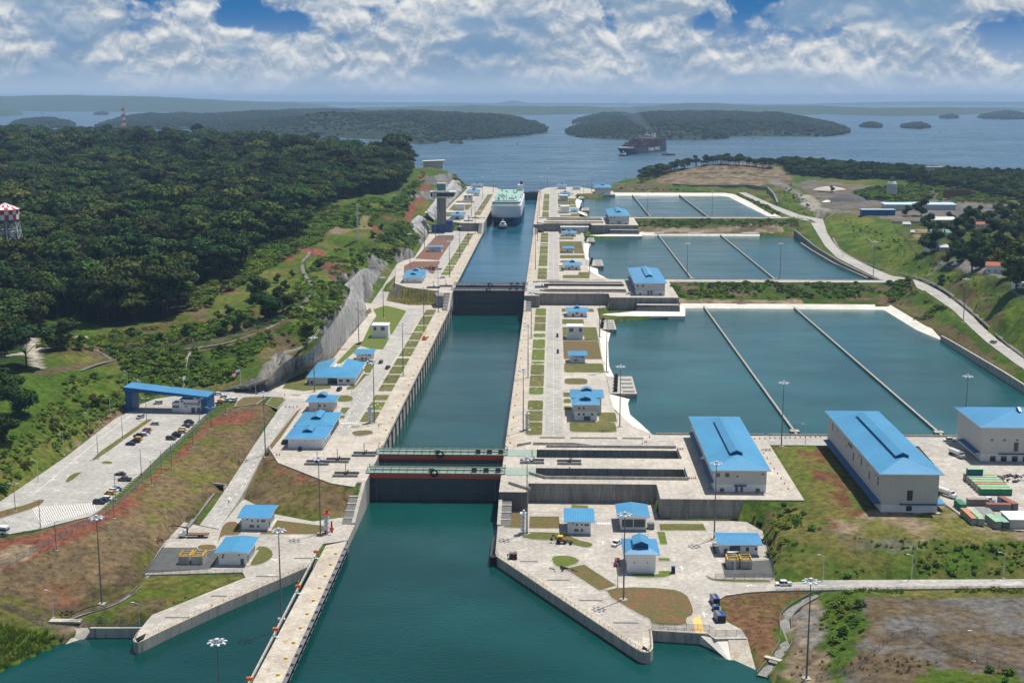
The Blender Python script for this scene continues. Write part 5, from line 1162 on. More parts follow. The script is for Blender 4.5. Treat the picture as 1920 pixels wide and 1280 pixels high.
t = thing('dolphin', 'small concrete mooring platform under the lone mast head at the bottom left', 'platform', (x_, y_, 0)); mb = MB(); mb.box(-3, -3, -3, 3, 3, 3.5); mb.build('platform', 'wallp', t)
# street lamps
def make_lamp(double, h):
    t = thing('street_lamp', 'x', 'street lamp', (0,0,0), 0, 'double-headed street lamps' if double else 'single-arm roadside lamps')
    mb = MB(); mb.lathe(0, 0, [(.16,0),(.13,h*.5),(.09,h)], 6); mb.build('pole', 'steel' if double else 'steelw', t)
    mb = MB(); mb.box(-.5,-.5,-.2,.5,.5,.2); mb.build('footing', 'wallp', t)
    for s in ((-1, 1) if double else (-1,)):
        mb = MB(); mb.tube((0,0,h-.1),(s*1.5,0,h+.35),.07,5); mb.build('arm', 'steelw', t)
        mb = MB(); mb.box(s*1.2-.4, -.2, h+.25, s*1.2+.9*s if s > 0 else s*1.2+.2, .2, h+.42) if s > 0 else mb.box(-2.3, -.2, h+.25, -1.2, .2, h+.42); mb.build('lamp_head', 'steelw', t)
    return t
dl = make_lamp(True, 10.5); sl_ = make_lamp(False, 9)
D = [((29,958),12.5,'street lamp on the grass island at the left edge of the car park'),((76,990),12.5,'street lamp at the near edge of the car park by the hatched bays'),((106,1032),None,'street lamp on the red strip outside the car park fence, near the left'),
 ((217,936),12.5,'street lamp right beside the two dark cars near the fence'),((214,972),None,'street lamp on the red strip behind the near dark cars'),((230,824),12.5,'street lamp midway along the long grass median'),((184,860),12.5,'street lamp at the near end of the long grass median'),
 ((275,787),12.5,'street lamp at the far end of the long grass median'),((374,788),12.5,'street lamp in front of the entrance building'),((265,887),12.5,'street lamp beside the maroon car on the lower car park'),((396,805),None,'street lamp at the far end of the red strip'),
 ((362,838),None,'street lamp on the red strip behind the two rows of cars'),((322,877),None,'street lamp midway along the red strip'),((303,890),None,'street lamp on the red strip near its middle'),((423,777),None,'street lamp beside the orange concrete mixer'),((284,910),None,'street lamp on the lower part of the red strip')]
for i, ((px_, py_), z, lb) in enumerate(D):
    if z is None: x_, y_, z_ = G3(px_, py_)
    else: x_, y_ = P(px_, py_, z); z_ = z
    if i == 0: dl.location = (x_, y_, z_); dl['label'] = lb
    else: copy_tree(dl, (x_, y_, z_), .1, lb)
S = [((262,1180),'roadside lamp on the near left lawn by the quay tip'),((72,905),'roadside lamp on the left verge nearest the picture edge'),((120,855),'roadside lamp on the left verge behind the hatched junction'),((167,810),'roadside lamp on the left verge halfway to the entrance'),((207,776),'roadside lamp on the left verge just before the entrance'),
 ((1543,1090),'roadside lamp at the foot of the slope, leftmost of the three along the right road'),((1709,1087),'roadside lamp at the foot of the slope, middle of the three'),((1881,1083),'roadside lamp at the foot of the slope, rightmost of the three'),((1377,1086),'roadside lamp on the narrow lawn before the fenced substation'),
 ((1158,1104),'roadside lamp on the dry lawn beside the tall mast of the right apron'),((1510,833),'roadside lamp on the plateau edge by the basin road'),((1540,478),'roadside lamp on the upper bend of the right-hand road'),((1580,484),'roadside lamp below the green slope on the right-hand road'),((1748,547),'roadside lamp where the right-hand road bends down'),
 ((1521,450),'roadside lamp at the inner side of the upper bend'),((1826,1240),'roadside lamp on the waste ground, lower right'),((100,1158),'roadside lamp at the drain outlet, lower left'),((1490,372),'roadside lamp on the ramp beside the dark retaining wall'),((345,740),'roadside lamp behind the entrance roof'),((240,735),'roadside lamp on the green slope left of the entrance'),((480,745),'roadside lamp on the road right of the entrance'),((660,757),'roadside lamp on the small oval lawn')]
for i, ((px_, py_), lb) in enumerate(S):
    x_, y_, z_ = G3(px_, py_); z_ += .4 if OCC[min(np.searchsorted(ys, y_), NY-1), min(np.searchsorted(xs, x_), NX-1)] else 0
    if i == 0: sl_.location = (x_, y_, z_); sl_['label'] = lb
    else: copy_tree(sl_, (x_, y_, z_), 0, lb)
# navigation beacons (white towers with red)
def beacon(px_, py_, z, h, lb):
    x_, y_ = P(px_, py_, z); t = thing('signal_tower', lb, 'signal tower', (x_, y_, z))
    mb = MB()
    for c in ((-.9,-.9),(.9,-.9),(.9,.9),(-.9,.9)): mb.tube((*c,0),(c[0]*.8,c[1]*.8,h),.09,4)
    k = 0.
    while k < h: mb.box(-.9,-.9,k,.9,.9,k+.1); k += 1.6
    mb.box(-.5,-.5,0,.5,.5,h*.95); mb.build('tower', 'steelw', t)
    mb = MB(); mb.box(-1.2,-1.2,h,1.2,1.2,h+.25); mb.cyl(.2,0,h+.2,h+1.4,.45); mb.build('platform', 'redp' if z < 5 and px_ < 900 else 'steelw', t)
    mb = MB(); mb.box(-1.8,-1.8,0,1.8,1.8,.25); mb.build('base', 'wallp', t)
beacon(613,1000,3.5,8,'white signal tower with red top at the foot of the left wing wall'); beacon(981,1000,3.5,8,'slim white signal tower beside the right apron lawn')
beacon(694,793,11.5,8,'white signal tower at the near end of the left lawn squares'); beacon(988,806,11.5,8,'slim white signal tower at the near end of the right lawn squares')
t = thing('sculpture','red painted pump column beside the white signal tower','pump',(*P(622,997,3.5),3.5)); mb = MB(); mb.cyl(0,0,0,4.4,.5,.3,8); mb.cyl(0,0,1,1.6,.9); mb.cyl(-2,-2.5,0,1.5,.6,.3); mb.build('column', 'redp', t)
# ------------------------------------------------------------------ guide walls, quays (edges with fenders)
t = thing('guide_pier','long narrow concrete guide pier with black rubber fenders running towards the viewer','pier',(0,0,0))
mb = MB(); mb.prism([(-36.5,-262),(-27.2,-262),(-27.6,-61),(-34.6,-66)], -4, 3.6); mb.m = [0]+[1]*(len(mb.f)-1); mb.build('deck', ['coping', 'wallp'], t)
mb = MB(); y = -258.
while y < -64: mb.box(-27.6, y, .6, -26.5, y+1.5, 3.3); mb.box(-27.2, y+1.5, .2, -26.9, y+6.4, .9); y += 6.5
mb.build('fender', 'black', t)
mb = MB(); mb.box(-27.9, -258, 2.9, -26.3, -64, 3.15)
for i in range(30): mb.tube((-26.6,-258+i*6.5,1.),(-26.6,-251.5+i*6.5,1.),.12,4)
mb.build('fender_rail', 'steel', t)
mb = MB(); mb.box(-36.6, -262, 3.6, -36.1, -70, 4.35); mb.build('parapet', 'wallp', t)
mb = MB(); y = -75
while y > -255: mb.cyl(-29.3, y, 3.6, 4.2, .7, .5, 8); y -= 11
mb.build('bollard', 'marky', t)
for y in (-80, -113, -148, -182):
    p = thing('signal_post', 'orange and white signal post at the back edge of the guide pier', 'signal post', (-35.6, y, 3.6), 0, 'signal posts along the guide pier')
    mb = MB(); mb.tube((0,0,0),(0,0,3.4),.12); mb.box(-.8,-.5,0,.8,.5,.2); mb.build('post', 'steelw', p); mb = MB(); mb.box(-.9,-.3,2.2,.9,.3,3.1); mb.build('sign', 'orange', p)
def quay(name, label, poly_edge, z, wm='wallp', closed=False, h=6.5, inward=3.):
    t = thing(name, label, 'quay wall', (0,0,0)); pts = poly_edge; mb = MB(); n = len(pts)
    nr = []
    for i in range(n):
        a = Vector(pts[max(i-1,0)]); b = Vector(pts[min(i+1,n-1)]); d = (b-a).normalized(); nr.append(Vector((-d.y, d.x)))
    for i in range(n-1):
        p, q = Vector(pts[i]), Vector(pts[i+1]); a, b = nr[i], nr[i+1]
        P4 = [p-a*.12, q-b*.12, q+b*inward, p+a*inward]
        mb.hexa([(*v, z-h) for v in P4], [(*v, z+.05) for v in P4])
    mb.m = [0 if k % 6 == 1 else 1 for k in range(len(mb.f))]; mb.build('wall', ['coping', wm], t)
    mb = MB()
    for i in range(n-1):
        p, q = Vector(pts[i]), Vector(pts[i+1]); L = (q-p).length; a = nr[i]
        for k in range(int(L/2.5)+1):
            c = p+(q-p)*(k*2.5/max(L,.1)) if k*2.5 < L else q
            c = c+a*.5; mb.tube((c.x,c.y,z),(c.x,c.y,z+1.1),.05,4)
        for zz in (1.1, .6): mb.tube((*(p+a*.5), z+zz), (*(q+a*.5), z+zz), .045, 4)
    mb.build('railing', 'steel', t); return t
quay('quay_wall','right near quay wall running diagonally to its rounded tip', PL([(929,1035),(932,1043),(1060,1128),(1195,1217),(1203,1221),(1212,1222.5),(1219,1221),(1224,1214),(1223,1196),(1221,1178)],3.5), 3.5)
quay('quay_wall','left near quay wall with its rounded tip and pale edge', PL([(257,1185),(250,1199),(253,1203),(258,1204),(268,1200),(300,1184),(400,1138),(573,1064)],3.5), 3.5)
quay('quay_wall','low straight retaining wall joining the right quay tip to the slipway', PL([(1222,1181),(1330,1188)],3.5), 3.5, inward=.8)
quay('quay_wall','low retaining wall left of the left quay tip', PL([(168,1177),(264,1177)],3.2), 3.2, inward=.8)
mb = MB(); q = P(930,1043,3.5)
t = thing('corner_fender','black corner fender rollers at the start of the right quay','fender',(27.2,-66,0)); mb.box(-.9,-8,1,-.1,12,3.2); mb.build('fender_panel','fend',t); mb = MB(); mb.cyl(.3,-9,1.2,3.4,1.3,1.3,10); mb.cyl(.3,-9,.4,1.1,1.5,1.5,10); mb.build('roller','black',t)
# slipway, riprap
def strip(name, label, cat, pts, m, thick=1.2, kind=None):
    mb = MB(); mb.prism([p for p in pts], min(p[2] for p in pts)-thick, 0); o = mb.build(name, m)
    tag(o, label, cat, kind=kind); return o
strip('slipway','pale concrete boat ramp sliding into the water at the bottom right','ramp', X3([(1365,1196,3.4),(1401,1195,3.4),(1420,1266,-.6),(1372,1244,-.6)]), 'coping')
strip('riprap','white stone-faced bank left of the boat ramp','bank', X3([(1312,1190,2.9),(1341,1196,3.2),(1365,1196,3.2),(1372,1244,-.6),(1340,1222,-.6)]), 'liner')
strip('riprap','pale curved stone bank at the left drain outlet','bank', X3([(125,1178,2.2),(165,1176,2.6),(170,1186,1.5),(155,1200,-.3),(118,1212,-.3),(135,1194,.8)]), 'pave')
slab(X3([(1243,1157,3.52),(1253,1151,3.52),(1263,1158,3.52),(1270,1183,3.52),(1250,1183,3.52)]), 0, 'yellow_area', 'marky', .3, .03) if False else sheet('paint_marking', PL([(1298,1160),(1312,1153),(1322,1186),(1304,1186)],3.5), 3.56, 'marky')
# canal / drain channels
def channel(label, cl, w, m='wallp', hh=1.):
    t = thing('drain_channel', label, 'drain', (0,0,0)); mbw = {-1: MB(), 1: MB()}; mbf = MB(); n = len(cl)
    for i in range(n-1):
        a, b = Vector(cl[i]), Vector(cl[i+1]); d = (b-a); d.z = 0; d.normalize(); nr_ = Vector((-d.y, d.x, 0))
        mbf.add([a+nr_*w/2, a-nr_*w/2, b-nr_*w/2, b+nr_*w/2], [(0,1,2,3)])
        for s in (-1, 1):
            p = [a+nr_*s*w/2, a+nr_*s*(w/2+.22), b+nr_*s*(w/2+.22), b+nr_*s*w/2]
            if s < 0: p = p[::-1]
            p = [p[0], p[3], p[2], p[1]]
            mbw[s].hexa([v-Vector((0,0,.8)) for v in p], [v+Vector((0,0,hh)) for v in p])
    mbf.build('channel_floor', 'wallc', t); mbw[1].build('channel_wall', m, t); mbw[-1].build('channel_wall', m, t)
def cl3(pts, dz=.1, it=2): return smooth([(x, y, z+dz) for x, y, z in (G3(*p) for p in pts)], it, False)
channel('winding concrete drain channel at the bottom right', [(p[0],p[1],p[2]+.15) for p in smooth(X3([(1430,1268,.3),(1455,1238,.7),(1476,1205,1.2),(1473,1178,1.6),(1472,1160,1.9),(1484,1145,2.1),(1506,1131,2.3),(1535,1116,2.6)]),2,False)], 3.4, 'trk', 1.)
channel('pale drain running down the green slope behind the entrance', cl3([(344,724),(347,690),(352,663),(380,650)]), .8, hh=.35)
channel('pale drain slanting across the green hillside left of the entrance', cl3([(262,716),(225,690),(200,668),(180,658)]), .8, hh=.35)
channel('curved pale drain along the top of the rock cut', cl3([(415,732),(470,717),(505,697),(523,680),(530,664),(560,655),(585,640),(598,618)]), .7, 'pave', .4)
channel('long concrete drain at the foot of the dry slope on the left', cl3([(118,1166),(160,1150),(205,1138),(245,1118),(282,1075),(310,1045),(335,1010),(370,965),(400,925)]), 1.2, 'trk', hh=.3)
channel('drain along the outer side of the right-hand road', cl3([(1562,447),(1574,470),(1600,486),(1640,501),(1690,515),(1730,522),(1775,545),(1815,578),(1850,608),(1888,645),(1925,672)], .35), 1.2, hh=.4)
channel('thin pale drain forking down the right green slope', cl3([(1729,525),(1750,510),(1767,498)]), .8, hh=.3)
channel('thin pale drain on the green slope above the middle basin', cl3([(1625,447),(1640,458),(1635,464)]), .7, hh=.3)
channel('pale drain near the top of the right slope', cl3([(1548,412),(1560,403),(1565,399)]), .8, hh=.3)
# culvert
x_, y_, z_ = G3(412, 915); t = thing('culvert','concrete culvert mouth at the dry slope edge','culvert',(x_, y_, z_), R(-15)); mb = MB(); mb.box(-3,-.5,-1.5,3,0,2.2); mb.box(-3.4,-2.5,-1.5,-3,0,1.6); mb.box(3,-2.5,-1.5,3.4,0,1.6); mb.build('headwall','wallp',t); mb = MB(); mb.box(-2.,-.56,-1,2.,-.5,1.4); mb.build('mouth','black',t)
mb = MB(); t = thing('footbridge','small concrete slab bridge over the left drain outlet','bridge',(*P(123,1166,3.2),3.4)); mb.box(-5,-1.2,0,5,1.2,.5); mb.build('deck','pave',t)
t = thing('footbridge','small concrete slab bridge over the right drain channel','bridge',(*P(1454,1237,2.),2.1), R(-35)); mb = MB(); mb.box(-3.4,-.8,0,3.4,.8,.35); mb.build('deck','pave',t)
# ------------------------------------------------------------------ rock cuts beside the left terraces
def rockcut(label, base, top, seed, thick=.6):
    base = smooth([tuple(p) for p in base], 2, False); top = smooth([tuple(p) for p in top], 2, False)
    def resample(pl, n):
        L = [0]
        for a, b in zip(pl, pl[1:]): L.append(L[-1]+math.dist(a, b))
        return [tuple(np.interp(L[-1]*i/(n-1), L, [p[k] for p in pl]) for k in range(3)) for i in range(n)]
    Ln = sum(math.dist(a, b) for a, b in zip(base, base[1:])); n = int(Ln/1.6)+2; m = 12
    B = resample(base, n); T = resample(top, n); vs = []
    for i in range(n):
        for j in range(m+1):
            u = j/m; p = Vector(B[i]).lerp(Vector(T[i]), u)
            d = (Vector(T[i])-Vector(B[i])); d.z = 0; d = d.normalized() if d.length > .01 else Vector((-1,0,0))
            a = (mnoise.noise(Vector((i*.14+seed, 0, j*.05)))*5.0+abs(mnoise.noise(Vector((i*.5+seed, 3, j*.10))))*3.6-1.2+mnoise.noise(Vector((i*1.7, seed, j*.9)))*.9)*min(1, u*4+.2)*min(1,(1-u)*3+.3)
            p = p+d*(a-.9)+Vector((0,0,mnoise.noise(Vector((i*.5,seed+9,j)))*.5*u)); 
            if j == 0: p.z -= 1.
            if j == m: p += d*2.4; p.z -= .1
            vs.append(p)
    mb = MB(); mb.add(vs, [(i*(m+1)+j, (i+1)*(m+1)+j, (i+1)*(m+1)+j+1, i*(m+1)+j+1) for i in range(n-1) for j in range(m)])
    o = mb.build('rock_cut', M['rock']); tag(o, label, 'rock face')
M['rock'] = mat('shotcrete_rock', (.52, .51, .49), (.19, .19, .185), .4, .95, streak=True, c3=(.66, .65, .62), bump=.6, fine=.6)
z0 = 11.3
base1 = X3([(440,733,12.2),(490,732,11.8),(512,724,z0),(540,708,z0),(578,691,z0),(616,678,z0),(631,658,z0),(661,626,z0),(689,592,z0),(684,567,z0)])
top1 = [(-121,146,13.8)]+[(*P(497,714,19),19),(*P(526,684,24),24),(*P(548,668,26),26),(*P(590,658,26.5),26.5)]+[(*P(600,638,30),30),(*P(622,607,32),32),(*P(640,584,33),33),(-90,352,34),(-97,398,33)]
rockcut('pale jagged rock cut rising beside the left terrace behind the U-shaped building', base1, top1, 3)
base2 = X3([(684,567,z0),(699,547,12.5),(712,530,14.5),(719,515,17)]); top2 = X3([(646,534,33),(665,516,33),(682,502,33),(700,500,30)])
rockcut('upper tier of grey rock cut below the bare hill, left of the ramp road', base2, top2, 11)
base3 = [(-101,613,21),(-96,690,21),(-90,745,21),(-87.5,780,20.6),(-88,850,20.6),(-89,905,25)]; top3 = [(-110,620,22),(-108,700,25),(-101,752,29),(-99,790,33),(-101,850,36),(-100,905,38)]
rockcut('pale rock slope left of the control tower', base3, top3, 23)
base4 = [(-86,930,29.6),(-86,1000,29.4),(-86,1100,29.4),(-86,1250,29.4),(-86,1400,29.4),(-88,1500,29)]; top4 = [(-94,925,39),(-95,1000,40),(-96,1100,43),(-96,1250,46),(-97,1400,48),(-100,1500,38)]
rockcut('tall stepped rock wall behind the upper left terrace', base4, top4, 31)
# ------------------------------------------------------------------ basins: liners, dividers, intakes, walls
def liner(label, base, top, m='liner'):
    mb = MB(); n = len(base)
    mb.add(list(base)+list(top), [(i, i+1, n+i+1, n+i) for i in range(n-1)]); tag(mb.build('basin_liner', m), label, 'basin lining')
def pz(pts): return X3(pts)
liner('white sloping lining along the far side of the near basin', [(303,321,8.6),(297,360,8.6),(296,444,8.6),(146,446.5,8.6)], [(311,318,12.1),(304.5,360,12.),(304,452,12.),(146,453.5,12)])
liner('white sloping lining along the far side of the upper basin', [(304,990,26),(298,1330,26),(290,1352,26),(104,1349,26)], [(314,984,29.8),(309,1338,29.8),(300,1367,29.8),(104,1366,29.8)])
liner('white lining along the far side of the middle basin', [(303,882,17.6),(146,883.5,17.6)], [(303,889.5,21.3),(146,889.5,21.3)])
for k in range(3):
    dy, z = LV[k]
    lb = ['white bulging slope of basin lining beside the lowest right terrace', 'white bulging slope of basin lining beside the middle right terrace', 'white bulging slope of basin lining beside the upper right terrace'][k]
    if k < 2 or 1:
        zz = z-2.9
        liner(lb, [(101,66.5+dy,zz),(98,75+dy,zz),(95,90+dy,zz),(90,112+dy,zz),(90.5,149+dy,zz)], [(95.5,66+dy,z+.07),(87,79+dy,z+.07),(83,100+dy,z+.07),(79.6,118+dy,z+.07),(79,149+dy,z+.07)])
        liner(lb.replace('bulging slope', 'narrow strip'), [(85.5,193+dy,zz),(83.5,230+dy,zz),(86,300+dy,zz),(89.5,341+dy,zz)], [(79.2,193+dy,z+.05),(78.4,230+dy,z+.05),(79.3,300+dy,z+.05),(81.5,341+dy,z+.05)])
    for j, (ya, yb, xb) in enumerate(((150,193,93.5),(342,380,92))):
        t = thing('basin_intake', '%s concrete intake platform with a row of black gate hoists, %s right terrace' % (['nearer','farther'][j], ['lowest','middle','upper'][k]), 'intake', (0, dy, z))
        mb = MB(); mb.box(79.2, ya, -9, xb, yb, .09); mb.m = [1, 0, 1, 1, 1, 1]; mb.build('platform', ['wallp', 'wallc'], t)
        mb = MB()
        for i in range(5):
            y_ = ya+5+i*(yb-ya-10)/4; x_ = 82.2+i*.5
            mb.box(x_-.9, y_-1.2, .1, x_+1.1, y_-.9, 1.6); mb.box(x_-.9, y_+.9, .1, x_+1.1, y_+1.2, 1.6); mb.box(x_-1.1, y_-1.3, 1.6, x_+1.3, y_+1.3, 2.); mb.box(x_-.3, y_-.5, 2, x_+.5, y_+.5, 2.8)
        mb.build('gate_hoist', 'black', t)
        mb = MB(); x_ = 85.
        for i in range(4): mb.box(86.2, ya+3+i*(yb-ya-8)/3.6, .1, xb-1, ya+7+i*(yb-ya-8)/3.6, .14)
        mb.build('grating', 'grate', t)
for k in range(3):
    dy, z = LV[k]; yb = [450, 886, 1350][k]
    for j, x_ in enumerate((163.6, 231.4)):
        t = thing('basin_divider', '%s dividing wall of the %s basin' % (['left','right'][j], ['near','middle','upper'][k]), 'dividing wall', (x_, 0, 0))
        y0_ = 68+dy if k < 2 else 984
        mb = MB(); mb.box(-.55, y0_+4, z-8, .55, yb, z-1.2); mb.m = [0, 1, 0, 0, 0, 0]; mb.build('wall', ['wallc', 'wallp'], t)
        mb = MB(); mb.box(-2, y0_+10, z-8, 2.2, y0_+14, z-1.); mb.box(-.9, y0_-1, z-8, .9, y0_+4, z-.9); mb.build('pier_head', 'wallp', t)
        mb = MB(); y_ = y0_+5
        while y_ < yb: mb.box(-.5, y_, z-1.2, -.42, y_+.08, z-.2); y_ += 4.
        mb.box(-.5, y0_+4, z-.3, -.42, yb, z-.22); mb.build('railing', 'steel', t)
def wallline(name, label, pts, thick, z0, m='wallp', cat='retaining wall'):
    mb = MB(); n = len(pts)
    for i in range(n-1):
        a, b = Vector(pts[i]), Vector(pts[i+1]); d = (b-a); d.z = 0; d.normalize(); q = Vector((-d.y, d.x, 0))*thick/2
        mb.hexa([(a.x+q.x,a.y+q.y,z0),(a.x-q.x,a.y-q.y,z0),(b.x-q.x,b.y-q.y,z0),(b.x+q.x,b.y+q.y,z0)][::1], [(a.x+q.x,a.y+q.y,a.z),(a.x-q.x,a.y-q.y,a.z),(b.x-q.x,b.y-q.y,b.z),(b.x+q.x,b.y+q.y,b.z)])
    return tag(mb.build(name, m), label, cat)
wallline('retaining_wall','long pale retaining wall along the right side of the near basin', [(303.2,70,13),(303.2,200,14),(303.4,300,13.2),(304,322,12.4)], 1.2, 5)
wallline('retaining_wall','concrete retaining wall along the right side of the middle basin', [(312.3,530,20.8),(304.4,620,22.5),(303.4,728,24),(310.4,880,25.5)], 1.4, 14, 'wallc')
wallline('retaining_wall','low inner wall stepping along the right side of the middle basin', [(309,545,19.6),(301.5,640,20),(300.5,730,20.5),(302,800,20.5)], 1., 14)
wallline('retaining_wall','streaked concrete wall along the far side of the middle basin', [(303,887.6,20.9),(237,887.6,20.9),(160,887.6,20.9)], 1.2, 14, 'wallp')
wallline('retaining_wall','dark buttressed retaining wall above the upper basin', X3([(1262,344,37.5),(1300,347,38),(1400,346,39),(1440,351,39),(1452,364,38),(1458,379,34)]), 2, 24, 'wallc')
wallline('parapet','low parapet along the basin road behind the machinery hall', [(149,66.8,12.3),(303,66.8,12.3)], .4, 9, 'pave', 'parapet'); wallline('parapet','low parapet between the lowest terrace road and the basin', [(97,66.8,12.2),(147,66.8,12.2)], .4, 9, 'pave', 'parapet')
wallline('parapet','pale parapet along the bank road of the middle basin', [(142,524.2,21.2),(300,524.4,21.2)], .4, 17, 'pave', 'parapet'); wallline('parapet','pale parapet along the bank road of the upper basin', [(138,981.4,30.2),(308,983.6,30.2)], .4, 25, 'pave', 'parapet')
# riprap faced blocks below the upper halls
for k in (1, 2):
    dy, z = LV[k]; t = thing('rubble_block', ['dark rubble-faced block with pale ledge in front of the middle machinery hall', 'dark rubble-faced block in front of the small far machinery hall'][k-1], 'stone block', (0, dy, z))
    mb = MB(); mb.hexa([(109.5,-40,-11),(142.5,-41,-11),(143.5,-31.2,-11),(109,-31.2,-11)], [(111,-36.8,-4.6),(141,-37.4,-4.6),(141.6,-31.3,-4.6),(111,-31.3,-4.6)]); mb.build('rubble_face', M['rock2'] if 'rock2' in M else M.setdefault('rock2', mat('dark_rubble', (.09,.10,.11), (.05,.055,.06), .5, .95, streak=True, c3=(.14,.14,.14), bump=.3)), t)
    mb = MB(); q = [(84,-55),(96,-60),(112,-60),(144,-59),(147,-30),(148,-8),(143,-8),(142.6,-38),(110,-38),(98,-46),(88,-50)]
    mb.prism(q, -14, -9.0); mb.build('ledge', 'liner', t)
    mb = MB(); mb.box(110.8,-37.2,-4.62,141.4,-34.5,-4.3); mb.build('cap', 'liner', t)
# ------------------------------------------------------------------ gate machinery pits, beams, benches
def pitset(label, x, y, z, n=1):
    t = thing('hoist_frame', label, 'hoist frame', (x, y, z)); mb = MB()
    for yy in (-2.6, 2.2): mb.box(-5.2, yy-.3, .05, 5.2, yy+.3, .85)
    mb.build('beam', 'steel', t); mb = MB(); mb.tube((0,-.6,0),(0,-.6,5.5),.14); mb.tube((0,-.6,.2),(.9,.8,2.),.3); mb.cyl(0,-1.2,0,1.3,.8); mb.build('drum', 'black', t)
    mb = MB(); mb.box(-5,-2.1,.02,5,2.,.12); mb.build('pit_cover', 'grate', t)
for x_, y_, z_, lb in ((-44,18,11.5,'hoist frame nearest the left gate bay'),(-33.8,28,11.5,'hoist frame on the coping beside the second gate'),(-37,-3,11.5,'hoist frame at the corner of the left gate bay'),(-52,14,11.5,'hoist frame farthest from the water on the left terrace'),(40,19,11.5,'hoist frame between the two recess slots nearest the gate'),(56,18,11.5,'second hoist frame between the recess slots'),
    (-44,470,20.5,'left hoist frame beside the middle gate'),(-35,478,20.5,'hoist frame on the coping beside the middle gate'),(40,475,20.5,'hoist frame right of the middle gate'),(-46,925,29.5,'hoist frame right of the tower above the wall')): pitset(lb, x_, y_, z_)
mb = MB()
for z, pts in ((3.5, [(975,1052,34),(1025,1087,43),(1085,1125,45),(1150,1167,47)]), (3.5, [(310,1157,46),(395,1117,30),(480,1080,42),(552,1046,40)])):
    for px_, py_, w in pts:
        x_, y_ = P(px_, py_, z); x2, _ = P(px_+w, py_, z); mb.box(x_, y_-.35, z-.1, x2, y_+.55, z+.07)
tag(mb.build('drain_grating', 'grate'), kind='structure')
# ------------------------------------------------------------------ fences
def fence(label, pts, h=2.5, step=3., posts=True, it=0):
    t = thing('chain_link_fence', label, 'fence', (0,0,0)); P_ = [Vector(p) for p in pts]
    path = []
    for a, b in zip(P_, P_[1:]):
        n = max(1, int((b-a).length/step))
        for i in range(n): path.append(a.lerp(b, i/n))
    path.append(P_[-1]); 
    for p in path: p.z = max(hgt(p.x, p.y), p.z) if p.z > -50 else hgt(p.x, p.y)
    mb = MB()
    for a, b in zip(path, path[1:]): mb.add([a, b, b+Vector((0,0,h)), a+Vector((0,0,h))], [(0,1,2,3)])
    mb.build('wire_mesh', 'mesh', t); st = max(1, len(path)//95+1) if len(path) > 95 else 1
    for i, a in enumerate(path):
        if i % st: continue
        mb = MB(); mb.tube(a, a+Vector((0,0,h+.1)), .055, 4); mb.build('post', 'steel', t)
    mb = MB()
    for a, b in zip(path, path[1:]): mb.tube(a+Vector((0,0,h)), b+Vector((0,0,h)), .035, 3)
    mb.build('top_rail', 'steel', t)
gp = lambda pts: [(*G(*p), -99) for p in pts]; fp_ = lambda pts, z: [(*P(a, b, z), z) for a, b in pts]
fence('long chain-link fence between the car park and the red strip', gp([(-40,1076),(19,1060),(70,1032),(125,1004),(187,975),(240,930),(267,902),(316,852),(360,811),(402,772)]), 2.6)
fence('chain-link fence along the front of the left transformer yard', fp_([(271,1079),(422,1078),(455,1078)],3.5), 2.2)
fence('chain-link fence down the left side of the left transformer yard', fp_([(271,1079),(306,1028),(308,1024)],3.5), 2.2)
fence('chain-link fence round the right substation yard', fp_([(1341,1086),(1450,1086),(1452,1075),(1432,1010)],3.5), 2.2)
fence('chain-link fence between lawn and right quay tip', fp_([(1222,1178),(1330,1182),(1342,1192),(1400,1192)],3.5), 2.)
fence('chain-link fence along the drain in the lower left corner', gp([(-20,1126),(60,1162),(100,1180),(170,1178),(265,1175)]), 2.)
fence('fence line climbing across the waste ground at the bottom right', gp([(1530,1276),(1600,1262),(1640,1228),(1672,1198),(1720,1190),(1760,1215),(1830,1240),(1940,1272)]), 2.2)
fence('fence with patrol path curving over the left hillside', gp([(190,665),(290,652),(380,646),(440,632),(500,610),(550,585),(590,550),(590,530),(575,510),(572,490),(585,480),(588,470),(570,460),(550,455)]), 2.4)
fence('fence above the rock cut to the right of the hill', gp([(680,470),(715,455),(730,440),(745,425),(755,405)]), 2.4)
fence('fence along the top of the right green slope', gp([(1675,425),(1700,452),(1720,480),(1750,496),(1800,508),(1850,520),(1920,562)]), 2.2)
fence('dark guard rail along the right road', [(*p[:2], p[2]) for p in X3([(1455,1107,4.),(1560,1106,4.4),(1750,1103,5.3),(1960,1101,6.2)])], .8)
# patrol path on the hill
pp = cl3([(150,695),(190,680),(290,660),(380,652),(440,640),(500,617),(550,592),(583,555),(584,532),(568,512),(566,490),(579,480),(580,472)], .22)
mb = MB()
for a, b in zip(pp, pp[1:]):
    a, b = Vector(a), Vector(b); d = b-a; d.z = 0; d.normalize(); q = Vector((-d.y, d.x, 0))*1.3; mb.add([a+q, a-q, b-q, b+q], [(0,1,2,3)])
tag(mb.build('path', 'trk'), kind='structure')
def track(pts, w, m, dz=.2):
    pp = cl3(pts, dz); mb = MB()
    prev = None
    for i in range(len(pp)-1):
        a, b = Vector(pp[i]), Vector(pp[i+1]); d = b-a; d.z = 0; d.normalize(); q = Vector((-d.y, d.x, 0))*w/2
        L = [a+q, a-q] if prev is None else prev; R_ = [b+q, b-q]
        for v in L+R_: v.z = max(v.z, hgt(v.x, v.y)+dz*.7)
        mb.add([L[0], L[1], R_[1], R_[0]], [(0,1,2,3)]); prev = R_
    tag(mb.build('track', m), kind='structure')
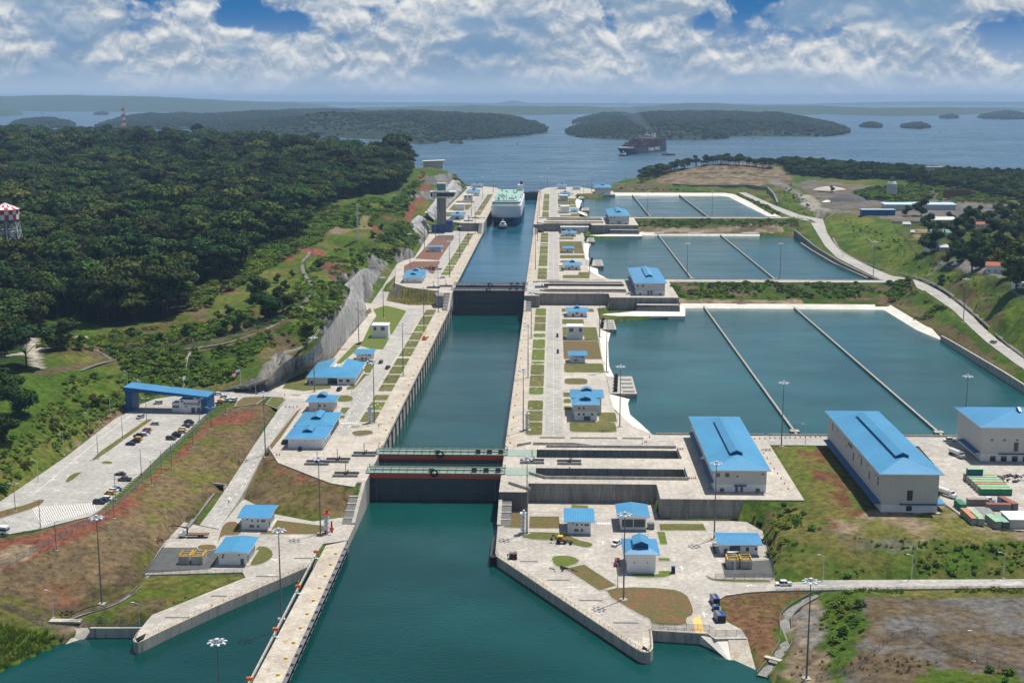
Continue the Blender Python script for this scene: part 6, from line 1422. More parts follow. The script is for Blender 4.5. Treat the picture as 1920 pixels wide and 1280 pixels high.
# ------------------------------------------------------------------ vehicles
PAINT = {}
def paintm(c):
    k = tuple(c)
    if k not in PAINT: PAINT[k] = mat('car_paint', c, None, rough=.3, spec=.6)
    return PAINT[k]
VM = {}
def vmesh(kind):
    if kind in VM: return VM[kind]
    L, W, Hh, hood, cab0, cab1, belt = {'car':(4.5,1.8,1.45,.0,-1.2,1.25,.85),'suv':(4.7,1.9,1.8,.0,-.9,2.1,1.05),'pickup':(5.5,1.95,1.85,.0,-1.1,1.0,1.05),'van':(5.0,1.9,2.1,0,-1.9,2.3,1.1)}[kind]
    b = MB(); h = W/2; f = -L/2
    b.hexa([(f,-h*.95,.32),(L/2,-h*.95,.32),(L/2,h*.95,.32),(f,h*.95,.32)], [(f+.1,-h,belt-.12),(L/2-.05,-h,belt),(L/2-.05,h,belt),(f+.1,h,belt-.12)])
    if kind == 'pickup':
        b.box(1.15,-h+.08,belt,L/2-.05,-h+.18,belt+.22); b.box(1.15,h-.18,belt,L/2-.05,h-.08,belt+.22); b.box(L/2-.14,-h+.08,belt,L/2-.05,h-.08,belt+.22)
    g = MB(); ins = .16
    g.hexa([(cab0-.45,-h+.05,belt-.03),(cab1+.35,-h+.05,belt-.03),(cab1+.35,h-.05,belt-.03),(cab0-.45,h-.05,belt-.03)], [(cab0,-h+ins,Hh-.08),(cab1,-h+ins,Hh-.08),(cab1,h-ins,Hh-.08),(cab0,h-ins,Hh-.08)])
    r = MB(); r.hexa([(cab0,-h+ins-.01,Hh-.08),(cab1,-h+ins-.01,Hh-.08),(cab1,h-ins+.01,Hh-.08),(cab0,h-ins+.01,Hh-.08)], [(cab0+.08,-h+ins+.06,Hh),(cab1-.08,-h+ins+.06,Hh),(cab1-.08,h-ins-.06,Hh),(cab0+.08,h-ins-.06,Hh)])
    for xx in ((cab0+cab1)/2+.1,): 
        for s in (-1, 1): r.hexa([(xx-.06,s*(h-.05)-.02,belt),(xx+.06,s*(h-.05)-.02,belt),(xx+.06,s*(h-.05)+.02,belt),(xx-.06,s*(h-.05)+.02,belt)], [(xx-.06,s*(h-ins)-.02,Hh-.08),(xx+.06,s*(h-ins)-.02,Hh-.08),(xx+.06,s*(h-ins)+.02,Hh-.08),(xx-.06,s*(h-ins)+.02,Hh-.08)])
    w = MB(); w.tube((0,-.12,0),(0,.12,0),.34,10)
    wp = [(f+.85,-h+.08),(f+.85,h-.08),(L/2-.95,-h+.08),(L/2-.95,h-.08)]
    VM[kind] = (b.mesh('car_body', 'white'), g.mesh('windows', 'glass'), r.mesh('roof', 'white'), w.mesh('wheel', 'black'), wp); return VM[kind]
def car(kind, x, y, z, rz, c, label, group=None, name=None):
    b, g, r, w, wp = vmesh(kind)
    t = thing(name or {'car':'parked_car','suv':'suv','pickup':'pickup_truck','van':'van'}[kind], label, {'car':'car','suv':'car','pickup':'pickup','van':'van'}[kind], (x,y,z), rz, group)
    for nm, me_ in (('body', b), ('roof', r)):
        o = bpy.data.objects.new(nm, me_); COL.objects.link(o); o.parent = t; o.material_slots[0].link = 'OBJECT'; o.material_slots[0].material = paintm(c)
    o = bpy.data.objects.new('windows', g); COL.objects.link(o); o.parent = t
    for p in wp:
        o = bpy.data.objects.new('wheel', w); COL.objects.link(o); o.parent = t; o.location = (*p, .34)
WH=(.75,.75,.75); BK=(.012,.014,.018); SV=(.42,.43,.45); BL=(.02,.04,.16); YE=(.72,.42,.02); OR=(.62,.25,.03); MA=(.10,.015,.02); GY=(.07,.075,.08); LB=(.05,.12,.3)
gc = 'cars parked in the fenced car park'
for px_, py_, kd, c, lb in [(291,796,'car',SV,'silver car parked alone at the far end of the left row'),(276.5,807,'car',OR,'orange taxi in the left row of the car park'),(273,813,'car',BL,'blue car tucked behind the orange taxi'),(269.5,816,'car',WH,'white car in the left row between blue and black cars'),
  (260,819,'suv',BK,'black car in the left row next to the white one'),(259,824,'car',YE,'yellow car half hidden between dark cars in the left row'),(254,829,'suv',(.02,.03,.03),'very dark car second from the near end of the left row'),(245,834,'car',BL,'dark blue car at the near end of the left row'),
  (354,792,'car',BK,'black car at the far end of the right row'),(354.5,796.5,'suv',BK,'black suv second from the far end of the right row'),(348,801,'car',MA,'maroon car in the right row'),(342.5,806,'car',WH,'white car in the right row after the maroon one'),(341,811,'car',YE,'yellow car in the right row nearest the fence'),
  (331.5,814.5,'car',BK,'black car in the right row with a yellow car behind'),(329.7,819,'suv',BK,'black car second from the near end of the right row'),(321,824,'suv',GY,'dark grey car at the near end of the right row'),
  (226,890.5,'car',MA,'maroon car by the lamp on the lower car park'),(217.5,918.5,'car',BL,'blue car beside the yellow car on the lower car park'),(212,921,'car',WH,'white car squeezed between yellow and blue cars'),(207,926,'car',YE,'bright yellow car on the lower car park'),
  (199.5,936,'car',WH,'white car behind the two dark ones nearest the picture'),(193,940,'car',(.03,.04,.06),'dark car between a white car and a black suv'),(186.5,944,'suv',BK,'black suv nearest the viewer in the car park')]:
    x_, y_ = P(px_, py_, 12.5); car(kd, x_, y_, 12.52, R(rng.uniform(-9,-3))+(math.pi if rng.random() < .5 else 0), c, lb, gc)
def at_(px_, py_, z, kd, c, rz, lb): x_, y_ = P(px_, py_, z); car(kd, x_, y_, z+.05, R(rz), c, lb)
at_(234,901,12.5,'pickup',GY,-5,'grey pickup crossing the lower car park'); at_(263,784,12.5,'suv',SV,70,'silver suv driving out under the entrance roof'); at_(296,757,12.5,'suv',(.55,.6,.55),25,'pale suv on the road behind the entrance gate')
at_(409,740,12.4,'car',WH,10,'white car just right of the blue entrance wall'); at_(420,745,12.4,'car',WH,0,'white car in front of others right of the entrance'); at_(427,751,12.3,'car',WH,60,'white car facing the road right of the entrance'); at_(437,752,12.3,'suv',WH,60,'white suv farthest right beside the entrance')
at_(1156,1021,3.5,'pickup',WH,60,'white pickup on the apron left of the blank blue-roofed building'); at_(1469,1097,3.6,'pickup',WH,0,'white pickup driving on the near right road'); at_(1157,1058,3.5,'suv',(.25,.02,.02),85,'dark red tractor beside the blank building')
at_(1373,1044,3.5,'van',WH,20,'white van before the substation door'); at_(696,680,11.5,'pickup',WH,0,'white pickup beside the small blue-roofed shed on the left'); at_(714,681,11.5,'suv',(.06,.09,.08),80,'dark green vehicle behind the white pickup'); at_(727,691,11.5,'pickup',(.10,.08,.06),80,'brown pickup on the left terrace road')
at_(636,732,11.5,'suv',BK,80,'black suv parked in front of the U-shaped building'); at_(800,634,11.5,'car',WH,75,'white car on the coping beside the orange crane'); at_(534,831,11.5,'suv',BK,80,'dark vehicle parked at the left end of the long white building')
at_(1780,827,11.5,'pickup',WH,0,'white pickup on the basin road behind the halls'); at_(1862,643,17,'suv',SV,-65,'silver suv going down the right-hand road'); at_(1853,940,11.5,'pickup',WH,-25,'white pickup among the containers'); at_(1180,552,20.5,'pickup',WH,-10,'white pickup beside the middle machinery hall')
at_(829,522,20.5,'suv',WH,0,'white suv on the middle left lawns'); at_(1790,498,39.8,'suv',(.5,.5,.5),20,'pale suv under the village trees')
# trucks
def truck(label, x, y, z, rz, cabc, kind):
    t = thing('truck', label, 'truck', (x,y,z), rz)
    mb = MB(); mb.hexa([(-4.2,-1.15,.6),(-1.7,-1.15,.6),(-1.7,1.15,.6),(-4.2,1.15,.6)], [(-4.,-1.1,1.7),(-1.7,-1.15,1.8),(-1.7,1.15,1.8),(-4.,1.1,1.7)]); mb.hexa([(-2.9,-1.1,1.75),(-1.6,-1.1,1.75),(-1.6,1.1,1.75),(-2.9,1.1,1.75)], [(-2.4,-1.,2.7),(-1.6,-1.05,2.7),(-1.6,1.05,2.7),(-2.4,1.,2.7)]); mb.build('cab', paintm(cabc), t)
    mb = MB(); mb.hexa([(-2.93,-.95,1.9),(-2.7,-.95,1.9),(-2.7,.95,1.9),(-2.93,.95,1.9)], [(-2.5,-.9,2.55),(-2.35,-.9,2.55),(-2.35,.9,2.55),(-2.5,.9,2.55)]); mb.build('windscreen', 'glass', t)
    mb = MB(); mb.box(-4,-.5,.55,5.5,.5,.85); mb.build('chassis', 'black', t)
    if kind == 'tank': mb = MB(); mb.tube((-1.3,0,1.95),(5.4,0,1.95),1.1,12); mb.build('tank', paintm(WH), t)
    if kind == 'flat':
        mb = MB(); mb.box(-1,-1.25,.95,7.,1.25,1.25); mb.build('flatbed', 'brown', t)
        mb = MB(); mb.tube((-1.1,0,.9),(-1.1,0,3.6),.3); mb.tube((-1.1,0,3.6),(-6,0.6,4.2),.22); mb.tube((-6,.6,4.2),(-8.4,.9,3.7),.15); mb.tube((-8.4,.9,3.7),(-8.4,.9,1.4),.05); mb.build('crane_arm', 'black', t)
    for xx in (-3.2, 3.4, 4.6):
        for s in (-1, 1): mb = MB(); mb.tube((xx,s*.95-.15,.5),(xx,s*.95+.15,.5),.5,10); mb.build('wheel', 'black', t)
x_, y_ = P(357,1006,3.6); truck('white truck with black loader crane and empty brown flatbed below the dry slope', x_, y_, 3.65, R(2), WH, 'flat')
x_, y_ = P(1796,856,11.5); truck('grey tanker truck in the shade of the right-hand hall', x_, y_, 11.5, R(110), (.4,.42,.42), 'tank')
x_, y_ = P(1776,930,11.5); truck('white tanker truck between the long hall and the containers', x_, y_, 11.5, R(120), WH, 'tank')
t = thing('bus','white minibus cut by the left picture edge','bus',(*P(-4,1000,12.5),12.5),R(-8)); mb = MB(); mb.box(-4,-1.2,.5,4,1.2,3.); mb.build('body', paintm(WH), t); mb = MB(); mb.box(-3.8,-1.23,1.5,4.03,1.23,2.3); mb.build('windows','glass',t)
for xx in (-2.6, 2.6):
    for s in (-1, 1): mb = MB(); mb.tube((xx,s*1.1-.12,.45),(xx,s*1.1+.12,.45),.45,10); mb.build('wheel','black',t)
# backhoe, compressor, crane, generators
x_, y_ = P(1053,1018,3.5); t = thing('backhoe','yellow-cabbed black backhoe loader at the edge of the right apron lawn','digger',(x_,y_,3.5),R(-12))
mb = MB(); mb.box(-1.6,-.9,.9,1.8,.9,1.7); mb.box(-.2,-.7,1.7,1.2,.7,1.9); mb.build('chassis','brown',t); mb = MB(); mb.box(-1.2,-.85,1.7,.2,.85,2.7); mb.build('cab','glass',t); mb = MB(); mb.box(-1.4,-1.,2.7,.4,1.,2.95); mb.build('cab_roof','yellow',t)
mb = MB(); mb.tube((-1.6,0,1.2),(-3.2,0,3.1),.2); mb.tube((-3.2,0,3.1),(-3.9,0,1.5),.18); mb.box(-4.2,-.4,.8,-3.4,.4,1.5); mb.build('rear_arm','black',t)
mb = MB(); mb.tube((1.6,-.7,1.4),(3.2,-.7,.7),.15); mb.tube((1.6,.7,1.4),(3.2,.7,.7),.15); mb.hexa([(3.1,-1.2,.15),(4,-1.2,.15),(4,1.2,.15),(3.1,1.2,.15)],[(3.1,-1.2,1.),(3.5,-1.2,1.),(3.5,1.2,1.),(3.1,1.2,1.)]); mb.build('bucket','black',t)
for xx, r__ in ((-1.1,.75),(1.3,.55)):
    for s in (-1,1): mb = MB(); mb.tube((xx,s*.95-.2,r__),(xx,s*.95+.2,r__),r__,10); mb.build('wheel','black',t)
def machine(name,label,cat,px_,py_,z,w,d,h,m,rz=0,extra=True):
    x_, y_ = P(px_,py_,z); t = thing(name,label,cat,(x_,y_,z),R(rz)); mb = MB(); mb.box(-w/2,-d/2,.25,w/2,d/2,h); mb.build('housing',m,t)
    mb = MB(); mb.box(-w/2-.1,-d/2-.1,0,w/2+.1,d/2+.1,.25); mb.box(-w/2+.2,-d/2-.05,.5,w/2-.2,-d/2,h-.3); mb.build('skid','black',t)
    if extra: mb = MB(); mb.cyl(w/4,0,h,h+.5,.15); mb.box(-w/2+.2,-d/2+.2,h,0,d/2-.2,h+.12); mb.build('exhaust','steel',t)
    return t
machine('compressor','rusty brown compressor standing at the edge of the right quay','machine',962,1047,3.5,2.8,2.,2.2,'brown')
for px_,py_,w,lb in ((1340,1130,2.2,'dark blue generator trailer, rear one of three beside the dry lawn'),(1342,1143,2.,'small dark blue trailer between two larger ones'),(1349,1162,2.8,'large dark blue generator trailer nearest the boat ramp')): machine('generator',lb,'generator',px_,py_,3.5,w,4.6 if w != 2 else 2,2.4 if w != 2 else 1.6,'navy',8)
for px_,py_,z,lb in ((1262,1074,3.5,'blue portable toilet at the lawn end beside the blank blue-roofed building'),(1046,662,11.5,'dark teal portable toilet on the right terrace road'),(1045,632,11.5,'blue and white portable toilet beside the farther lawn'),(878,627+0,11.5,'x')):
    if lb == 'x': continue
    t = machine('portable_toilet',lb,'toilet cabin',px_,py_,z,1.3,1.3,2.5,'navy',0,False)
machine('water_tank','small blue tank against the wall of the long white building','tank',563,845,11.5,1.6,1.,2.2,'navy',0,False)
x_, y_ = P(796,637,11.5); t = thing('mobile_crane','small orange mobile crane with raised boom on the left coping','crane',(x_,y_,11.5),R(80)); mb = MB(); mb.box(-2,-1.1,.6,2,1.1,1.6); mb.box(-1.4,-.8,1.6,.2,.8,2.7); mb.build('body','orange',t); mb = MB(); mb.tube((-.8,0,2.4),(5.5,0,6.2),.28,6); mb.tube((5.5,0,6.2),(5.5,0,3.5),.06,4); mb.build('boom','yellow',t)
for xx in (-1.3,1.3):
    for s in (-1,1): mb = MB(); mb.tube((xx,s*1.-.2,.5),(xx,s*1.+.2,.5),.5,8); mb.build('wheel','black',t)
x_, y_ = P(411,757,12.4); t = thing('concrete_mixer','orange concrete mixer by the end wall of the entrance','mixer',(x_,y_,12.4),R(20)); mb = MB(); mb.box(-2,-.8,.4,2,.8,.8); mb.build('frame','black',t); mb = MB(); mb.tube((-1,0,1.7),(1.2,0,2.1),.9,8,.6); mb.build('drum','orange',t)
for s in (-1,1): mb = MB(); mb.tube((1,s*.8-.1,.4),(1,s*.8+.1,.4),.4,8); mb.build('wheel','black',t)
# transformers in the two fenced yards
def transformer(px_, py_, lb):
    x_, y_ = P(px_,py_,3.5); t = thing('transformer',lb,'transformer',(x_,y_,3.5)); mb = MB(); mb.box(-2,-3,0,-1.7,3,3); mb.box(1.7,-3,0,2,3,3); mb.box(-2,-3.2,0,2,-2.9,3); mb.build('enclosure','wallp',t)
    mb = MB(); mb.box(-1.2,-1.8,0,1.2,1.8,2.2); mb.build('tank','steel',t); mb = MB()
    for xx in (-1.8,1.8): mb.box(xx-.15,-2.9,3.,xx+.15,2.9,3.4)
    for yy in (-2.6,0,2.4): mb.box(-1.9,yy-.12,3.1,1.9,yy+.12,3.4); mb.tube((-1.5,yy,3.3),(-1.5,yy,4.3),.1); mb.tube((1.5,yy,3.3),(1.5,yy,4.3),.1)
    mb.build('busbar_frame','yellow',t)
transformer(350,1052,'left transformer with yellow frame in the left yard'); transformer(374,1052,'right transformer with yellow frame in the left yard')
transformer(1372,1060,'left transformer before the right substation'); transformer(1397,1060,'right transformer before the right substation')
sheet('gravel_yard', PL([(272,1073),(304,1026),(414,1026),(402,1060),(395,1066),(290,1073)],3.5), 3.55, 'gravel')
sheet('gravel_yard', PL([(1352,1055),(1445,1049),(1450,1082),(1360,1082)],3.5), 3.55, 'gravel'); sheet('gravel_yard', PL([(1335,1018),(1345,1018),(1350,1038),(1338,1038)],3.5), 3.55, 'gravel')
# apron lawns
def LQ(pts, m, it=1): lawn(smooth(PL(pts,3.5), it), 3.5, m)
LQ([(408,1020),(415,990),(425,978),(447,978),(454,998),(444,1003),(415,1003)],'lawnb'); LQ([(495,972),(560,980),(608,986),(612,1001),(488,1001)],'lawnb',0)
LQ([(480,1024),(500,1024),(513,1036),(508,1048),(485,1059),(466,1060)],'lawn'); LQ([(370,1022),(400,1020),(408,1027),(395,1032),(372,1030)],'lawnb')
LQ([(949,961),(978,962),(980,990),(945,988)],'lawnb',0); LQ([(993,968),(1048,968),(1050,990),(992,990)],'lawnb',0); LQ([(993,997),(1060,999),(1082,1012),(1112,1018),(1108,1026),(1090,1025),(1050,1013),(980,1010),(978,998)],'lawn',1)
LQ([(1072,946),(1102,948),(1103,953),(1070,953)],'lawng',0); LQ([(1236,982),(1318,982),(1324,994),(1238,994)],'lawn',0); LQ([(1232,997),(1246,997),(1251,1020),(1238,1020)],'lawng',0)
LQ([(1033,1044),(1052,1041),(1075,1043),(1090,1053),(1056,1064),(1040,1060)],'lawng'); LQ([(1060,1066),(1095,1058),(1155,1097),(1124,1107)],'lawnb',0); LQ([(1128,1109),(1165,1100),(1255,1103),(1285,1112),(1296,1130),(1301,1152),(1285,1158),(1289,1172),(1222,1171),(1217,1158),(1205,1155)],'lawnb')
LQ([(1178,1076),(1228,1076),(1232,1070),(1262,1070),(1258,1080),(1225,1083),(1190,1082)],'lawng'); LQ([(1234,1046),(1254,1046),(1257,1051),(1235,1051)],'lawng',0); LQ([(1322,1077),(1335,1084),(1345,1086),(1450,1087),(1440,1092),(1350,1090),(1330,1086)],'lawn')
# car park islands
def L12(pts, m='lawn', it=1): lawn(smooth(PL(pts,12.5), it), 12.5, m)
L12([(172,862),(180,861),(200,848),(286,786),(276,786),(190,845)],'lawn',0); L12([(120,905),(134,888),(156,884),(148,890),(133,902)]); L12([(188,868),(196,864),(212,866),(208,870)]); L12([(-40,972),(0,958),(50,946),(78,934),(85,938),(70,950),(20,966),(-30,980)],'lawnb')
# road markings
mk = MB(); my = MB()
def quad(mb, px_, py_, z, w, l, rz=0, dz=.07):
    x_, y_ = P(px_, py_, z); c, s = math.cos(R(rz)), math.sin(R(rz)); q = [(-w/2,-l/2),(w/2,-l/2),(w/2,l/2),(-w/2,l/2)]
    mb.add([(x_+a*c-b*s, y_+a*s+b*c, z+dz) for a, b in q], [(0,1,2,3)])
def arrow(px_, py_, z, rz=0, s_=1.):
    x_, y_ = P(px_, py_, z); c, s = math.cos(R(rz)), math.sin(R(rz))
    for q in ([(-.15,-2),(.15,-2),(.15,1),(-.15,1)],[(-.7,1),(.7,1),(.0,2.3),(-.0,2.3)],[(.1,-.4),(1.3,.3),(1.3,.7),(.1,.1)]):
        mk.add([(x_+(a*c-b*s)*s_, y_+(a*s+b*c)*s_, z+.07) for a, b in q], [tuple(range(4))])
for a, b, z, r_ in ((1075,1101,3.5,90),(1278,1065,3.5,0),(1250,1071+0,3.5,90),(1410,1098,3.5,90),(1167,1079,3.5,70),(1130,1018,3.5,0),(515,1050,3.5,45),(430,935,6,10),(107,919,12.5,60),(95,900,12.5,-20),(140,868,12.5,-20),(1320,1152,3.5,0),(690,746,11.5,0),(590,747,11.5,80),(655,800,11.5,-5)): arrow(a, b, z, r_)
# crosswalks
for i in range(8):
    quad(mk, 641+i*3.9, 793, 11.5, .5, 2.4); quad(mk, 546+i*4, 744+i*.3, 11.55, .5, 2.2); quad(mk, 1121+i*3.3, 981, 3.5, .45, 2.2)
for i in range(5): quad(mk, 1788+i*3, 858, 11.5, .5, 2.)
# parking bays
PA = Vector(P(330,835,12.5)); PB = Vector(P(212,948,12.5)); 
for row, (a, b, L, off) in enumerate((((385,785),(318,848),5.,-3.2),((262,893),(184,962),5.,-3.2),((283,800),(175,872),5.,3.4),((255,905),(178,905),0,0))):
    if L == 0: continue
    p, q = Vector(P(*a,12.5)), Vector(P(*b,12.5)); d = (q-p); n = int(d.length/2.7); d.normalize(); nr_ = Vector((-d.y, d.x))*(1 if off > 0 else -1)
    for i in range(n):
        c = p+d*i*2.7; mk.add([(c.x-d.x*.07, c.y-d.y*.07, 12.57),(c.x+d.x*.07, c.y+d.y*.07, 12.57),(c.x+d.x*.07+nr_.x*L, c.y+d.y*.07+nr_.y*L, 12.57),(c.x-d.x*.07+nr_.x*L, c.y-d.y*.07+nr_.y*L, 12.57)], [(0,1,2,3)])
for i in range(26):  # hatched area at the near end
    a = P(60+i*4.6, 950-i*.3, 12.5); b = P(80+i*4.0, 985-i*1.1, 12.5); d = Vector((b[0]-a[0], b[1]-a[1])).normalized(); q = Vector((-d.y, d.x))*.12
    mk.add([(a[0]+q.x,a[1]+q.y,12.57),(a[0]-q.x,a[1]-q.y,12.57),(b[0]-q.x,b[1]-q.y,12.57),(b[0]+q.x,b[1]+q.y,12.57)], [(0,1,2,3)])
for i in range(9):
    a = P(2+i*7, 965+i*2, 12.5); b = P(14+i*9, 978+i*1.2, 12.5); d = Vector((b[0]-a[0], b[1]-a[1])).normalized(); q = Vector((-d.y, d.x))*.08
    mk.add([(a[0]+q.x,a[1]+q.y,12.57),(a[0]-q.x,a[1]-q.y,12.57),(b[0]-q.x,b[1]-q.y,12.57),(b[0]+q.x,b[1]+q.y,12.57)], [(0,1,2,3)])
def dash(pts, on=2.5, off=4., w=.12):
    pts = [Vector(p) for p in pts]
    for a, b in zip(pts, pts[1:]):
        L = (b-a).length; d = (b-a)/L; s = 0; q = Vector((-d.y, d.x, 0)).normalized()*w
        while s < L: e = min(s+on, L); p0, p1 = a+d*s, a+d*e; mk.add([p0+q, p0-q, p1-q, p1+q], [(0,1,2,3)]); s += on+off
dash([(x,y,z+.1) for x,y,z in X3([(392,988,3.6),(453,915,6.4),(487,850,9.2),(538,768,11.5)])]); dash([(49.3,62,11.58),(49.3,430,11.58)]); dash([(-52,62,11.58),(-52,425,11.58)]); dash([(49.3,520,20.58),(49.3,887,20.58)])
dash([(x,y,z+.1) for x,y,z in X3([(1450,1100,3.6),(1500,1098,3.9),(1920,1093,6)])]); dash([(x,y,z+.12) for x,y,z in X3([(60,930,12.5),(172,835,12.5),(248,778,12.5)])], 60, 1)
tag(mk.build('road_marking','mark'), kind='structure')
# coping litter: yellow bollards and covers
def bits(zl, x0, x1, y0, y1, n, cols, sz):
    mb = MB()
    for i in range(n):
        mb.mi = int(rng.integers(len(cols))); x_ = rng.uniform(x0,x1); y_ = rng.uniform(y0,y1); w = rng.uniform(*sz); h = rng.uniform(*sz)
        mb.box(x_-w,y_-h,zl,x_+w,y_+h,zl+.05+rng.random()*.06)
    return mb
mb = MB()
for k, (dy, z) in enumerate(LV):
    for s in (-1, 1):
        for i in range(46):
            mb.mi = int(rng.integers(4)); y_ = 45+dy+rng.random()*385; x_ = s*(28.6+rng.random()*7); w = .2+rng.random()*.7; h = .15+rng.random()*.5
            mb.add([(x_-w,y_-h,z+.06),(x_+w,y_-h,z+.06),(x_+w,y_+h,z+.06),(x_-w,y_+h,z+.06)], [(0,1,2,3)])
        for i in range(60):
            mb.mi = int(rng.integers(4)); y_ = 66+dy+rng.random()*360; x_ = s*(37.5+rng.random()*6); w = .25+rng.random()*.5; h = .06+rng.random()*.4
            mb.add([(x_-w,y_-h,z+.15),(x_+w,y_-h,z+.15),(x_+w,y_+h,z+.15),(x_-w,y_+h,z+.15)], [(0,1,2,3)])
tag(mb.build('pavement_cover', ['wallp','grate','marky','whites']), kind='structure')
# traffic cones
cone0 = thing('traffic_cone','x','traffic cone',(0,0,0),0,'orange traffic cones')
mb = MB(); mb.cyl(0,0,.05,.95,.26,.05,8); mb.build('cone','orange',cone0); mb = MB(); mb.box(-.32,-.32,0,.32,.32,.06); mb.build('base','black',cone0)
cn = [(1415+i*9.5,823-i*.3,11.5,'a') for i in range(14)]+[(1432+i*6.5,850+i*9.5,11.5,'a') for i in range(8)]+[(1270+i*3.3,842,11.5,'b') for i in range(4)]+[(1293+i*3.6,897,11.5,'b') for i in range(4)]+[(520+i*11,846-i*0,11.5,'c') for i in range(0)]+[(536,763,11.6,'c'),(543,763,11.6,'c'),(550,764,11.6,'c'),(557,763,11.6,'c'),(520,770,11.3,'c'),(514,781,11,'c'),(590,913-10,11.5,'c'),(570,896,11.5,'c'),(560,893,11.5,'c'),(601,907-4,11.5,'c'),(519,853,11.5,'c'),(524,853,11.5,'c'),(1493,1112-3,3.8,'d'),(1497,1112-3,3.8,'d'),(1218,822-2,11.5,'e'),(1209,830,11.5,'e'),(1212,829,11.5,'e'),(1204,832,11.5,'e'),(310,1121+6,3.5,'f'),(326,1128,3.5,'f'),(342,1126,3.5,'f'),(348,1119,3.5,'f')]
cl = {'a':'orange traffic cone in the line along the road beside the nearest machinery hall','b':'orange traffic cone at the end of the recess slots','c':'orange traffic cone on the left terrace near the road junction','d':'orange traffic cone at the lawn edge of the near right road','e':'orange traffic cone at the basin corner of the terrace road','f':'orange traffic cone on the left quay'}
for i, (px_, py_, z, k) in enumerate(cn):
    x_, y_ = P(px_, py_, z)
    if i == 0: cone0.location = (x_,y_,z+.04); cone0['label'] = cl[k]
    else: copy_tree(cone0, (x_,y_,z+.04), 0, cl[k])
# people
def person(x_, y_, z, rz, lb, top):
    bm = bmesh.new(); J = [(0,0,.95),(0,0,1.2),(0,0,1.45),(0,0,1.58),(0,0,1.72),(-.2,0,1.4),(-.27,.05,1.12),(-.24,-.1,.88),(.2,0,1.4),(.27,.05,1.12),(.24,-.1,.88),(-.1,0,.9),(-.12,-.06,.5),(-.12,.05,.06),(.1,0,.9),(.12,.08,.5),(.12,-.02,.06),(-.12,-.12,.03),(.12,-.18,.03)]
    rad = [.15,.16,.15,.06,.11,.07,.05,.045,.07,.05,.045,.1,.07,.05,.1,.07,.05,.05,.05]; E = [(0,1),(1,2),(2,3),(3,4),(2,5),(5,6),(6,7),(2,8),(8,9),(9,10),(0,11),(11,12),(12,13),(0,14),(14,15),(15,16),(13,17),(16,18)]
    vs = [bm.verts.new(j) for j in J]; [bm.edges.new((vs[a], vs[b])) for a, b in E]
    me_ = bpy.data.meshes.new('body'); bm.to_mesh(me_); bm.free(); o = bpy.data.objects.new('person', me_); COL.objects.link(o)
    sk = o.modifiers.new('s', 'SKIN')
    for i, v in enumerate(me_.skin_vertices[0].data): v.radius = (rad[i], rad[i]); v.use_root = (i == 0)
    o.modifiers.new('b', 'SUBSURF').levels = 1; me_.materials.append(top); o.location = (x_, y_, z); o.rotation_euler = (0,0,rz); tag(o, lb, 'person')
    h = MB(); h.lathe(0,0,[(.14,1.74),(.13,1.8),(.07,1.86),(0.01,1.88)],8); h.build('hard_hat','whites',o)
for px_,py_,z,rz,lb,c in ((534,744,11.5,1,'person in dark clothes standing at the left road junction',GY),(660,776,11.5,2,'person in dark clothes walking beside the small left lawns',GY),(952,1046,3.5,0,'person in dark clothes beside the rusty compressor on the right quay',GY),(710,801,11.5,0,'person in a green vest on the left coping near the gate',(.1,.3,.08)),(560,1098,3.6,0,'person in an orange vest on the guide pier',OR),(1068,902-20,11.5,0,'person in orange between the recess slots',OR)):
    x_, y_ = P(px_,py_,z); person(x_,y_,z+.08,rz,lb,paintm(c))
# ------------------------------------------------------------------ container yard
def container(label, x, y, z, rz, L, top, sidec, h=2.6):
    t = thing('shipping_container', label, 'container', (x,y,z), rz); n = int(L/.55)
    mb = MB(); mb.box(0,0,0.1,L,2.44,h-.03); mb.mi = 0
    for i in range(n): mb.box(.2+i*L/n, -.06, .25, .2+i*L/n+.28, 0, h-.2); mb.box(.2+i*L/n, 2.44, .25, .2+i*L/n+.28, 2.5, h-.2)
    mb.build('body', cm(sidec), t); mb = MB(); mb.box(-.04,-.07,h-.03,L+.04,2.51,h+.03); mb.build('top', cm(top), t)
    mb = MB(); mb.box(-.06,.1,.15,0,1.18,h-.15); mb.box(-.06,1.26,.15,0,2.34,h-.15); mb.build('door', cm(sidec), t)
CMs = {}
def cm(c):
    if c not in CMs: CMs[c] = mat('container_paint', c, tuple(x*.75 for x in c), .5, .6, c3=(.25,.13,.07) if c[0] > .2 and c[1] < .3 else None)
    return CMs[c]
MI=(.30,.52,.30); GRN=(.03,.22,.11); SAL=(.55,.24,.13); TAN=(.50,.42,.26); TEA=(.02,.15,.20); PGY=(.34,.36,.33); RST=(.30,.09,.06)
x_, y_ = P(1839,928,11.5)
for i, (tp, sd_, lb) in enumerate(((MI,GRN,'bright green container at the near end of the long stack row'),(MI,PGY,'mint-topped container second from the near end of the row'),(SAL,PGY,'salmon-topped container in the middle of the row'),(MI,PGY,'mint-topped container with junk on top in the middle of the row'),(MI,PGY,'mint-topped container fifth in the row'),(TAN,PGY,'tan-topped container near the far end of the row'),(MI,(.3,.2,.15),'pale green-topped container at the far end of the row'))):
    container(lb, x_, y_+i*3.3, 11.5, 0, 12.2, tp, sd_)
container('teal container stacked on the far end of the row', x_+.5, y_+18.2, 14.15, 0, 6.1, MI, TEA)
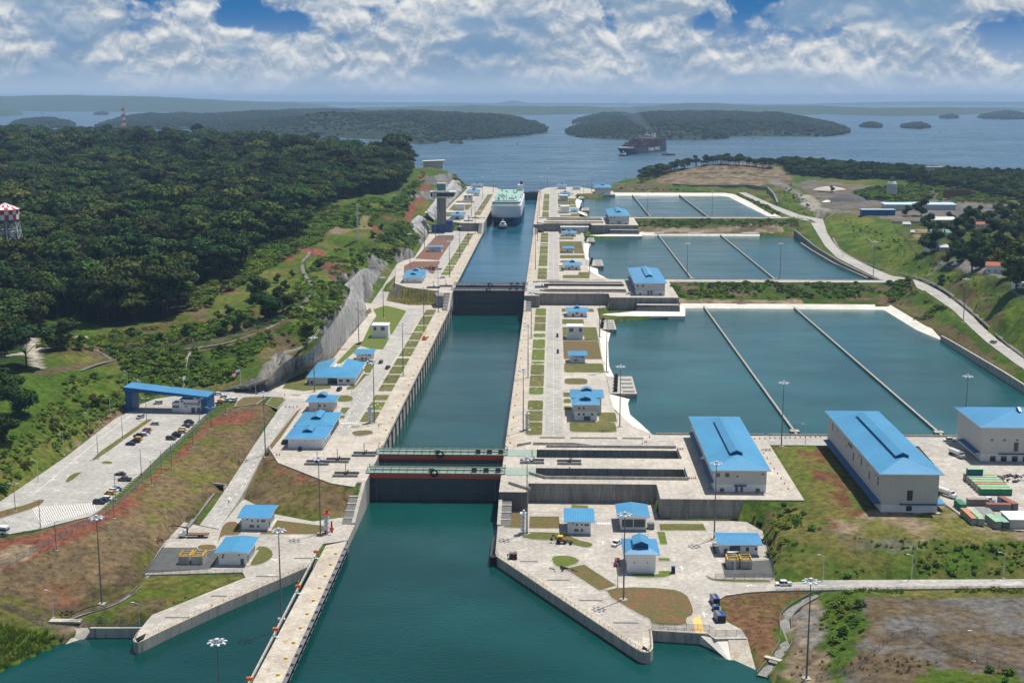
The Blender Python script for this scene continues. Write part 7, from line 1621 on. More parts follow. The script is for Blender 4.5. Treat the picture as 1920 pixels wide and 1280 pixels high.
for px_,py_,L,tp,sd_,lb,rz in ((1834,984,12.2,SAL,PGY,'orange-topped grey container at the front left of the yard',92),(1846,985,9,MI,PGY,'mint-topped container beside the orange-topped one',92),(1812,958,7,GRN,(.05,.2,.12),'dark green container behind the orange-topped one',92),(1878,990,9,MI,PGY,'mint container with clutter on its roof',96),(1893,991,9,(.25,.45,.36),(.1,.16,.1),'dull green container beside the white shelter',96),
    (1909,956,10,RST,(.12,.13,.15),'red-brown topped container in the middle of the yard',105),(1850,957,9,RST,(.2,.2,.2),'faded red container lying behind the white pickup',-3),(1815,948,8,(.35,.28,.25),(.2,.18,.16),'rusty open-topped container near the white tanker',0)):
    x2, y2 = P(px_,py_,11.5); container(lb, x2, y2, 11.5, R(rz), L, tp, sd_)
x2, y2 = P(1893,990,11.5); t = thing('site_shelter','large white flat-roofed site shelter in the container yard','shelter',(x2,y2,11.5)); mb = MB(); mb.box(0,0,0,10,9.5,3.2); mb.build('wall','panel',t); mb = MB(); mb.box(-.3,-.3,3.2,10.3,9.8,3.45); mb.build('roof','whites',t)
x2, y2 = P(1842,975,11.5); t = thing('lean_to','grey tilted lean-to roof between containers','shelter',(x2,y2,11.5)); mb = MB(); mb.hexa([(0,0,2.2),(5,-.5,2.0),(4,5,3.1),(-1.2,5.5,3.2)],[(0,0,2.35),(5,-.5,2.15),(4,5,3.25),(-1.2,5.5,3.35)]); mb.build('roof','steel',t)
for a,b in ((.3,.3),(4.4,0),(3.5,4.6)): mb = MB(); mb.tube((a,b,0),(a,b,2.4),.08); mb.build('post','steel',t)
x2, y2 = P(1876,945,11.5); t = thing('tank','round bright blue tank beside the red-brown container','tank',(x2,y2,11.5)); mb = MB(); mb.lathe(0,0,[(1.2,0),(1.3,.3),(1.3,1.7),(.9,2.1),(.1,2.2)],12); mb.build('shell','dblue',t)
def pile(name, label, cat, x, y, z, r, n, ms, h=1.6):
    mb = MB(); 
    for i in range(n):
        mb.mi = int(rng.integers(len(ms))); a = rng.random()*6.28; d = r*math.sqrt(rng.random()); L = .6+rng.random()*2.2; zz = z+rng.random()*h*(1-d/r*.7)
        v = Vector((math.cos(a*3), math.sin(a*3), rng.uniform(-.4,.4)))*L; mb.tube((x+d*math.cos(a)*1.5, y+d*math.sin(a), zz), (x+d*math.cos(a)*1.5+v.x, y+d*math.sin(a)+v.y, max(z+.1, zz+v.z)), .12+rng.random()*.25, 5)
    tag(mb.build(name, ms), label, cat)
x_, y_ = P(806,506,20.5); pile('scrap_heap','dark heap of tangled scrap behind the blue roofs on the middle left terrace','scrap',x_,y_+3,20.5,6.5,120,['brown','black','steel'],3.5)
x_, y_ = P(1908,898,11.5); pile('scrap_heap','jumble of metal parts at the right edge of the container yard','scrap',x_,y_,11.5,6,90,['steel','brown','black','whites'],2.2)
x_, y_ = P(862,452-40,29.5); pile('material_heap','heap of pale materials on the upper left lawns','scrap',-40,960,29.6,6,90,['steel','wallp','wood'],1.6)
x_, y_ = P(1055,1068,3.5); pile('hose_heap','black hoses lying on the right quay','hoses',x_,y_,3.6,2.2,14,['black'],.3)
x_, y_, z_ = G3(296,1015); pile('timber_stack','stack of reddish steel and timber by the drain below the dry slope','timber',x_,y_,z_,2.4,24,['brown','wood'],1.2)
# ------------------------------------------------------------------ ships
def loftship(parent, name, m, levels, b, L, stern=.92, n=16):
    """levels: list of (z, tip offset, bow length, fullness)"""
    mb = MB(); rings = []
    for z, tip, rl, fu in levels:
        ring = [(b*math.sin(s*math.pi/2/n)**fu, tip+rl*(1-math.cos(s*math.pi/2/n)), z) for s in range(n+1)]
        ring += [(b, L*.5, z), (b, L-12, z), (b*stern, L, z)]
        rings.append(ring+[(-x, y, zz) for x, y, zz in ring[::-1][:-1]])
    k = len(rings[0]); vs = [p for r_ in rings for p in r_]
    mb.add(vs, [(i*k+j, i*k+(j+1)%k, (i+1)*k+(j+1)%k, (i+1)*k+j) for i in range(len(rings)-1) for j in range(k)]+[tuple((len(rings)-1)*k+j for j in range(k))])
    return mb.build(name, m, parent)
M['hullb'] = mat('hull_blue', (.012,.05,.17), (.008,.035,.12), .1, .45); M['hullw'] = mat('hull_white', (.66,.70,.74), (.58,.62,.67), .06, .45, lines=((2,2.8,.12),), lcol=(.5,.54,.58)); M['deckg'] = mat('green_deck', (.20,.38,.31), (.30,.45,.38), .15, .7, c3=(.48,.55,.5)); M['hulld'] = mat('hull_dark', (.012,.016,.035), (.018,.02,.04), .05, .4)
t = thing('car_carrier','big blue and white car carrier with pale green deck, berthed in the upper chamber','ship',(-5.6,972,18.6)); Ls = 200
loftship(t,'lower_hull','hullb',[(-2,8,52,1.0),(3,9,48,.95),(7,6,34,.85),(10.5,2,20,.7)],17.2,Ls); loftship(t,'upper_hull','hullw',[(10.52,1.9,19,.7),(13,1,14,.6),(19,.6,9,.45),(24.2,.6,8,.42)],17.4,Ls)
s = MB(); s.prism([(-13.5,9),(13.5,9),(16.4,16),(16.4,60),(-16.4,60),(-16.4,16)],24.2,28.4); s.build('forecastle_deckhouse','hullw',t)
mb = MB(); mb.prism([(-13,2.6),(13,2.6),(15.6,9),(15.6,12),(-15.6,12),(-15.6,9)],24.3,24.6); mb.build('foredeck','deckg',t)
mb = MB(); mb.prism([(-12.6,13),(12.6,13),(14.6,24),(15.6,Ls-6),(-15.6,Ls-6),(-14.6,24)],28.4,29.6); mb.build('weather_deck','deckg',t)
mb = MB(); mb.box(-15.9,9.6,26.2,15.9,10.4,27.6); mb.box(-13.5,8.9,26.3,13.5,9.02,27.3); mb.build('bridge_windows','glass',t)
mb = MB(); mb.box(-16.2,60,24.2,-15.7,Ls-4,29.6); mb.box(15.7,60,24.2,16.2,Ls-4,29.6); mb.build('bulwark','hullw',t)
mb = MB(); mb.box(9,Ls-30,29.6,15.5,Ls-12,37); mb.build('funnel','hullw',t); mb = MB(); mb.cyl(13.5,Ls-22,37,41,1.6); mb.build('funnel_top','black',t)
mb = MB()
for i in range(26):
    x_ = rng.uniform(-12,12); y_ = rng.uniform(20,Ls-30); mb.box(x_-.8,y_-1.4,29.6,x_+.8,y_+1.4,30.4+rng.random()*1.6)
for i in range(9): mb.tube((-12+i*3,14,29.6),(-12+i*3,14,32.5),.12,4)
mb.tube((-12,14,32.3),(12,14,32.3),.1,4); mb.tube((0,15,29.6),(0,15,37),.3); mb.tube((-3,15,34),(3,15,34),.15); mb.build('deck_gear','deckg',t)
def tug(x, y, z, rz, lb, sc=1.):
    t = thing('tugboat', lb, 'tugboat', (x,y,z), rz); t.scale = (sc,)*3
    mb = MB(); rings = []
    for zz, b_, L0, L1 in ((-1,3.6,1.5,26),(1.2,4.6,.4,27.6),(2.6,5.4,0,28)):
        ring = [(b_*math.sin(k*math.pi/2/8)**.8, L0+7*(1-math.cos(k*math.pi/2/8)), zz) for k in range(9)]+[(b_,22,zz),(b_*.75,L1,zz)]
        rings.append(ring+[(-a,b,c) for a,b,c in ring[::-1][:-1]])
    k = len(rings[0]); mb.add([p for r_ in rings for p in r_], [(i*k+j, i*k+(j+1)%k, (i+1)*k+(j+1)%k, (i+1)*k+j) for i in range(2) for j in range(k)]+[tuple(2*k+j for j in range(k))]); mb.build('hull','hulld',t)
    mb = MB(); mb.prism([(-3.2,7),(3.2,7),(3.6,10),(3.6,17),(-3.6,17),(-3.6,10)],2.6,4.9); mb.box(-2.2,9,4.9,2.2,13.5,5.2); mb.build('deckhouse','whites',t)
    mb = MB(); mb.prism([(-1.6,8.6),(1.6,8.6),(2.2,10),(2.2,13.5),(-2.2,13.5),(-2.2,10)],5.2,7.1); mb.build('wheelhouse_windows','glass',t); mb = MB(); mb.prism([(-1.9,8.3),(1.9,8.3),(2.5,9.9),(2.5,13.8),(-2.5,13.8),(-2.5,9.9)],7.1,7.4); mb.build('wheelhouse_roof','whites',t)
    mb = MB(); mb.tube((0,12,7.4),(0,12.4,12.5),.16); mb.tube((-1.6,12,9.6),(1.6,12,9.6),.1); mb.tube((-1,12,7.4),(0,12.2,10.5),.1); mb.tube((1,12,7.4),(0,12.2,10.5),.1); mb.build('mast','whites',t)
    mb = MB(); mb.tube((-2.4,16,4.9),(-2.4,16.4,7.2),.55,8); mb.tube((2.4,16,4.9),(2.4,16.4,7.2),.55,8); mb.build('funnel','steelw',t)
    mb = MB(); 
    for i in range(9): a = math.pi*i/8; mb.tube((5.5*math.cos(a), 6.5-6.2*math.sin(a), 2.), (5.5*math.cos(a+.39), 6.5-6.2*math.sin(a+.39), 2.), .45, 6) if i < 8 else None
    mb.build('bow_fender','black',t)
tug(-8.5,943,18.6,0,'dark-hulled tugboat with white wheelhouse just ahead of the car carrier')
bx, by = P(1168,290.5,26); ex_, ey_ = P(1250,280.5,26); ang = math.atan2(ey_-by, ex_-bx)-math.pi/2; Lc = min(math.hypot(ex_-bx, ey_-by), 300)
t = thing('container_ship','dark-hulled container ship stacked with maroon boxes, under tow on the lake','ship',(bx,by,26),ang); print('container ship', Lc)
loftship(t,'hull','hulld',[(-2,10,60,1.1),(5,8,52,1.05),(11,2,40,.9),(15.5,-4,34,.75)],22.,Lc,.95)
mb = MB(); mb.prism([(-10,3),(0,-2),(10,3),(18,22),(18,30),(-18,30),(-18,22)],15.5,18.2); mb.build('forecastle','roofw',t)
CC = [(.075,.014,.022),(.055,.014,.022),(.09,.02,.025),(.015,.04,.09),(.22,.21,.20),(.03,.07,.06),(.08,.03,.02)]
ccm = [mat('box_paint', c) for c in CC]; y_ = 34; bi = 0
while y_ < Lc-14:
    if not (Lc*.62 < y_ < Lc*.62+14):
        mb = MB(); hh = min(8, 3+bi*.8) if y_ < Lc*.55 else 7
        wv = 9 if y_ > 50 else 7
        for i in range(-wv, wv):
            tall = int(hh-rng.integers(0,2))
            for j in range(tall):
                mb.mi = int(rng.choice(7, p=[.28,.25,.15,.08,.07,.07,.10])); mb.box(i*2.4+.05, y_, 15.6+j*2.6, i*2.4+2.35, y_+12.2, 15.6+j*2.6+2.52)
        mb.build('container_bay', ccm, t)
    y_ += 13.6; bi += 1
yb_ = Lc*.62
mb = MB(); mb.box(-15,yb_,15.5,15,yb_+10,42); mb.box(-22,yb_,39,22,yb_+7,42); mb.build('bridge_tower','whites',t); mb = MB(); mb.box(-21.8,yb_-.15,40.2,21.8,yb_,41.4); mb.build('bridge_windows','glass',t); mb = MB(); mb.tube((0,yb_+4,42),(0,yb_+4,54),.5); mb.tube((-4,yb_+4,48),(4,yb_+4,48),.3); mb.box(-7,yb_+2,42,7,yb_+8,45.5); mb.build('mast','whites',t)
mb = MB(); mb.box(-5,Lc*.8,36,5,Lc*.8+9,47); mb.build('funnel','roofw',t)
# name on the side facing the viewer
side_m = Matrix.Translation((-22.15, Lc*.62, 4.6)) @ Matrix.Rotation(R(-90),4,'Z') @ Matrix.Rotation(R(90),4,'X')
# text reads from bow side of the viewer: the visible flank is the +x side
side_p = Matrix.Translation((22.15, Lc*.62, 4.4)) @ Matrix.Rotation(R(90),4,'Z') @ Matrix.Rotation(R(90),4,'X')
lettering('YANG MING', 12, side_p, 'whites', t, .2, 1.5)
x_, y_ = P(1163,293,26); tug(x_, y_, 26, R(-35), 'small dark tugboat at the bow of the container ship on the lake', 1.2); x_, y_ = P(1244,291,26); tug(x_-4, y_, 26, R(-80), 'small tugboat with white wheelhouse beside the stern of the container ship', 1.2)
for px_,py_,lb in ((970,272,'small channel buoy on the lake beyond the car carrier'),(1763,249,'tiny channel buoy far off on the lake right'),(1411,262,'tiny channel buoy below the right island')):
    x_, y_ = P(px_,py_,26); t = thing('channel_buoy',lb,'buoy',(x_,y_,26)); mb = MB(); mb.cyl(0,0,-1,1.5,2.4,2.,8); mb.cyl(0,0,1.5,8,.7,.4,6); mb.box(-1,-1,6.5,1,1,8.5); mb.build('float','hulld',t)
x_, y_ = P(720,217,26); t = thing('ferry','pale distant vessel between the islands on the left','boat',(x_,y_,26)); mb = MB(); mb.hexa([(-70,-12,-1),(60,-12,-1),(60,12,-1),(-70,12,-1)],[(-76,-13,12),(70,-13,12),(70,13,12),(-76,13,12)]); mb.build('hull','hullw',t); mb = MB(); mb.box(30,-10,12,52,10,34); mb.box(38,-4,34,44,4,46); mb.build('superstructure','whites',t)
# ------------------------------------------------------------------ vegetation
def leafmat(name, c1, c2, ov=.7, sc=.25):
    m = mat(name, c1, c2, sc, .85, objvar=ov, spec=.15); return m
M['leafd'] = leafmat('jungle_leaves', (.024,.050,.010), (.062,.100,.016), 1.4); M['leafm'] = leafmat('tree_leaves', (.048,.085,.013), (.105,.14,.02), 1.0); M['leafl'] = leafmat('bush_leaves', (.10,.19,.015), (.17,.25,.03), .6, .6)
M['core'] = mat('shaded_leaves', (.010,.020,.006), None, rough=.95); M['coreb'] = mat('inner_bush_leaves', (.05,.10,.012), None, rough=.95); M['grassl'] = leafmat('tall_grass', (.15,.25,.02), (.24,.29,.05), .5, .6)  # inner masses painted darker, the shade between leaves put into their colour
def crown(seed, rad, h, lobes, per, leaf, flat=.7, vol=False):
    """leafy crown: many small faces spread over lobes on a dome; mat 0 leaves, 1 inner mass"""
    g = np.random.default_rng(seed); mb = MB(); L = []
    for i in range(lobes):
        a = i*2.399+g.random()*.6; rr = rad*.74*math.sqrt((i+.4)/lobes); zz = h*(.55*(1-(rr/rad)**2)+.2+.18*g.random()); lr = rad*(.30+.16*g.random())
        if vol: f_ = (i*.618)%1; zz = h*(.12+.76*f_); rr = rad*.8*math.sin(math.pi*(.18+.66*f_))*(.35+.65*g.random())
        L.append((rr*math.cos(a), rr*math.sin(a), zz, lr))
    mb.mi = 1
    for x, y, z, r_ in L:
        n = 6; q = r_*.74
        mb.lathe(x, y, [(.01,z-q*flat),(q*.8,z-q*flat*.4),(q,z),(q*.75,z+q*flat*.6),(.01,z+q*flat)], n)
    mb.mi = 0
    for x, y, z, r_ in L:
        for k in range(per):
            v = g.normal(size=3); v /= np.linalg.norm(v)
            if v[2] < -.45: v[2] = -v[2]
            rr = r_*(.82+.3*g.random()); c = np.array([x+v[0]*rr, y+v[1]*rr, z+v[2]*rr*flat])
            nrm = v+g.normal(size=3)*.45; nrm /= np.linalg.norm(nrm); t1 = np.cross(nrm, [0.3,.2,1]); t1 /= np.linalg.norm(t1); t2 = np.cross(nrm, t1); s = leaf*(.6+.8*g.random()); s2 = s*(.5+.4*g.random())
            mb.add([tuple(c-t1*s-t2*s2*.3), tuple(c+t2*s2-t1*.1*s), tuple(c+t1*s+t2*s2*.2), tuple(c-t2*s2)], [(0,1,2,3)])
    return mb
def trunk(seed, h, r_, spread, n=5):
    g = np.random.default_rng(seed); mb = MB(); fk = h*.55; mb.tube((0,0,-1.5),(0,0,fk),r_,7,r_*.7)
    for i in range(n):
        a = i*2*math.pi/n+g.random(); mb.tube((0,0,fk*.9),(spread*math.cos(a),spread*math.sin(a),h*(.85+.2*g.random())),r_*.5,5,r_*.15)
    return mb
TREES = []
for i, (rad, ch_, th, lo, per, leaf, fl, lm) in enumerate([(8.6,8,9,13,74,.62,.62,'leafd'),(7.,9,10,11,74,.60,.75,'leafd'),(11,7,10,17,70,.70,.5,'leafd'),(5.8,10,11,9,70,.55,.9,'leafd'),(8.,7.5,9,12,74,.62,.6,'leafm'),(6.2,7,7,9,70,.55,.75,'leafm')]):
    c_ = crown(100+i, rad, ch_, lo, per, leaf, fl); tr = trunk(200+i, th+ch_*.3, .42, rad*.5)
    c_.v = [(x, y, z+th) for x, y, z in c_.v]
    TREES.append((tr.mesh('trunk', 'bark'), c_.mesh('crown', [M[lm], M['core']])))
for i, (rad, ch_, lm) in enumerate(((8.5,12.5,'leafd'),(10.5,11,'leafd'),(6.5,10,'leafm'))):
    c_ = crown(130+i, rad, ch_, 26, 66, .62, .8, True); c_.v = [(x, y, z+2.6) for x, y, z in c_.v]; tr = trunk(230+i, 8, .5, rad*.4)
    TREES.append((tr.mesh('trunk', 'bark'), c_.mesh('crown', [M[lm], M['core']])))
def tree_obj(k, x, y, z, sc, rz, label, group=None, name='rainforest_tree', cat='tree'):
    t = thing(name, label, cat, (x,y,z), rz, group); t.scale = (sc, sc, sc*(.85+.4*((x*7.13) % 1)))
    for nm, me_ in (('trunk', TREES[k][0]), ('crown', TREES[k][1])):
        o = bpy.data.objects.new(nm, me_); COL.objects.link(o); o.parent = t
    return t
def libcol(name, meshes):
    c = bpy.data.collections.new(name)
    for i, me_ in enumerate(meshes): c.objects.link(bpy.data.objects.new('%s_%02d' % (name, i), me_))
    return c
def joined(tr, cr):
    mb = MB(); out_ = bpy.data.meshes.new('tree'); bm = bmesh.new(); bm.from_mesh(cr)
    n0 = len(bm.faces); bm.from_mesh(tr); bm.faces.ensure_lookup_table()
    for f in bm.faces[n0:]: f.material_index = 2
    bm.to_mesh(out_); bm.free()
    for m_ in cr.materials: out_.materials.append(m_)
    out_.materials.append(M['bark']); return out_
libT = libcol('tree_kinds', [joined(*t) for t in TREES[:6]])
# shrubs and grass tufts
SH = []
for i, (rad, h_, lo, per, leaf, lm) in enumerate([(1.5,1.6,4,34,.26,'leafl'),(2.1,1.9,6,34,.30,'leafl'),(1.2,1.1,3,30,.22,'leafl'),(2.6,2.6,7,36,.34,'leafm')]):
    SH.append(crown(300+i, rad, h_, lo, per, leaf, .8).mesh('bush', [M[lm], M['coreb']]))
libS = libcol('bush_kinds', SH)
GT = []
for i in range(3):
    g = np.random.default_rng(400+i); mb = MB()
    for k in range(46):
        a = g.random()*6.28; r0 = g.random()*.7; h_ = .7+g.random()*1.1; b0 = np.array([r0*math.cos(a), r0*math.sin(a), -.1]); tip = b0+np.array([math.cos(a)*.5*g.random()*1.6, math.sin(a)*.5*g.random()*1.6, h_]); w = np.array([-math.sin(a), math.cos(a), 0])*.09
        mb.add([tuple(b0-w), tuple(b0+w), tuple(tip+w*.3), tuple(tip-w*.3)], [(0,1,2,3)])
    GT.append(mb.mesh('tuft', 'grassl'))
libG = libcol('grass_kinds', GT)
LB = []; M['leafi'] = leafmat('island_leaves', (.012,.027,.009), (.028,.046,.013), 1.1)
for i in range(4):
    g = np.random.default_rng(500+i); mb = MB()
    for k in range(7):
        a = g.random()*6.28; rr = 6*math.sqrt(g.random()); r_ = 3.2+g.random()*3; z = 1+g.random()*3; zz = 5
        mb.lathe(rr*math.cos(a), rr*math.sin(a), [(r_*.7,z-3),(r_,z),(r_*.86,z+r_*.35),(r_*.5,z+r_*.62),(.02,z+r_*.72)], 7)
    for j in range(len(mb.v)):
        x, y, z = mb.v[j]; mb.v[j] = (x+g.normal()*.45, y+g.normal()*.45, z+g.normal()*.4)
    for k in range(150):
        v = g.normal(size=3); v[2] = abs(v[2]); v /= np.linalg.norm(v); a = g.random()*6.28; c = np.array([0,0,1.])+v*np.array([8,8,5.])*(.75+.3*g.random()); n_ = v+g.normal(size=3)*.5; t1 = np.cross(n_, [0,.2,1]); t1 /= np.linalg.norm(t1); t2 = np.cross(n_/np.linalg.norm(n_), t1); s = .9+g.random()
        mb.add([tuple(c-t1*s), tuple(c+t2*s*.6), tuple(c+t1*s), tuple(c-t2*s*.6)], [(0,1,2,3)])
    LB.append(mb.mesh('canopy', 'leafi'))
libL = libcol('canopy_kinds', LB)
def scatter(name, pts, scl, rot, idx, lib, tagkw):
    me_ = bpy.data.meshes.new(name); n = len(pts); me_.vertices.add(n); me_.vertices.foreach_set('co', np.asarray(pts, np.float32).ravel())
    for nm, ty, ar in (('scl','FLOAT',scl),('rot','FLOAT',rot),('idx','INT',idx)):
        a = me_.attributes.new(nm, ty, 'POINT'); a.data.foreach_set('value', np.asarray(ar, np.int32 if ty == 'INT' else np.float32))
    o = bpy.data.objects.new(name, me_); COL.objects.link(o)
    ng = bpy.data.node_groups.new(name, 'GeometryNodeTree'); ng.interface.new_socket('Geometry', in_out='INPUT', socket_type='NodeSocketGeometry'); ng.interface.new_socket('Geometry', in_out='OUTPUT', socket_type='NodeSocketGeometry')
    N = ng.nodes; gi = N.new('NodeGroupInput'); go = N.new('NodeGroupOutput'); ip = N.new('GeometryNodeInstanceOnPoints'); ci = N.new('GeometryNodeCollectionInfo')
    ci.inputs['Collection'].default_value = lib; ci.inputs['Separate Children'].default_value = True; ci.inputs['Reset Children'].default_value = True
    def na(nm, ty): q = N.new('GeometryNodeInputNamedAttribute'); q.data_type = ty; q.inputs['Name'].default_value = nm; return q.outputs['Attribute']
    cx_ = N.new('ShaderNodeCombineXYZ'); l = ng.links; l.new(na('rot','FLOAT'), cx_.inputs[2]); sx_ = N.new('ShaderNodeCombineXYZ'); sa = na('scl','FLOAT')
    for i in range(3): l.new(sa, sx_.inputs[i])
    ip.inputs['Pick Instance'].default_value = True
    l.new(gi.outputs[0], ip.inputs['Points']); l.new(ci.outputs[0], ip.inputs['Instance']); l.new(na('idx','INT'), ip.inputs['Instance Index']); l.new(cx_.outputs[0], ip.inputs['Rotation']); l.new(sx_.outputs[0], ip.inputs['Scale']); l.new(ip.outputs[0], go.inputs[0])
    md = o.modifiers.new('scatter', 'NODES'); md.node_group = ng; return tag(o, **tagkw)
def fill(poly, spacing, jit=.9, g=rng):
    a = np.array([p[:2] for p in poly]); x0, y0 = a.min(0); x1, y1 = a.max(0)
    gx_, gy_ = np.meshgrid(np.arange(x0, x1, spacing), np.arange(y0, y1, spacing*.87)); gx_ = gx_.astype(float); gx_[1::2] += spacing/2
    X_ = gx_.ravel()+g.uniform(-jit, jit, gx_.size)*spacing*.5; Y_ = gy_.ravel()+g.uniform(-jit, jit, gx_.size)*spacing*.5
    m = inpoly(poly, X_, Y_); return X_[m], Y_[m]
def clear(X_, Y_):
    i = np.clip(np.searchsorted(xs, X_), 0, NX-1); j = np.clip(np.searchsorted(ys, Y_), 0, NY-1); return ~OCC[j, i]
def project(X_, Y_, Z_):
    dx, dy, dz = X_-CX, Y_-CY, Z_-CH; Rr = dx*rv[0]+dy*rv[1]; Fw = dx*fv[0]+dy*fv[1]; d = Fw*cp-dz*sp; v = -(dz*cp+Fw*sp)
    return 960+FOC*Rr/d, 640+FOC*v/d, d
# left jungle
near_ = [p for p in fpoly]
fxy = []
X1, Y1 = fill(near_, 10.4); m = (Y1 < 1300) & (X1 > -950); fxy.append((X1[m], Y1[m], np.ones(m.sum())))
X1, Y1 = fill(near_, 12.5); m = ((Y1 >= 1300) | (X1 <= -950)) & (X1 > -2100) & (Y1 > 150+(-X1-950)*1.1); fxy.append((X1[m], Y1[m], np.full(m.sum(), 1.3)))
lf = [(-3000,-300),(-224,-300),(-214,-50),(-224,60),(-232,150),(-262,290),(-330,330),(-700,330)]
X1, Y1 = fill([(-360,-120),(-232,-120),(-222,-20),(-226,60),(-240,150),(-262,290),(-330,330),(-420,330)], 9.); fxy.append((X1, Y1, np.full(len(X1), .85)))
FX = np.concatenate([f[0] for f in fxy]); FY = np.concatenate([f[1] for f in fxy]); FS = np.concatenate([f[2] for f in fxy])
FZ = hgtv(FX, FY); ok = (FZ > 26.5) | (FY < 400); ok &= clear(FX, FY) & ~((np.abs(FX-wx-(wy-FY)*.28) < 24) & (FY < wy+15) & (FY > wy-62))
FX, FY, FZ, FS = FX[ok], FY[ok], FZ[ok], FS[ok]
FS = FS*rng.uniform(.66, 1.42, len(FX)); big = rng.random(len(FX)) < .09; FS[big] *= 1.5
u, v, d = project(FX, FY, FZ+15)
vis = (u > -60) & (u < 1980) & (v < 1300)
K = rng.choice(6, len(FX), p=[.24,.18,.17,.11,.20,.10])
Rt = rng.random(len(FX))*6.28
def zone(u_, x_, y_):
    a = 'near the left picture edge' if u_ < 90 else 'right of the water tower' if u_ < 230 else 'above the bare hillside' if u_ < 360 else 'at the right end'
    return ', '+('front row, ' if y_ < 330 or min(math.dist((x_, y_), p[:2]) for p in fpoly[2:19]) < 26 else '')+a
lab = {0:'broad dark jungle tree',1:'tall rounded jungle tree',2:'wide flat-crowned jungle tree',3:'narrow tall jungle tree',4:'bright green spreading jungle tree',5:'small bright green jungle tree'}
order = np.argsort(np.where(vis, d, 1e9))[:300]; sel = np.zeros(len(FX), bool); sel[order] = True
for i in np.nonzero(sel)[0]: tree_obj(int(K[i]), FX[i], FY[i], FZ[i]-.4, FS[i], Rt[i], lab[int(K[i])]+zone(u[i], FX[i], FY[i]), 'rainforest trees left of the locks')
r_ = ~sel & (u > -260)
scatter('forest', np.stack([FX[r_], FY[r_], FZ[r_]-.4], -1), FS[r_], Rt[r_], K[r_], libT, dict(kind='stuff')); print('forest', r_.sum())
# single trees at the forest edge and in the village
ST = [((50,690),2,1.25,'large flat-crowned tree at the left edge above the hillside road'),((112,655),1,1.0,'dark tree beside the hillside road, right of the flat-crowned one'),((505,600),1,1.1,'solitary dark tree on the bare ground at the middle of the hillside'),((530,588),3,.95,'slim dark tree next to the solitary one on the hillside'),((487,560),4,.9,'bushy tree left of the solitary hillside trees'),
 ((450,620),5,.8,'round bush tree beside the patrol fence'),((420,628),5,.75,'low round tree at the drain on the hillside'),((178,420+560-0-220),5,.5,'lone shrub tree on the slope beside the car park road'),((40,780),1,.9,'dark tree at the left edge above the car park slope'),((15,740),0,.95,'dark tree at the left edge, highest of the group'),((10,830),3,.85,'narrow dark tree at the left edge above the car park')]
for i, (a, b) in enumerate([(395,575),(410,600),(430,592),(468,545),(475,575),(520,530),(535,545),(548,520),(560,565),(470,612),(350,628),(300,640),(245,632),(650,415),(665,428),(700,445),(715,432),(745,445),(600,505),(625,560),(580,620),(130,640),(150,655),(1560,360),(690,395)]): ST.append(((a, b), 5, .35+.25*rng.random(), ['round bushy tree on the open hillside','small leafy tree on the open hillside'][i % 2]+', %s' % ('left part' if a < 400 else 'middle part' if a < 580 else 'right part')))
for (px_, py_), k, sc, lb in ST: x_, y_, z_ = G3(px_, py_); tree_obj(k if k == 2 else 6+k % 3, x_, y_, z_-.3, sc, px_, lb, 'small trees on the open hillside' if 'open hillside,' in lb else None, name='tree')
for (px_, py_), k, sc, lb in [((1727,405),1,.9,'dark rounded tree in front of the pale-roofed shed'),((1745,470),2,.9,'wide dark tree beside the green-roofed house'),((1740,437),5,.9,'brownish tree above the wide dark tree'),((1855,445),2,1.,'wide dark tree in the middle of the village'),((1815,430),0,.85,'dark tree left of the village middle'),((1875,470),0,.8,'dark tree right of the village middle'),((1822,510),2,1.15,'large spreading tree above the grassy slope'),((1870,505),4,1.,'mid green tree right of the large spreading tree'),
  ((1905,545),0,1.3,'big dark tree at the right edge beside the red-roofed house'),((1925,500),0,1.0,'dark tree at the right edge behind the red-roofed house'),((1880,408),2,.9,'flat-crowned tree behind the red-roofed houses'),((1915,412),4,1.,'pale leafed tree at the right edge by the quarry'),((1905,450),1,.9,'dark tree at the far right of the village'),((1850,492),5,.9,'small green tree beside the spreading tree'),((1765,535-4),5,.4,'round bush by the right road drain'),((1700,405),5,.6,'small tree left of the dark rounded one'),
  ((1895,480),4,.8,'leafy tree between the village houses'),((1840,470),1,.75,'dark tree below the village road'),((1790,475),5,.6,'small tree beside the village pond of shade')]:
    x_, y_, z_ = G3(px_, py_); tree_obj(6+(k*7+px_) % 3 if k < 4 else 8, x_, y_, z_-.6, sc*1.3, px_, lb, name='tree')
for i in range(46):      # belt of trees along the crest of the right point
    px_ = 1204+i*5.3; py_ = np.interp(px_, [1203,1240,1300,1350,1440], [333,317,302,297,304])
    for q in range(3):
        d_ = ray(px_, py_-.5); h_ = math.hypot(d_[0], d_[1]); x_, y_ = G(px_, py_+11); x_ += d_[0]/h_*(11*q); y_ += d_[1]/h_*(11*q)+rng.uniform(-4,4)
        tree_obj(int(rng.integers(6)), x_+rng.uniform(-5,5), y_, hgt(x_, y_)-2, rng.uniform(.6,.95), rng.random()*6, 'dark tree in the belt on the right-hand point, %s' % ('lakeward end' if i < 12 else 'middle of the crest' if i < 30 else 'landward end'), 'trees along the crest of the right point', 'tree')
VT = GL([(1735,440),(1800,408),(1930,396),(1930,560),(1860,525),(1800,506),(1752,492),(1722,455)]); X1, Y1 = fill(VT, 21)
hs = [P_ for P_ in (G(*q) for q in [(1862,376),(1842,427),(1898,405),(1866,512),(1765,425),(1764,445),(1752,470),(1770,470),(1918,540),(1893,485)])]
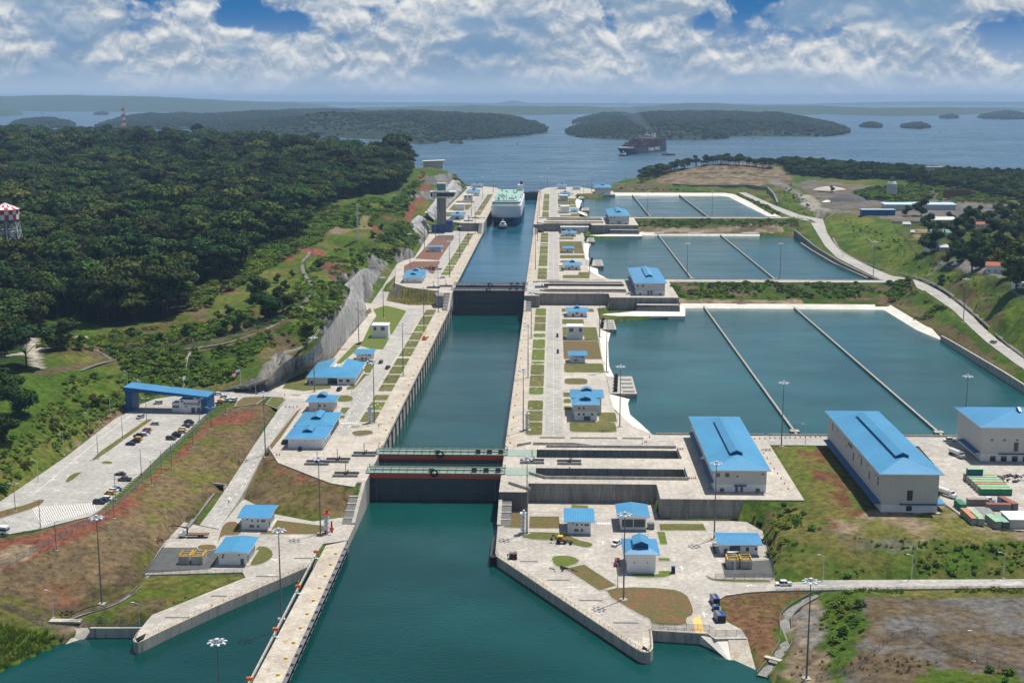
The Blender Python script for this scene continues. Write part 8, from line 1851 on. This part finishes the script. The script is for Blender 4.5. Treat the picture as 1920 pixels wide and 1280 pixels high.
for i in range(len(X1)):
    if rng.random() < .5 or min(math.hypot(X1[i]-a, (Y1[i]-b)*(1 if Y1[i] > b else .5)) for a, b in hs) < 17: continue
    k = int(rng.integers(3)); tree_obj(6+k, X1[i], Y1[i], hgt(X1[i], Y1[i])-.5, rng.uniform(.6,1.0), i, 'garden tree with %s crown between the village houses' % ['dense dark','wide dark','mid green'][k], 'trees between the village houses', 'tree')
# right-hand far wood
X1, Y1 = fill(rfor, 10.5); Z1 = hgtv(X1, Y1); ok = (Z1 > 26.2) & clear(X1, Y1); X1, Y1, Z1 = X1[ok], Y1[ok], Z1[ok]; n = len(X1)
scatter('forest', np.stack([X1, Y1, Z1-3], -1), rng.uniform(.62,1.,n), rng.random(n)*6.28, rng.choice(6, n), libT, dict(kind='stuff')); print('right wood', n)
# bushes on slopes
def bushes(polys, name='undergrowth', lib=libS, nk=4):
    A, B, S_ = [], [], []
    for poly, sp_, s0, s1 in polys:
        X_, Y_ = fill(poly, sp_); k = fbm(X_, Y_, 14, 3, 77) > .40; X_, Y_ = X_[k], Y_[k]; ok = clear(X_, Y_); A.append(X_[ok]); B.append(Y_[ok]); S_.append(rng.uniform(s0, s1, ok.sum()))
    A, B, S_ = map(np.concatenate, (A, B, S_)); n = len(A)
    scatter(name, np.stack([A, B, hgtv(A, B)-.25], -1), S_, rng.random(n)*6.28, rng.choice(nk, n, p=([.3,.25,.35,.1] if nk == 4 else None)), lib, dict(kind='stuff')); print(name, n)
bk = lambda y0, y1: [(142,y0),(322,y0),(326,y1),(142,y1)]
bushes([(GL([(60,652),(200,628),(350,608),(480,598),(560,572),(560,600),(350,645),(190,662)]),3.2,.5,1.3),(GL([(1530,1040),(1640,1015),(1920,1020),(1980,1075),(1560,1082)]),3.6,.3,.9),(GL([(205,662),(345,650),(352,722),(300,730),(245,708)]),2.1,.6,1.3),(GL([(358,655),(440,645),(500,622),(555,592),(520,640),(470,680),(430,718),(358,726)]),2.6,.6,1.3),
 (GL([(130,700),(240,705),(300,738),(235,765),(150,825),(60,890),(0,930),(0,830),(60,790),(110,740)]),4.2,.5,1.2),(GL([(340,625),(450,585),(480,590),(420,625),(380,640)]),3.2,.7,1.4),(GL([(360,590),(480,520),(590,460),(640,390),(600,380),(470,480),(350,560)]),4.,1.,2.),
 (GL([(500,600),(600,480),(690,470),(725,500),(680,500),(640,580),(600,640),(540,650)]),3.3,.5,1.2),(GL([(700,470),(735,420),(770,425),(785,455),(760,470),(720,488)]),3,.8,1.6),(GL([(690,370),(735,385),(785,340),(800,320),(760,410),(700,420),(640,430),(585,440),(600,410)]),4.5,1.,2.),
 (GL([(1340,978),(1440,945),(1500,945),(1530,1000),(1470,1040),(1455,1082),(1450,1060),(1430,985)]),4,.4,1.1),(GL([(1530,1040),(1640,1015),(1920,1020),(2040,1020),(2040,1078),(1560,1084)]),6,.3,.8),(GL([(1545,1115),(1610,1112),(1625,1180),(1560,1240),(1535,1180)]),4,.4,1.),(GL([(1560,1112),(1920,1106),(2000,1106),(2000,1112),(1560,1120)]),4,.4,.9),(GL([(1760,1250),(1900,1262),(1920,1300),(1720,1290)]),3.4,.4,.9),
 (bk(470,508),3.6,.5,1.3),(bk(912,958),4.2,.5,1.4),([(306,455),(326,455),(330,515),(312,515)],3,.6,1.3),([(304,380),(330,380),(325,455),(310,455)],3.4,.6,1.3),([(312,1000),(320,1000),(320,1340),(311,1340)],3.5,.5,1.1),
 (GL([(1484,347),(1531,394),(1560,415),(1540,425),(1468,385),(1468,360)]),8,.5,1.1),(GL([(1578,400),(1700,450),(1846,519),(1920,600),(1840,600),(1680,509),(1590,440)]),7,.3,.8),(GL([(1600,362),(1650,352),(1740,350),(1750,375),(1690,380),(1620,375)]),5,1.2,2.4),(GL([(1750,345),(1900,375),(1900,384),(1760,380)]),6,1.,2.),
 ([(-60,1540),(-100,1500),(-100,1380),(-86,1390),(-84,1500)],4,1.,2.),([(135,1395),(310,1376),(230,1400),(140,1440)],7,.5,1.2)])
bushes([(GL([(-30,1165),(60,1184),(115,1195),(118,1200),(60,1228),(0,1255),(-40,1270)]),1.3,.7,1.3),(GL([(200,662),(350,650),(350,726),(240,705)]),3,.9,1.5),(GL([(150,700),(300,735),(140,830),(0,930),(0,850)]),4,.6,1.1),(GL([(1250,1000),(1340,985),(1440,945),(1560,1000),(1920,1025),(1920,1078),(1460,1086)]),4.5,.5,.9),(GL([(1560,1112),(1980,1104),(1980,1112),(1560,1118)]),1.6,.5,1.)], 'tall_grass', libG, 3)
M['dryl'] = leafmat('dry_grass', (.19,.155,.07), (.13,.125,.04), .6, .5)
libD = libcol('dry_grass_kinds', []); [libD.objects.link(bpy.data.objects.new('dry_%d' % i, g_)) for i, g_ in enumerate([m_.copy() for m_ in GT])]
for o_ in libD.objects: o_.data.materials.clear(); o_.data.materials.append(M['dryl'])
bushes([(bankL,4.2,.2,.45),(GL([(478,865),(503,845),(521,871),(619,911),(660,916),(652,962),(587,974),(513,960),(462,935)]),3.6,.2,.45),(GL([(1365,1122),(1500,1112),(1470,1140),(1450,1220),(1425,1250),(1400,1190)]),2.6,.2,.45),(GL([(1480,1215),(1560,1235),(1640,1225),(1760,1240),(1900,1290),(1440,1290)]),2.6,.3,.7),(GL([(735,522),(765,543),(836,547),(836,573),(766,573),(727,566)]),2.4,.3,.6)], 'dry_grass', libD, 3)
# ------------------------------------------------------------------ islands and far shores
def island(name, outline, hmax, seed, sp_=18, edge=110, trees=True, bump=9, lib=libL, mname='forestfloor', step=None):
    poly = smooth(outline, 2); a = np.array(poly); x0, y0 = a.min(0)-20; x1, y1 = a.max(0)+20; step = step or max(14, (x1-x0)/150)
    gx_, gy_ = np.meshgrid(np.arange(x0, x1, step), np.arange(y0, y1, step*1.3)); ins = inpoly(poly, gx_, gy_); dist = np.full(gx_.shape, 1e9)
    for i in range(len(poly)):
        (ax, ay), (bx_, by_) = poly[i], poly[(i+1) % len(poly)]; dx, dy = bx_-ax, by_-ay; L = dx*dx+dy*dy+1e-9; t_ = np.clip(((gx_-ax)*dx+(gy_-ay)*dy)/L, 0, 1); dist = np.minimum(dist, np.hypot(gx_-ax-t_*dx, gy_-ay-t_*dy))
    sgn = np.where(ins, dist, -dist); h_ = np.clip(sgn/edge, -.3, 1); nz_ = fbm(gx_, gy_, edge*3.2, 4, seed); z = 26+np.where(h_ > 0, hmax*(h_**.6)*(.22+1.5*np.clip(nz_-.2, 0, 1)), h_*30)
    if bump: z = np.where(h_ > 0, z+(fbm(gx_, gy_, 45, 3, seed+3)-.3)*bump*np.clip(h_*4, 0, 1), z)
    ny_, nx_ = gx_.shape; id_ = np.arange(nx_*ny_).reshape(ny_, nx_); keep = (sgn[:-1,:-1] > -step*2) | (sgn[1:,1:] > -step*2); F4 = np.stack([id_[:-1,:-1], id_[:-1,1:], id_[1:,1:], id_[1:,:-1]], -1)[keep]
    me_ = bpy.data.meshes.new(name); me_.from_pydata(np.stack([gx_, gy_, z], -1).reshape(-1, 3).tolist(), [], F4.tolist()); me_.materials.append(M[mname]); me_.polygons.foreach_set('use_smooth', np.ones(len(F4), bool)); o = bpy.data.objects.new(name, me_); COL.objects.link(o); tag(o, kind='structure')
    if trees:
        X_, Y_ = fill(poly, sp_); i = np.clip(((X_-x0)/step).astype(int), 0, nx_-1); j = np.clip(((Y_-y0)/(step*1.3)).astype(int), 0, ny_-1); Z_ = z[j, i]; ok = Z_ > 25.5; n = ok.sum()
        return np.stack([X_[ok], Y_[ok], Z_[ok]-1], -1), sp_
M['forestfloor'] = mat('island_forest', (.012,.024,.008), (.02,.036,.010), .02, .95, c3=(.03,.045,.014)); M['farhill'] = mat('far_hill_forest', (.022,.045,.015), (.04,.065,.02), .006, .95)
IS = []
IL = lambda pts: PL(pts, 26)
def isl(*a, **k):
    r_ = island(*a, **k)
    if r_ is not None: IS.append(r_[0])
isl('island', IL([(168,240),(250,243),(400,243),(430,252),(520,258),(620,256),(700,262),(800,267),(850,264),(930,260),(1000,253),(1032,247),(1010,240),(960,232),(880,226),(700,222),(600,222),(500,222),(400,222),(260,224),(200,232)]), 64, 5, 17, 230, bump=12)
isl('island', IL([(14,238),(60,241),(138,240),(140,236),(110,231),(50,231),(20,234)]), 42, 8, 20, 120)
isl('island', IL([(1056,247),(1072,257),(1130,262),(1240,263),(1362,262),(1368,255),(1480,256),(1562,257),(1602,247),(1560,238),(1400,228),(1250,226),(1120,232),(1080,238)]), 58, 11, 17, 230, bump=12)
isl('island', IL([(1065,233),(1140,234),(1210,232),(1215,226),(1150,224),(1085,227)]), 42, 14, 26, 160)
for i, q in enumerate(([(1610,238),(1630,241),(1654,240),(1650,235),(1625,233)],[(1686,239),(1715,243),(1744,241),(1740,236),(1700,235)],[(900,227),(940,229),(982,228),(975,223),(920,221)],[(1826,222),(1880,225),(1935,223),(1930,218),(1850,217)],[(1758,222),(1780,224),(1800,222),(1780,220)],[(840,268),(855,271),(872,269),(860,265)],[(755,268),(790,271),(830,269),(800,264)],[(172,215),(190,217),(205,215),(190,213)],[(560,222),(620,224),(700,221),(690,216),(600,216)])):
    isl('island', IL(q), 22 if i != 3 else 40, 20+i, 20 if i < 3 else 26, 60 if i in (4,5,6,7) else 110, bump=5)
P0 = np.concatenate(IS); n = len(P0); dd = np.hypot(P0[:,0]-CX, P0[:,1]-CY); u, v, d = project(P0[:,0], P0[:,1], P0[:,2]); k = (u > -100) & (u < 2020); P0 = P0[k]; dd = dd[k]; n = len(P0); print('island canopy', n)
[print('LONG', o['label']) for o in bpy.data.objects if 'label' in o and len(o['label'].split()) > 16]
scatter('forest', P0, rng.uniform(.75,1.25,n)*np.clip(dd/4800, .85, 1.7), rng.random(n)*6.28, rng.choice(4, n), libL, dict(kind='stuff'))
def farhills(pts_px, top_px, z0, name='hills', depth=.25, seed=1, m='farhill', wob=2.):
    """a ridge whose foot stands at the waterline seen at pts_px and whose crest reaches top_px"""
    base = [P(a, b, 26) for a, b in pts_px]; n = 220; xs_ = np.linspace(pts_px[0][0], pts_px[-1][0], n); yb_ = np.interp(xs_, [p[0] for p in pts_px], [p[1] for p in pts_px]); yt_ = np.interp(xs_, [p[0] for p in top_px], [p[1] for p in top_px])
    mb = MB(); rows = 12; V_ = []
    yt_ = yt_-(fbm(xs_, xs_*0+seed, 60, 5, seed+50, .6)-.5)*wob*2
    for i in range(n):
        bx_, by_ = P(xs_[i], yb_[i], 26); D = math.hypot(bx_-CX, by_-CY); ux, uy = (bx_-CX)/D, (by_-CY)/D; D2 = D*(1+depth*.5)
        dd_ = ray(xs_[i], yt_[i]); s_ = -dd_[2]/math.hypot(dd_[0], dd_[1]); zt_ = CH-s_*D2
        for j in range(rows+1):
            f = j/rows; Dj = D*(1+depth*f); zz = 24+(zt_-24)*(math.sin(min(f*2, 1)*math.pi/2)**.8 if f <= .5 else math.cos((f-.5)*math.pi)); V_.append((CX+ux*Dj, CY+uy*Dj, max(zz, 22)+(mnoise.noise(Vector((bx_*.0016, f*5+seed, 0)))*.12*(zt_-26) if 0 < j < rows//2 else 0)))
    mb.add(V_, [(i*(rows+1)+j, (i+1)*(rows+1)+j, (i+1)*(rows+1)+j+1, i*(rows+1)+j+1) for i in range(n-1) for j in range(rows)])
    o = mb.build(name, m); o.data.polygons.foreach_set('use_smooth', [True]*len(o.data.polygons)); tag(o, kind='structure')
farhills([(-200,211),(60,209),(400,211),(500,209),(640,208)], [(-200,186),(0,181),(150,178),(260,181),(400,186),(520,192),(600,197),(640,203)], 0, seed=2, depth=.3)
farhills([(620,211),(800,215),(1000,216),(1100,214),(1200,215),(1480,216),(1540,216)], [(620,205),(700,201),(850,198),(1000,199),(1100,200),(1200,202),(1320,202),(1450,206),(1540,212)], 0, seed=5, depth=.22)
farhills([(1180,211),(1300,212),(1500,213),(1660,218),(1780,217),(1925,208),(2100,206)], [(1180,200),(1290,193),(1340,194),(1420,199),(1530,197),(1640,203),(1780,202),(1920,203),(2100,203)], 0, seed=9, depth=.22)
farhills([(-100,197.6),(2050,197.6)], [(-100,189),(560,191),(800,192),(930,193.5),(948,190.5),(962,187.5),(976,190.5),(994,193),(1150,193.5),(1500,195),(1700,190.5),(1920,191),(2050,190)], 0, seed=13, depth=.12, wob=1.)
farhills([(-60,219),(0,219),(45,216),(60,216)], [(-60,200),(0,201),(30,206),(48,214),(60,216)], 0, name='hills', seed=17, depth=.2)
# ------------------------------------------------------------------ village and quarry buildings
def vhouse(px_, py_, w, d_, h_, m, wm, rz, lb, cat='house', rh=2.2, nw=3):
    x_, y_, z_ = G3(px_, py_); t = thing('village_house' if cat == 'house' else 'shed', lb, cat, (x_, y_, z_), R(rz)); mb = MB(); mb.box(-w/2,0,-1.5,w/2,d_,h_); mb.build('wall',wm,t)
    mb = MB(); o_ = .9; mb.add([(-w/2-o_,-o_,h_-.1),(w/2+o_,-o_,h_-.1),(w/2+o_,d_+o_,h_-.1),(-w/2-o_,d_+o_,h_-.1),(-w/2-o_*.3,d_/2,h_+rh),(w/2+o_*.3,d_/2,h_+rh)],[(0,1,5,4),(2,3,4,5),(1,2,5),(3,0,4),(0,3,2,1)]); mb.build('roof',m,t)
    for i in range(nw): win(t, -w/2+w*(i+.5)/nw, 0, 1.1, 1.3, 1.1)
for a in [(1862,376+35,22,13,4.5,'terra','white',-4,'long red-roofed house at the back of the village'),(1842,427+0,12,8,3.5,'terra','white',0,'small red-roofed house right of the wide dark trees'),(1898,405,14,9,4,'terra','white',0,'red-roofed white house beside the flat-crowned tree'),(1866,512,13,11,5.5,'terra','white',-18,'white two storey house with faded red roof above the slope'),
  (1765,425,30,18,7,'roofw','panel',4,'large grey-white roofed house with a green-roofed wing'),(1764,445,17,12,4.5,'greenroof','white',0,'green-roofed white house in front of the large pale roof'),(1752,470,9,10,6,'roofw','white',10,'white house with bright roof edge beside the wide dark tree'),(1770,470,6,6,3,'roofw','white',0,'tiny white hut right of the bright-roofed house'),
  (1700,425,7,4,2.6,'roofw','white',0,'small white hut on the grass inside the wall'),(1711,440,3,3,2.4,'roofw','white',0,'tiny white kiosk on the village grass'),(1918,540,10,8,4,'roofw','white',0,'white house cut by the right picture edge'),(1893,560-75,10,7,3,'terra','white',20,'little house with pinkish roof among the trees')]: vhouse(*a)
t_ = G3(1700,396); 
for px_,w,lb,m in ((1635,22,'first dark blue shed of the row at the quarry edge','dblue'),(1663,18,'second dark blue shed of the row at the quarry edge','dblue')):
    x_, y_, z_ = G3(px_, 404); t = thing('shed',lb,'shed',(x_,y_,z_)); mb = MB(); mb.box(-w/2,0,-1,w/2,10,6); mb.build('wall',m,t); mb = MB(); mb.box(-w/2-.5,-.5,6,w/2+.5,10.5,6.4); mb.build('roof','cyanroof',t)
x_, y_, z_ = G3(1722, 393); t = thing('shed','long pale cyan roofed shed behind the dark rounded tree','shed',(x_,y_,z_)); mb = MB(); mb.box(-38,0,-1,42,16,5.4); mb.build('wall','panel',t); mb = MB(); mb.hexa([(-39,-1,5.4),(43,-1,5.4),(43,17,6.6),(-39,17,6.6)],[(-39,-1,5.8),(43,-1,5.8),(43,17,7.),(-39,17,7.)]); mb.build('roof','cyanroof',t)
x_, y_, z_ = G3(1671, 371); t = thing('silo','pale cement silo standing in the quarry','silo',(x_,y_,z_)); mb = MB(); mb.lathe(0,0,[(6.5,0),(6.5,18),(5,20.5),(.1,21.5)],14); mb.build('shell','panel',t); mb = MB(); mb.box(-2,-2,21,2,2,27); mb.build('head','greenroof',t)
x_, y_, z_ = G3(1752, 334); t = thing('shed','small pale roofed building on the skyline of the right wood','shed',(x_,y_,z_+14)); mb = MB(); mb.box(-12,0,-16,12,10,3); mb.build('wall','panel',t); mb = MB(); mb.box(-13,-1,3,13,11,3.6); mb.build('roof','roofw',t)
x_, y_, z_ = G3(1795, 372); t = thing('ruined_wall','brown ruined concrete wall by the right wood','wall',(x_,y_,z_)); mb = MB(); mb.box(-17,0,-2,17,2,11); mb.build('wall','brown',t)
x_, y_, z_ = G3(1690, 421); wallline('boundary_wall','grey boundary wall of the village compound', [(x_-8, y_+6, z_+3),(x_+45, y_+10, z_+3)], .5, z_-2, 'wallp', 'wall'); 
for i, (px_, py_, r0, h_, m_) in enumerate(((1594,378,26,9,'gravel'),(1560,356,24,4,'pave'),(1780,388,14,4,'gravel'),(1512,383,9,1.5,'pave'),(1565,378,14,1.5,'liner'))):
    x_, y_, z_ = G3(px_, py_); mb = MB(); mb.lathe(x_, y_+r0*.5, [(r0,z_-1),(r0*.72,z_+h_*.45),(r0*.3,z_+h_*.9),(.1,z_+h_)], 18); tag(mb.build('spoil_heap', m_), ['dark gravel heap in the quarry left of the silo','pale flat sand heap at the back of the quarry','small dark heap right of the silo','small pale mound at the left end of the quarry','white gravel pile in the quarry foreground'][i], 'heap')
# visitor centre roofs on the point
for px_, py_, w, lb in ((748,366-66,40,'long pale roof of the visitor centre on the wooded point, left half'),(812,302,34,'white tilted roof at the end of the wooded point')):
    d_ = ray(px_, py_); tt_ = 1960/math.hypot(d_[0], d_[1]); x_, y_, z_ = CX+d_[0]*tt_, CY+d_[1]*tt_, CH+d_[2]*tt_; t = thing('visitor_centre',lb,'building',(x_,y_,z_-6)); mb = MB(); mb.hexa([(-w/2,0,5),(w/2,0,6.5),(w/2,16,7),(-w/2,16,5.4)],[(-w/2,0,5.5),(w/2,0,7),(w/2,16,7.5),(-w/2,16,5.9)]); mb.build('roof','roofw',t); mb = MB(); mb.box(-w/2+2,2,-6,w/2-2,14,5.2); mb.build('wall','panel',t)
# ------------------------------------------------------------------ smoke and air
sm = bpy.data.materials.new('smoke'); sm.use_nodes = True; q = sm.node_tree; q.nodes.remove(q.nodes['Principled BSDF']); pv = q.nodes.new('ShaderNodeVolumePrincipled'); pv.inputs['Color'].default_value = (.45,.55,.75,1); pv.inputs['Density'].default_value = .009; q.links.new(pv.outputs[0], q.nodes['Material Output'].inputs['Volume'])
c_ = Vector((bx, by, 26)).lerp(Vector((ex_, ey_, 26)), .72); mb = MB()
mb.tube((c_.x,c_.y,70),(c_.x-95,c_.y+40,150),5,14,24)
tag(mb.build('smoke', sm), kind='stuff')
HZE = bpy.data.materials.new('haze'); HZE.use_nodes = True; q = HZE.node_tree; q.nodes.remove(q.nodes['Principled BSDF']); pv = q.nodes.new('ShaderNodeVolumePrincipled'); pv.inputs['Color'].default_value = (.44,.68,1,1); pv.inputs['Density'].default_value = 5.2e-5; pv.inputs['Anisotropy'].default_value = .0
q.links.new(pv.outputs[0], q.nodes['Material Output'].inputs['Volume'])
mb = MB(); mb.box(-30000,-900,-12,30000,31000,222); tag(mb.build('haze', HZE), kind='stuff')
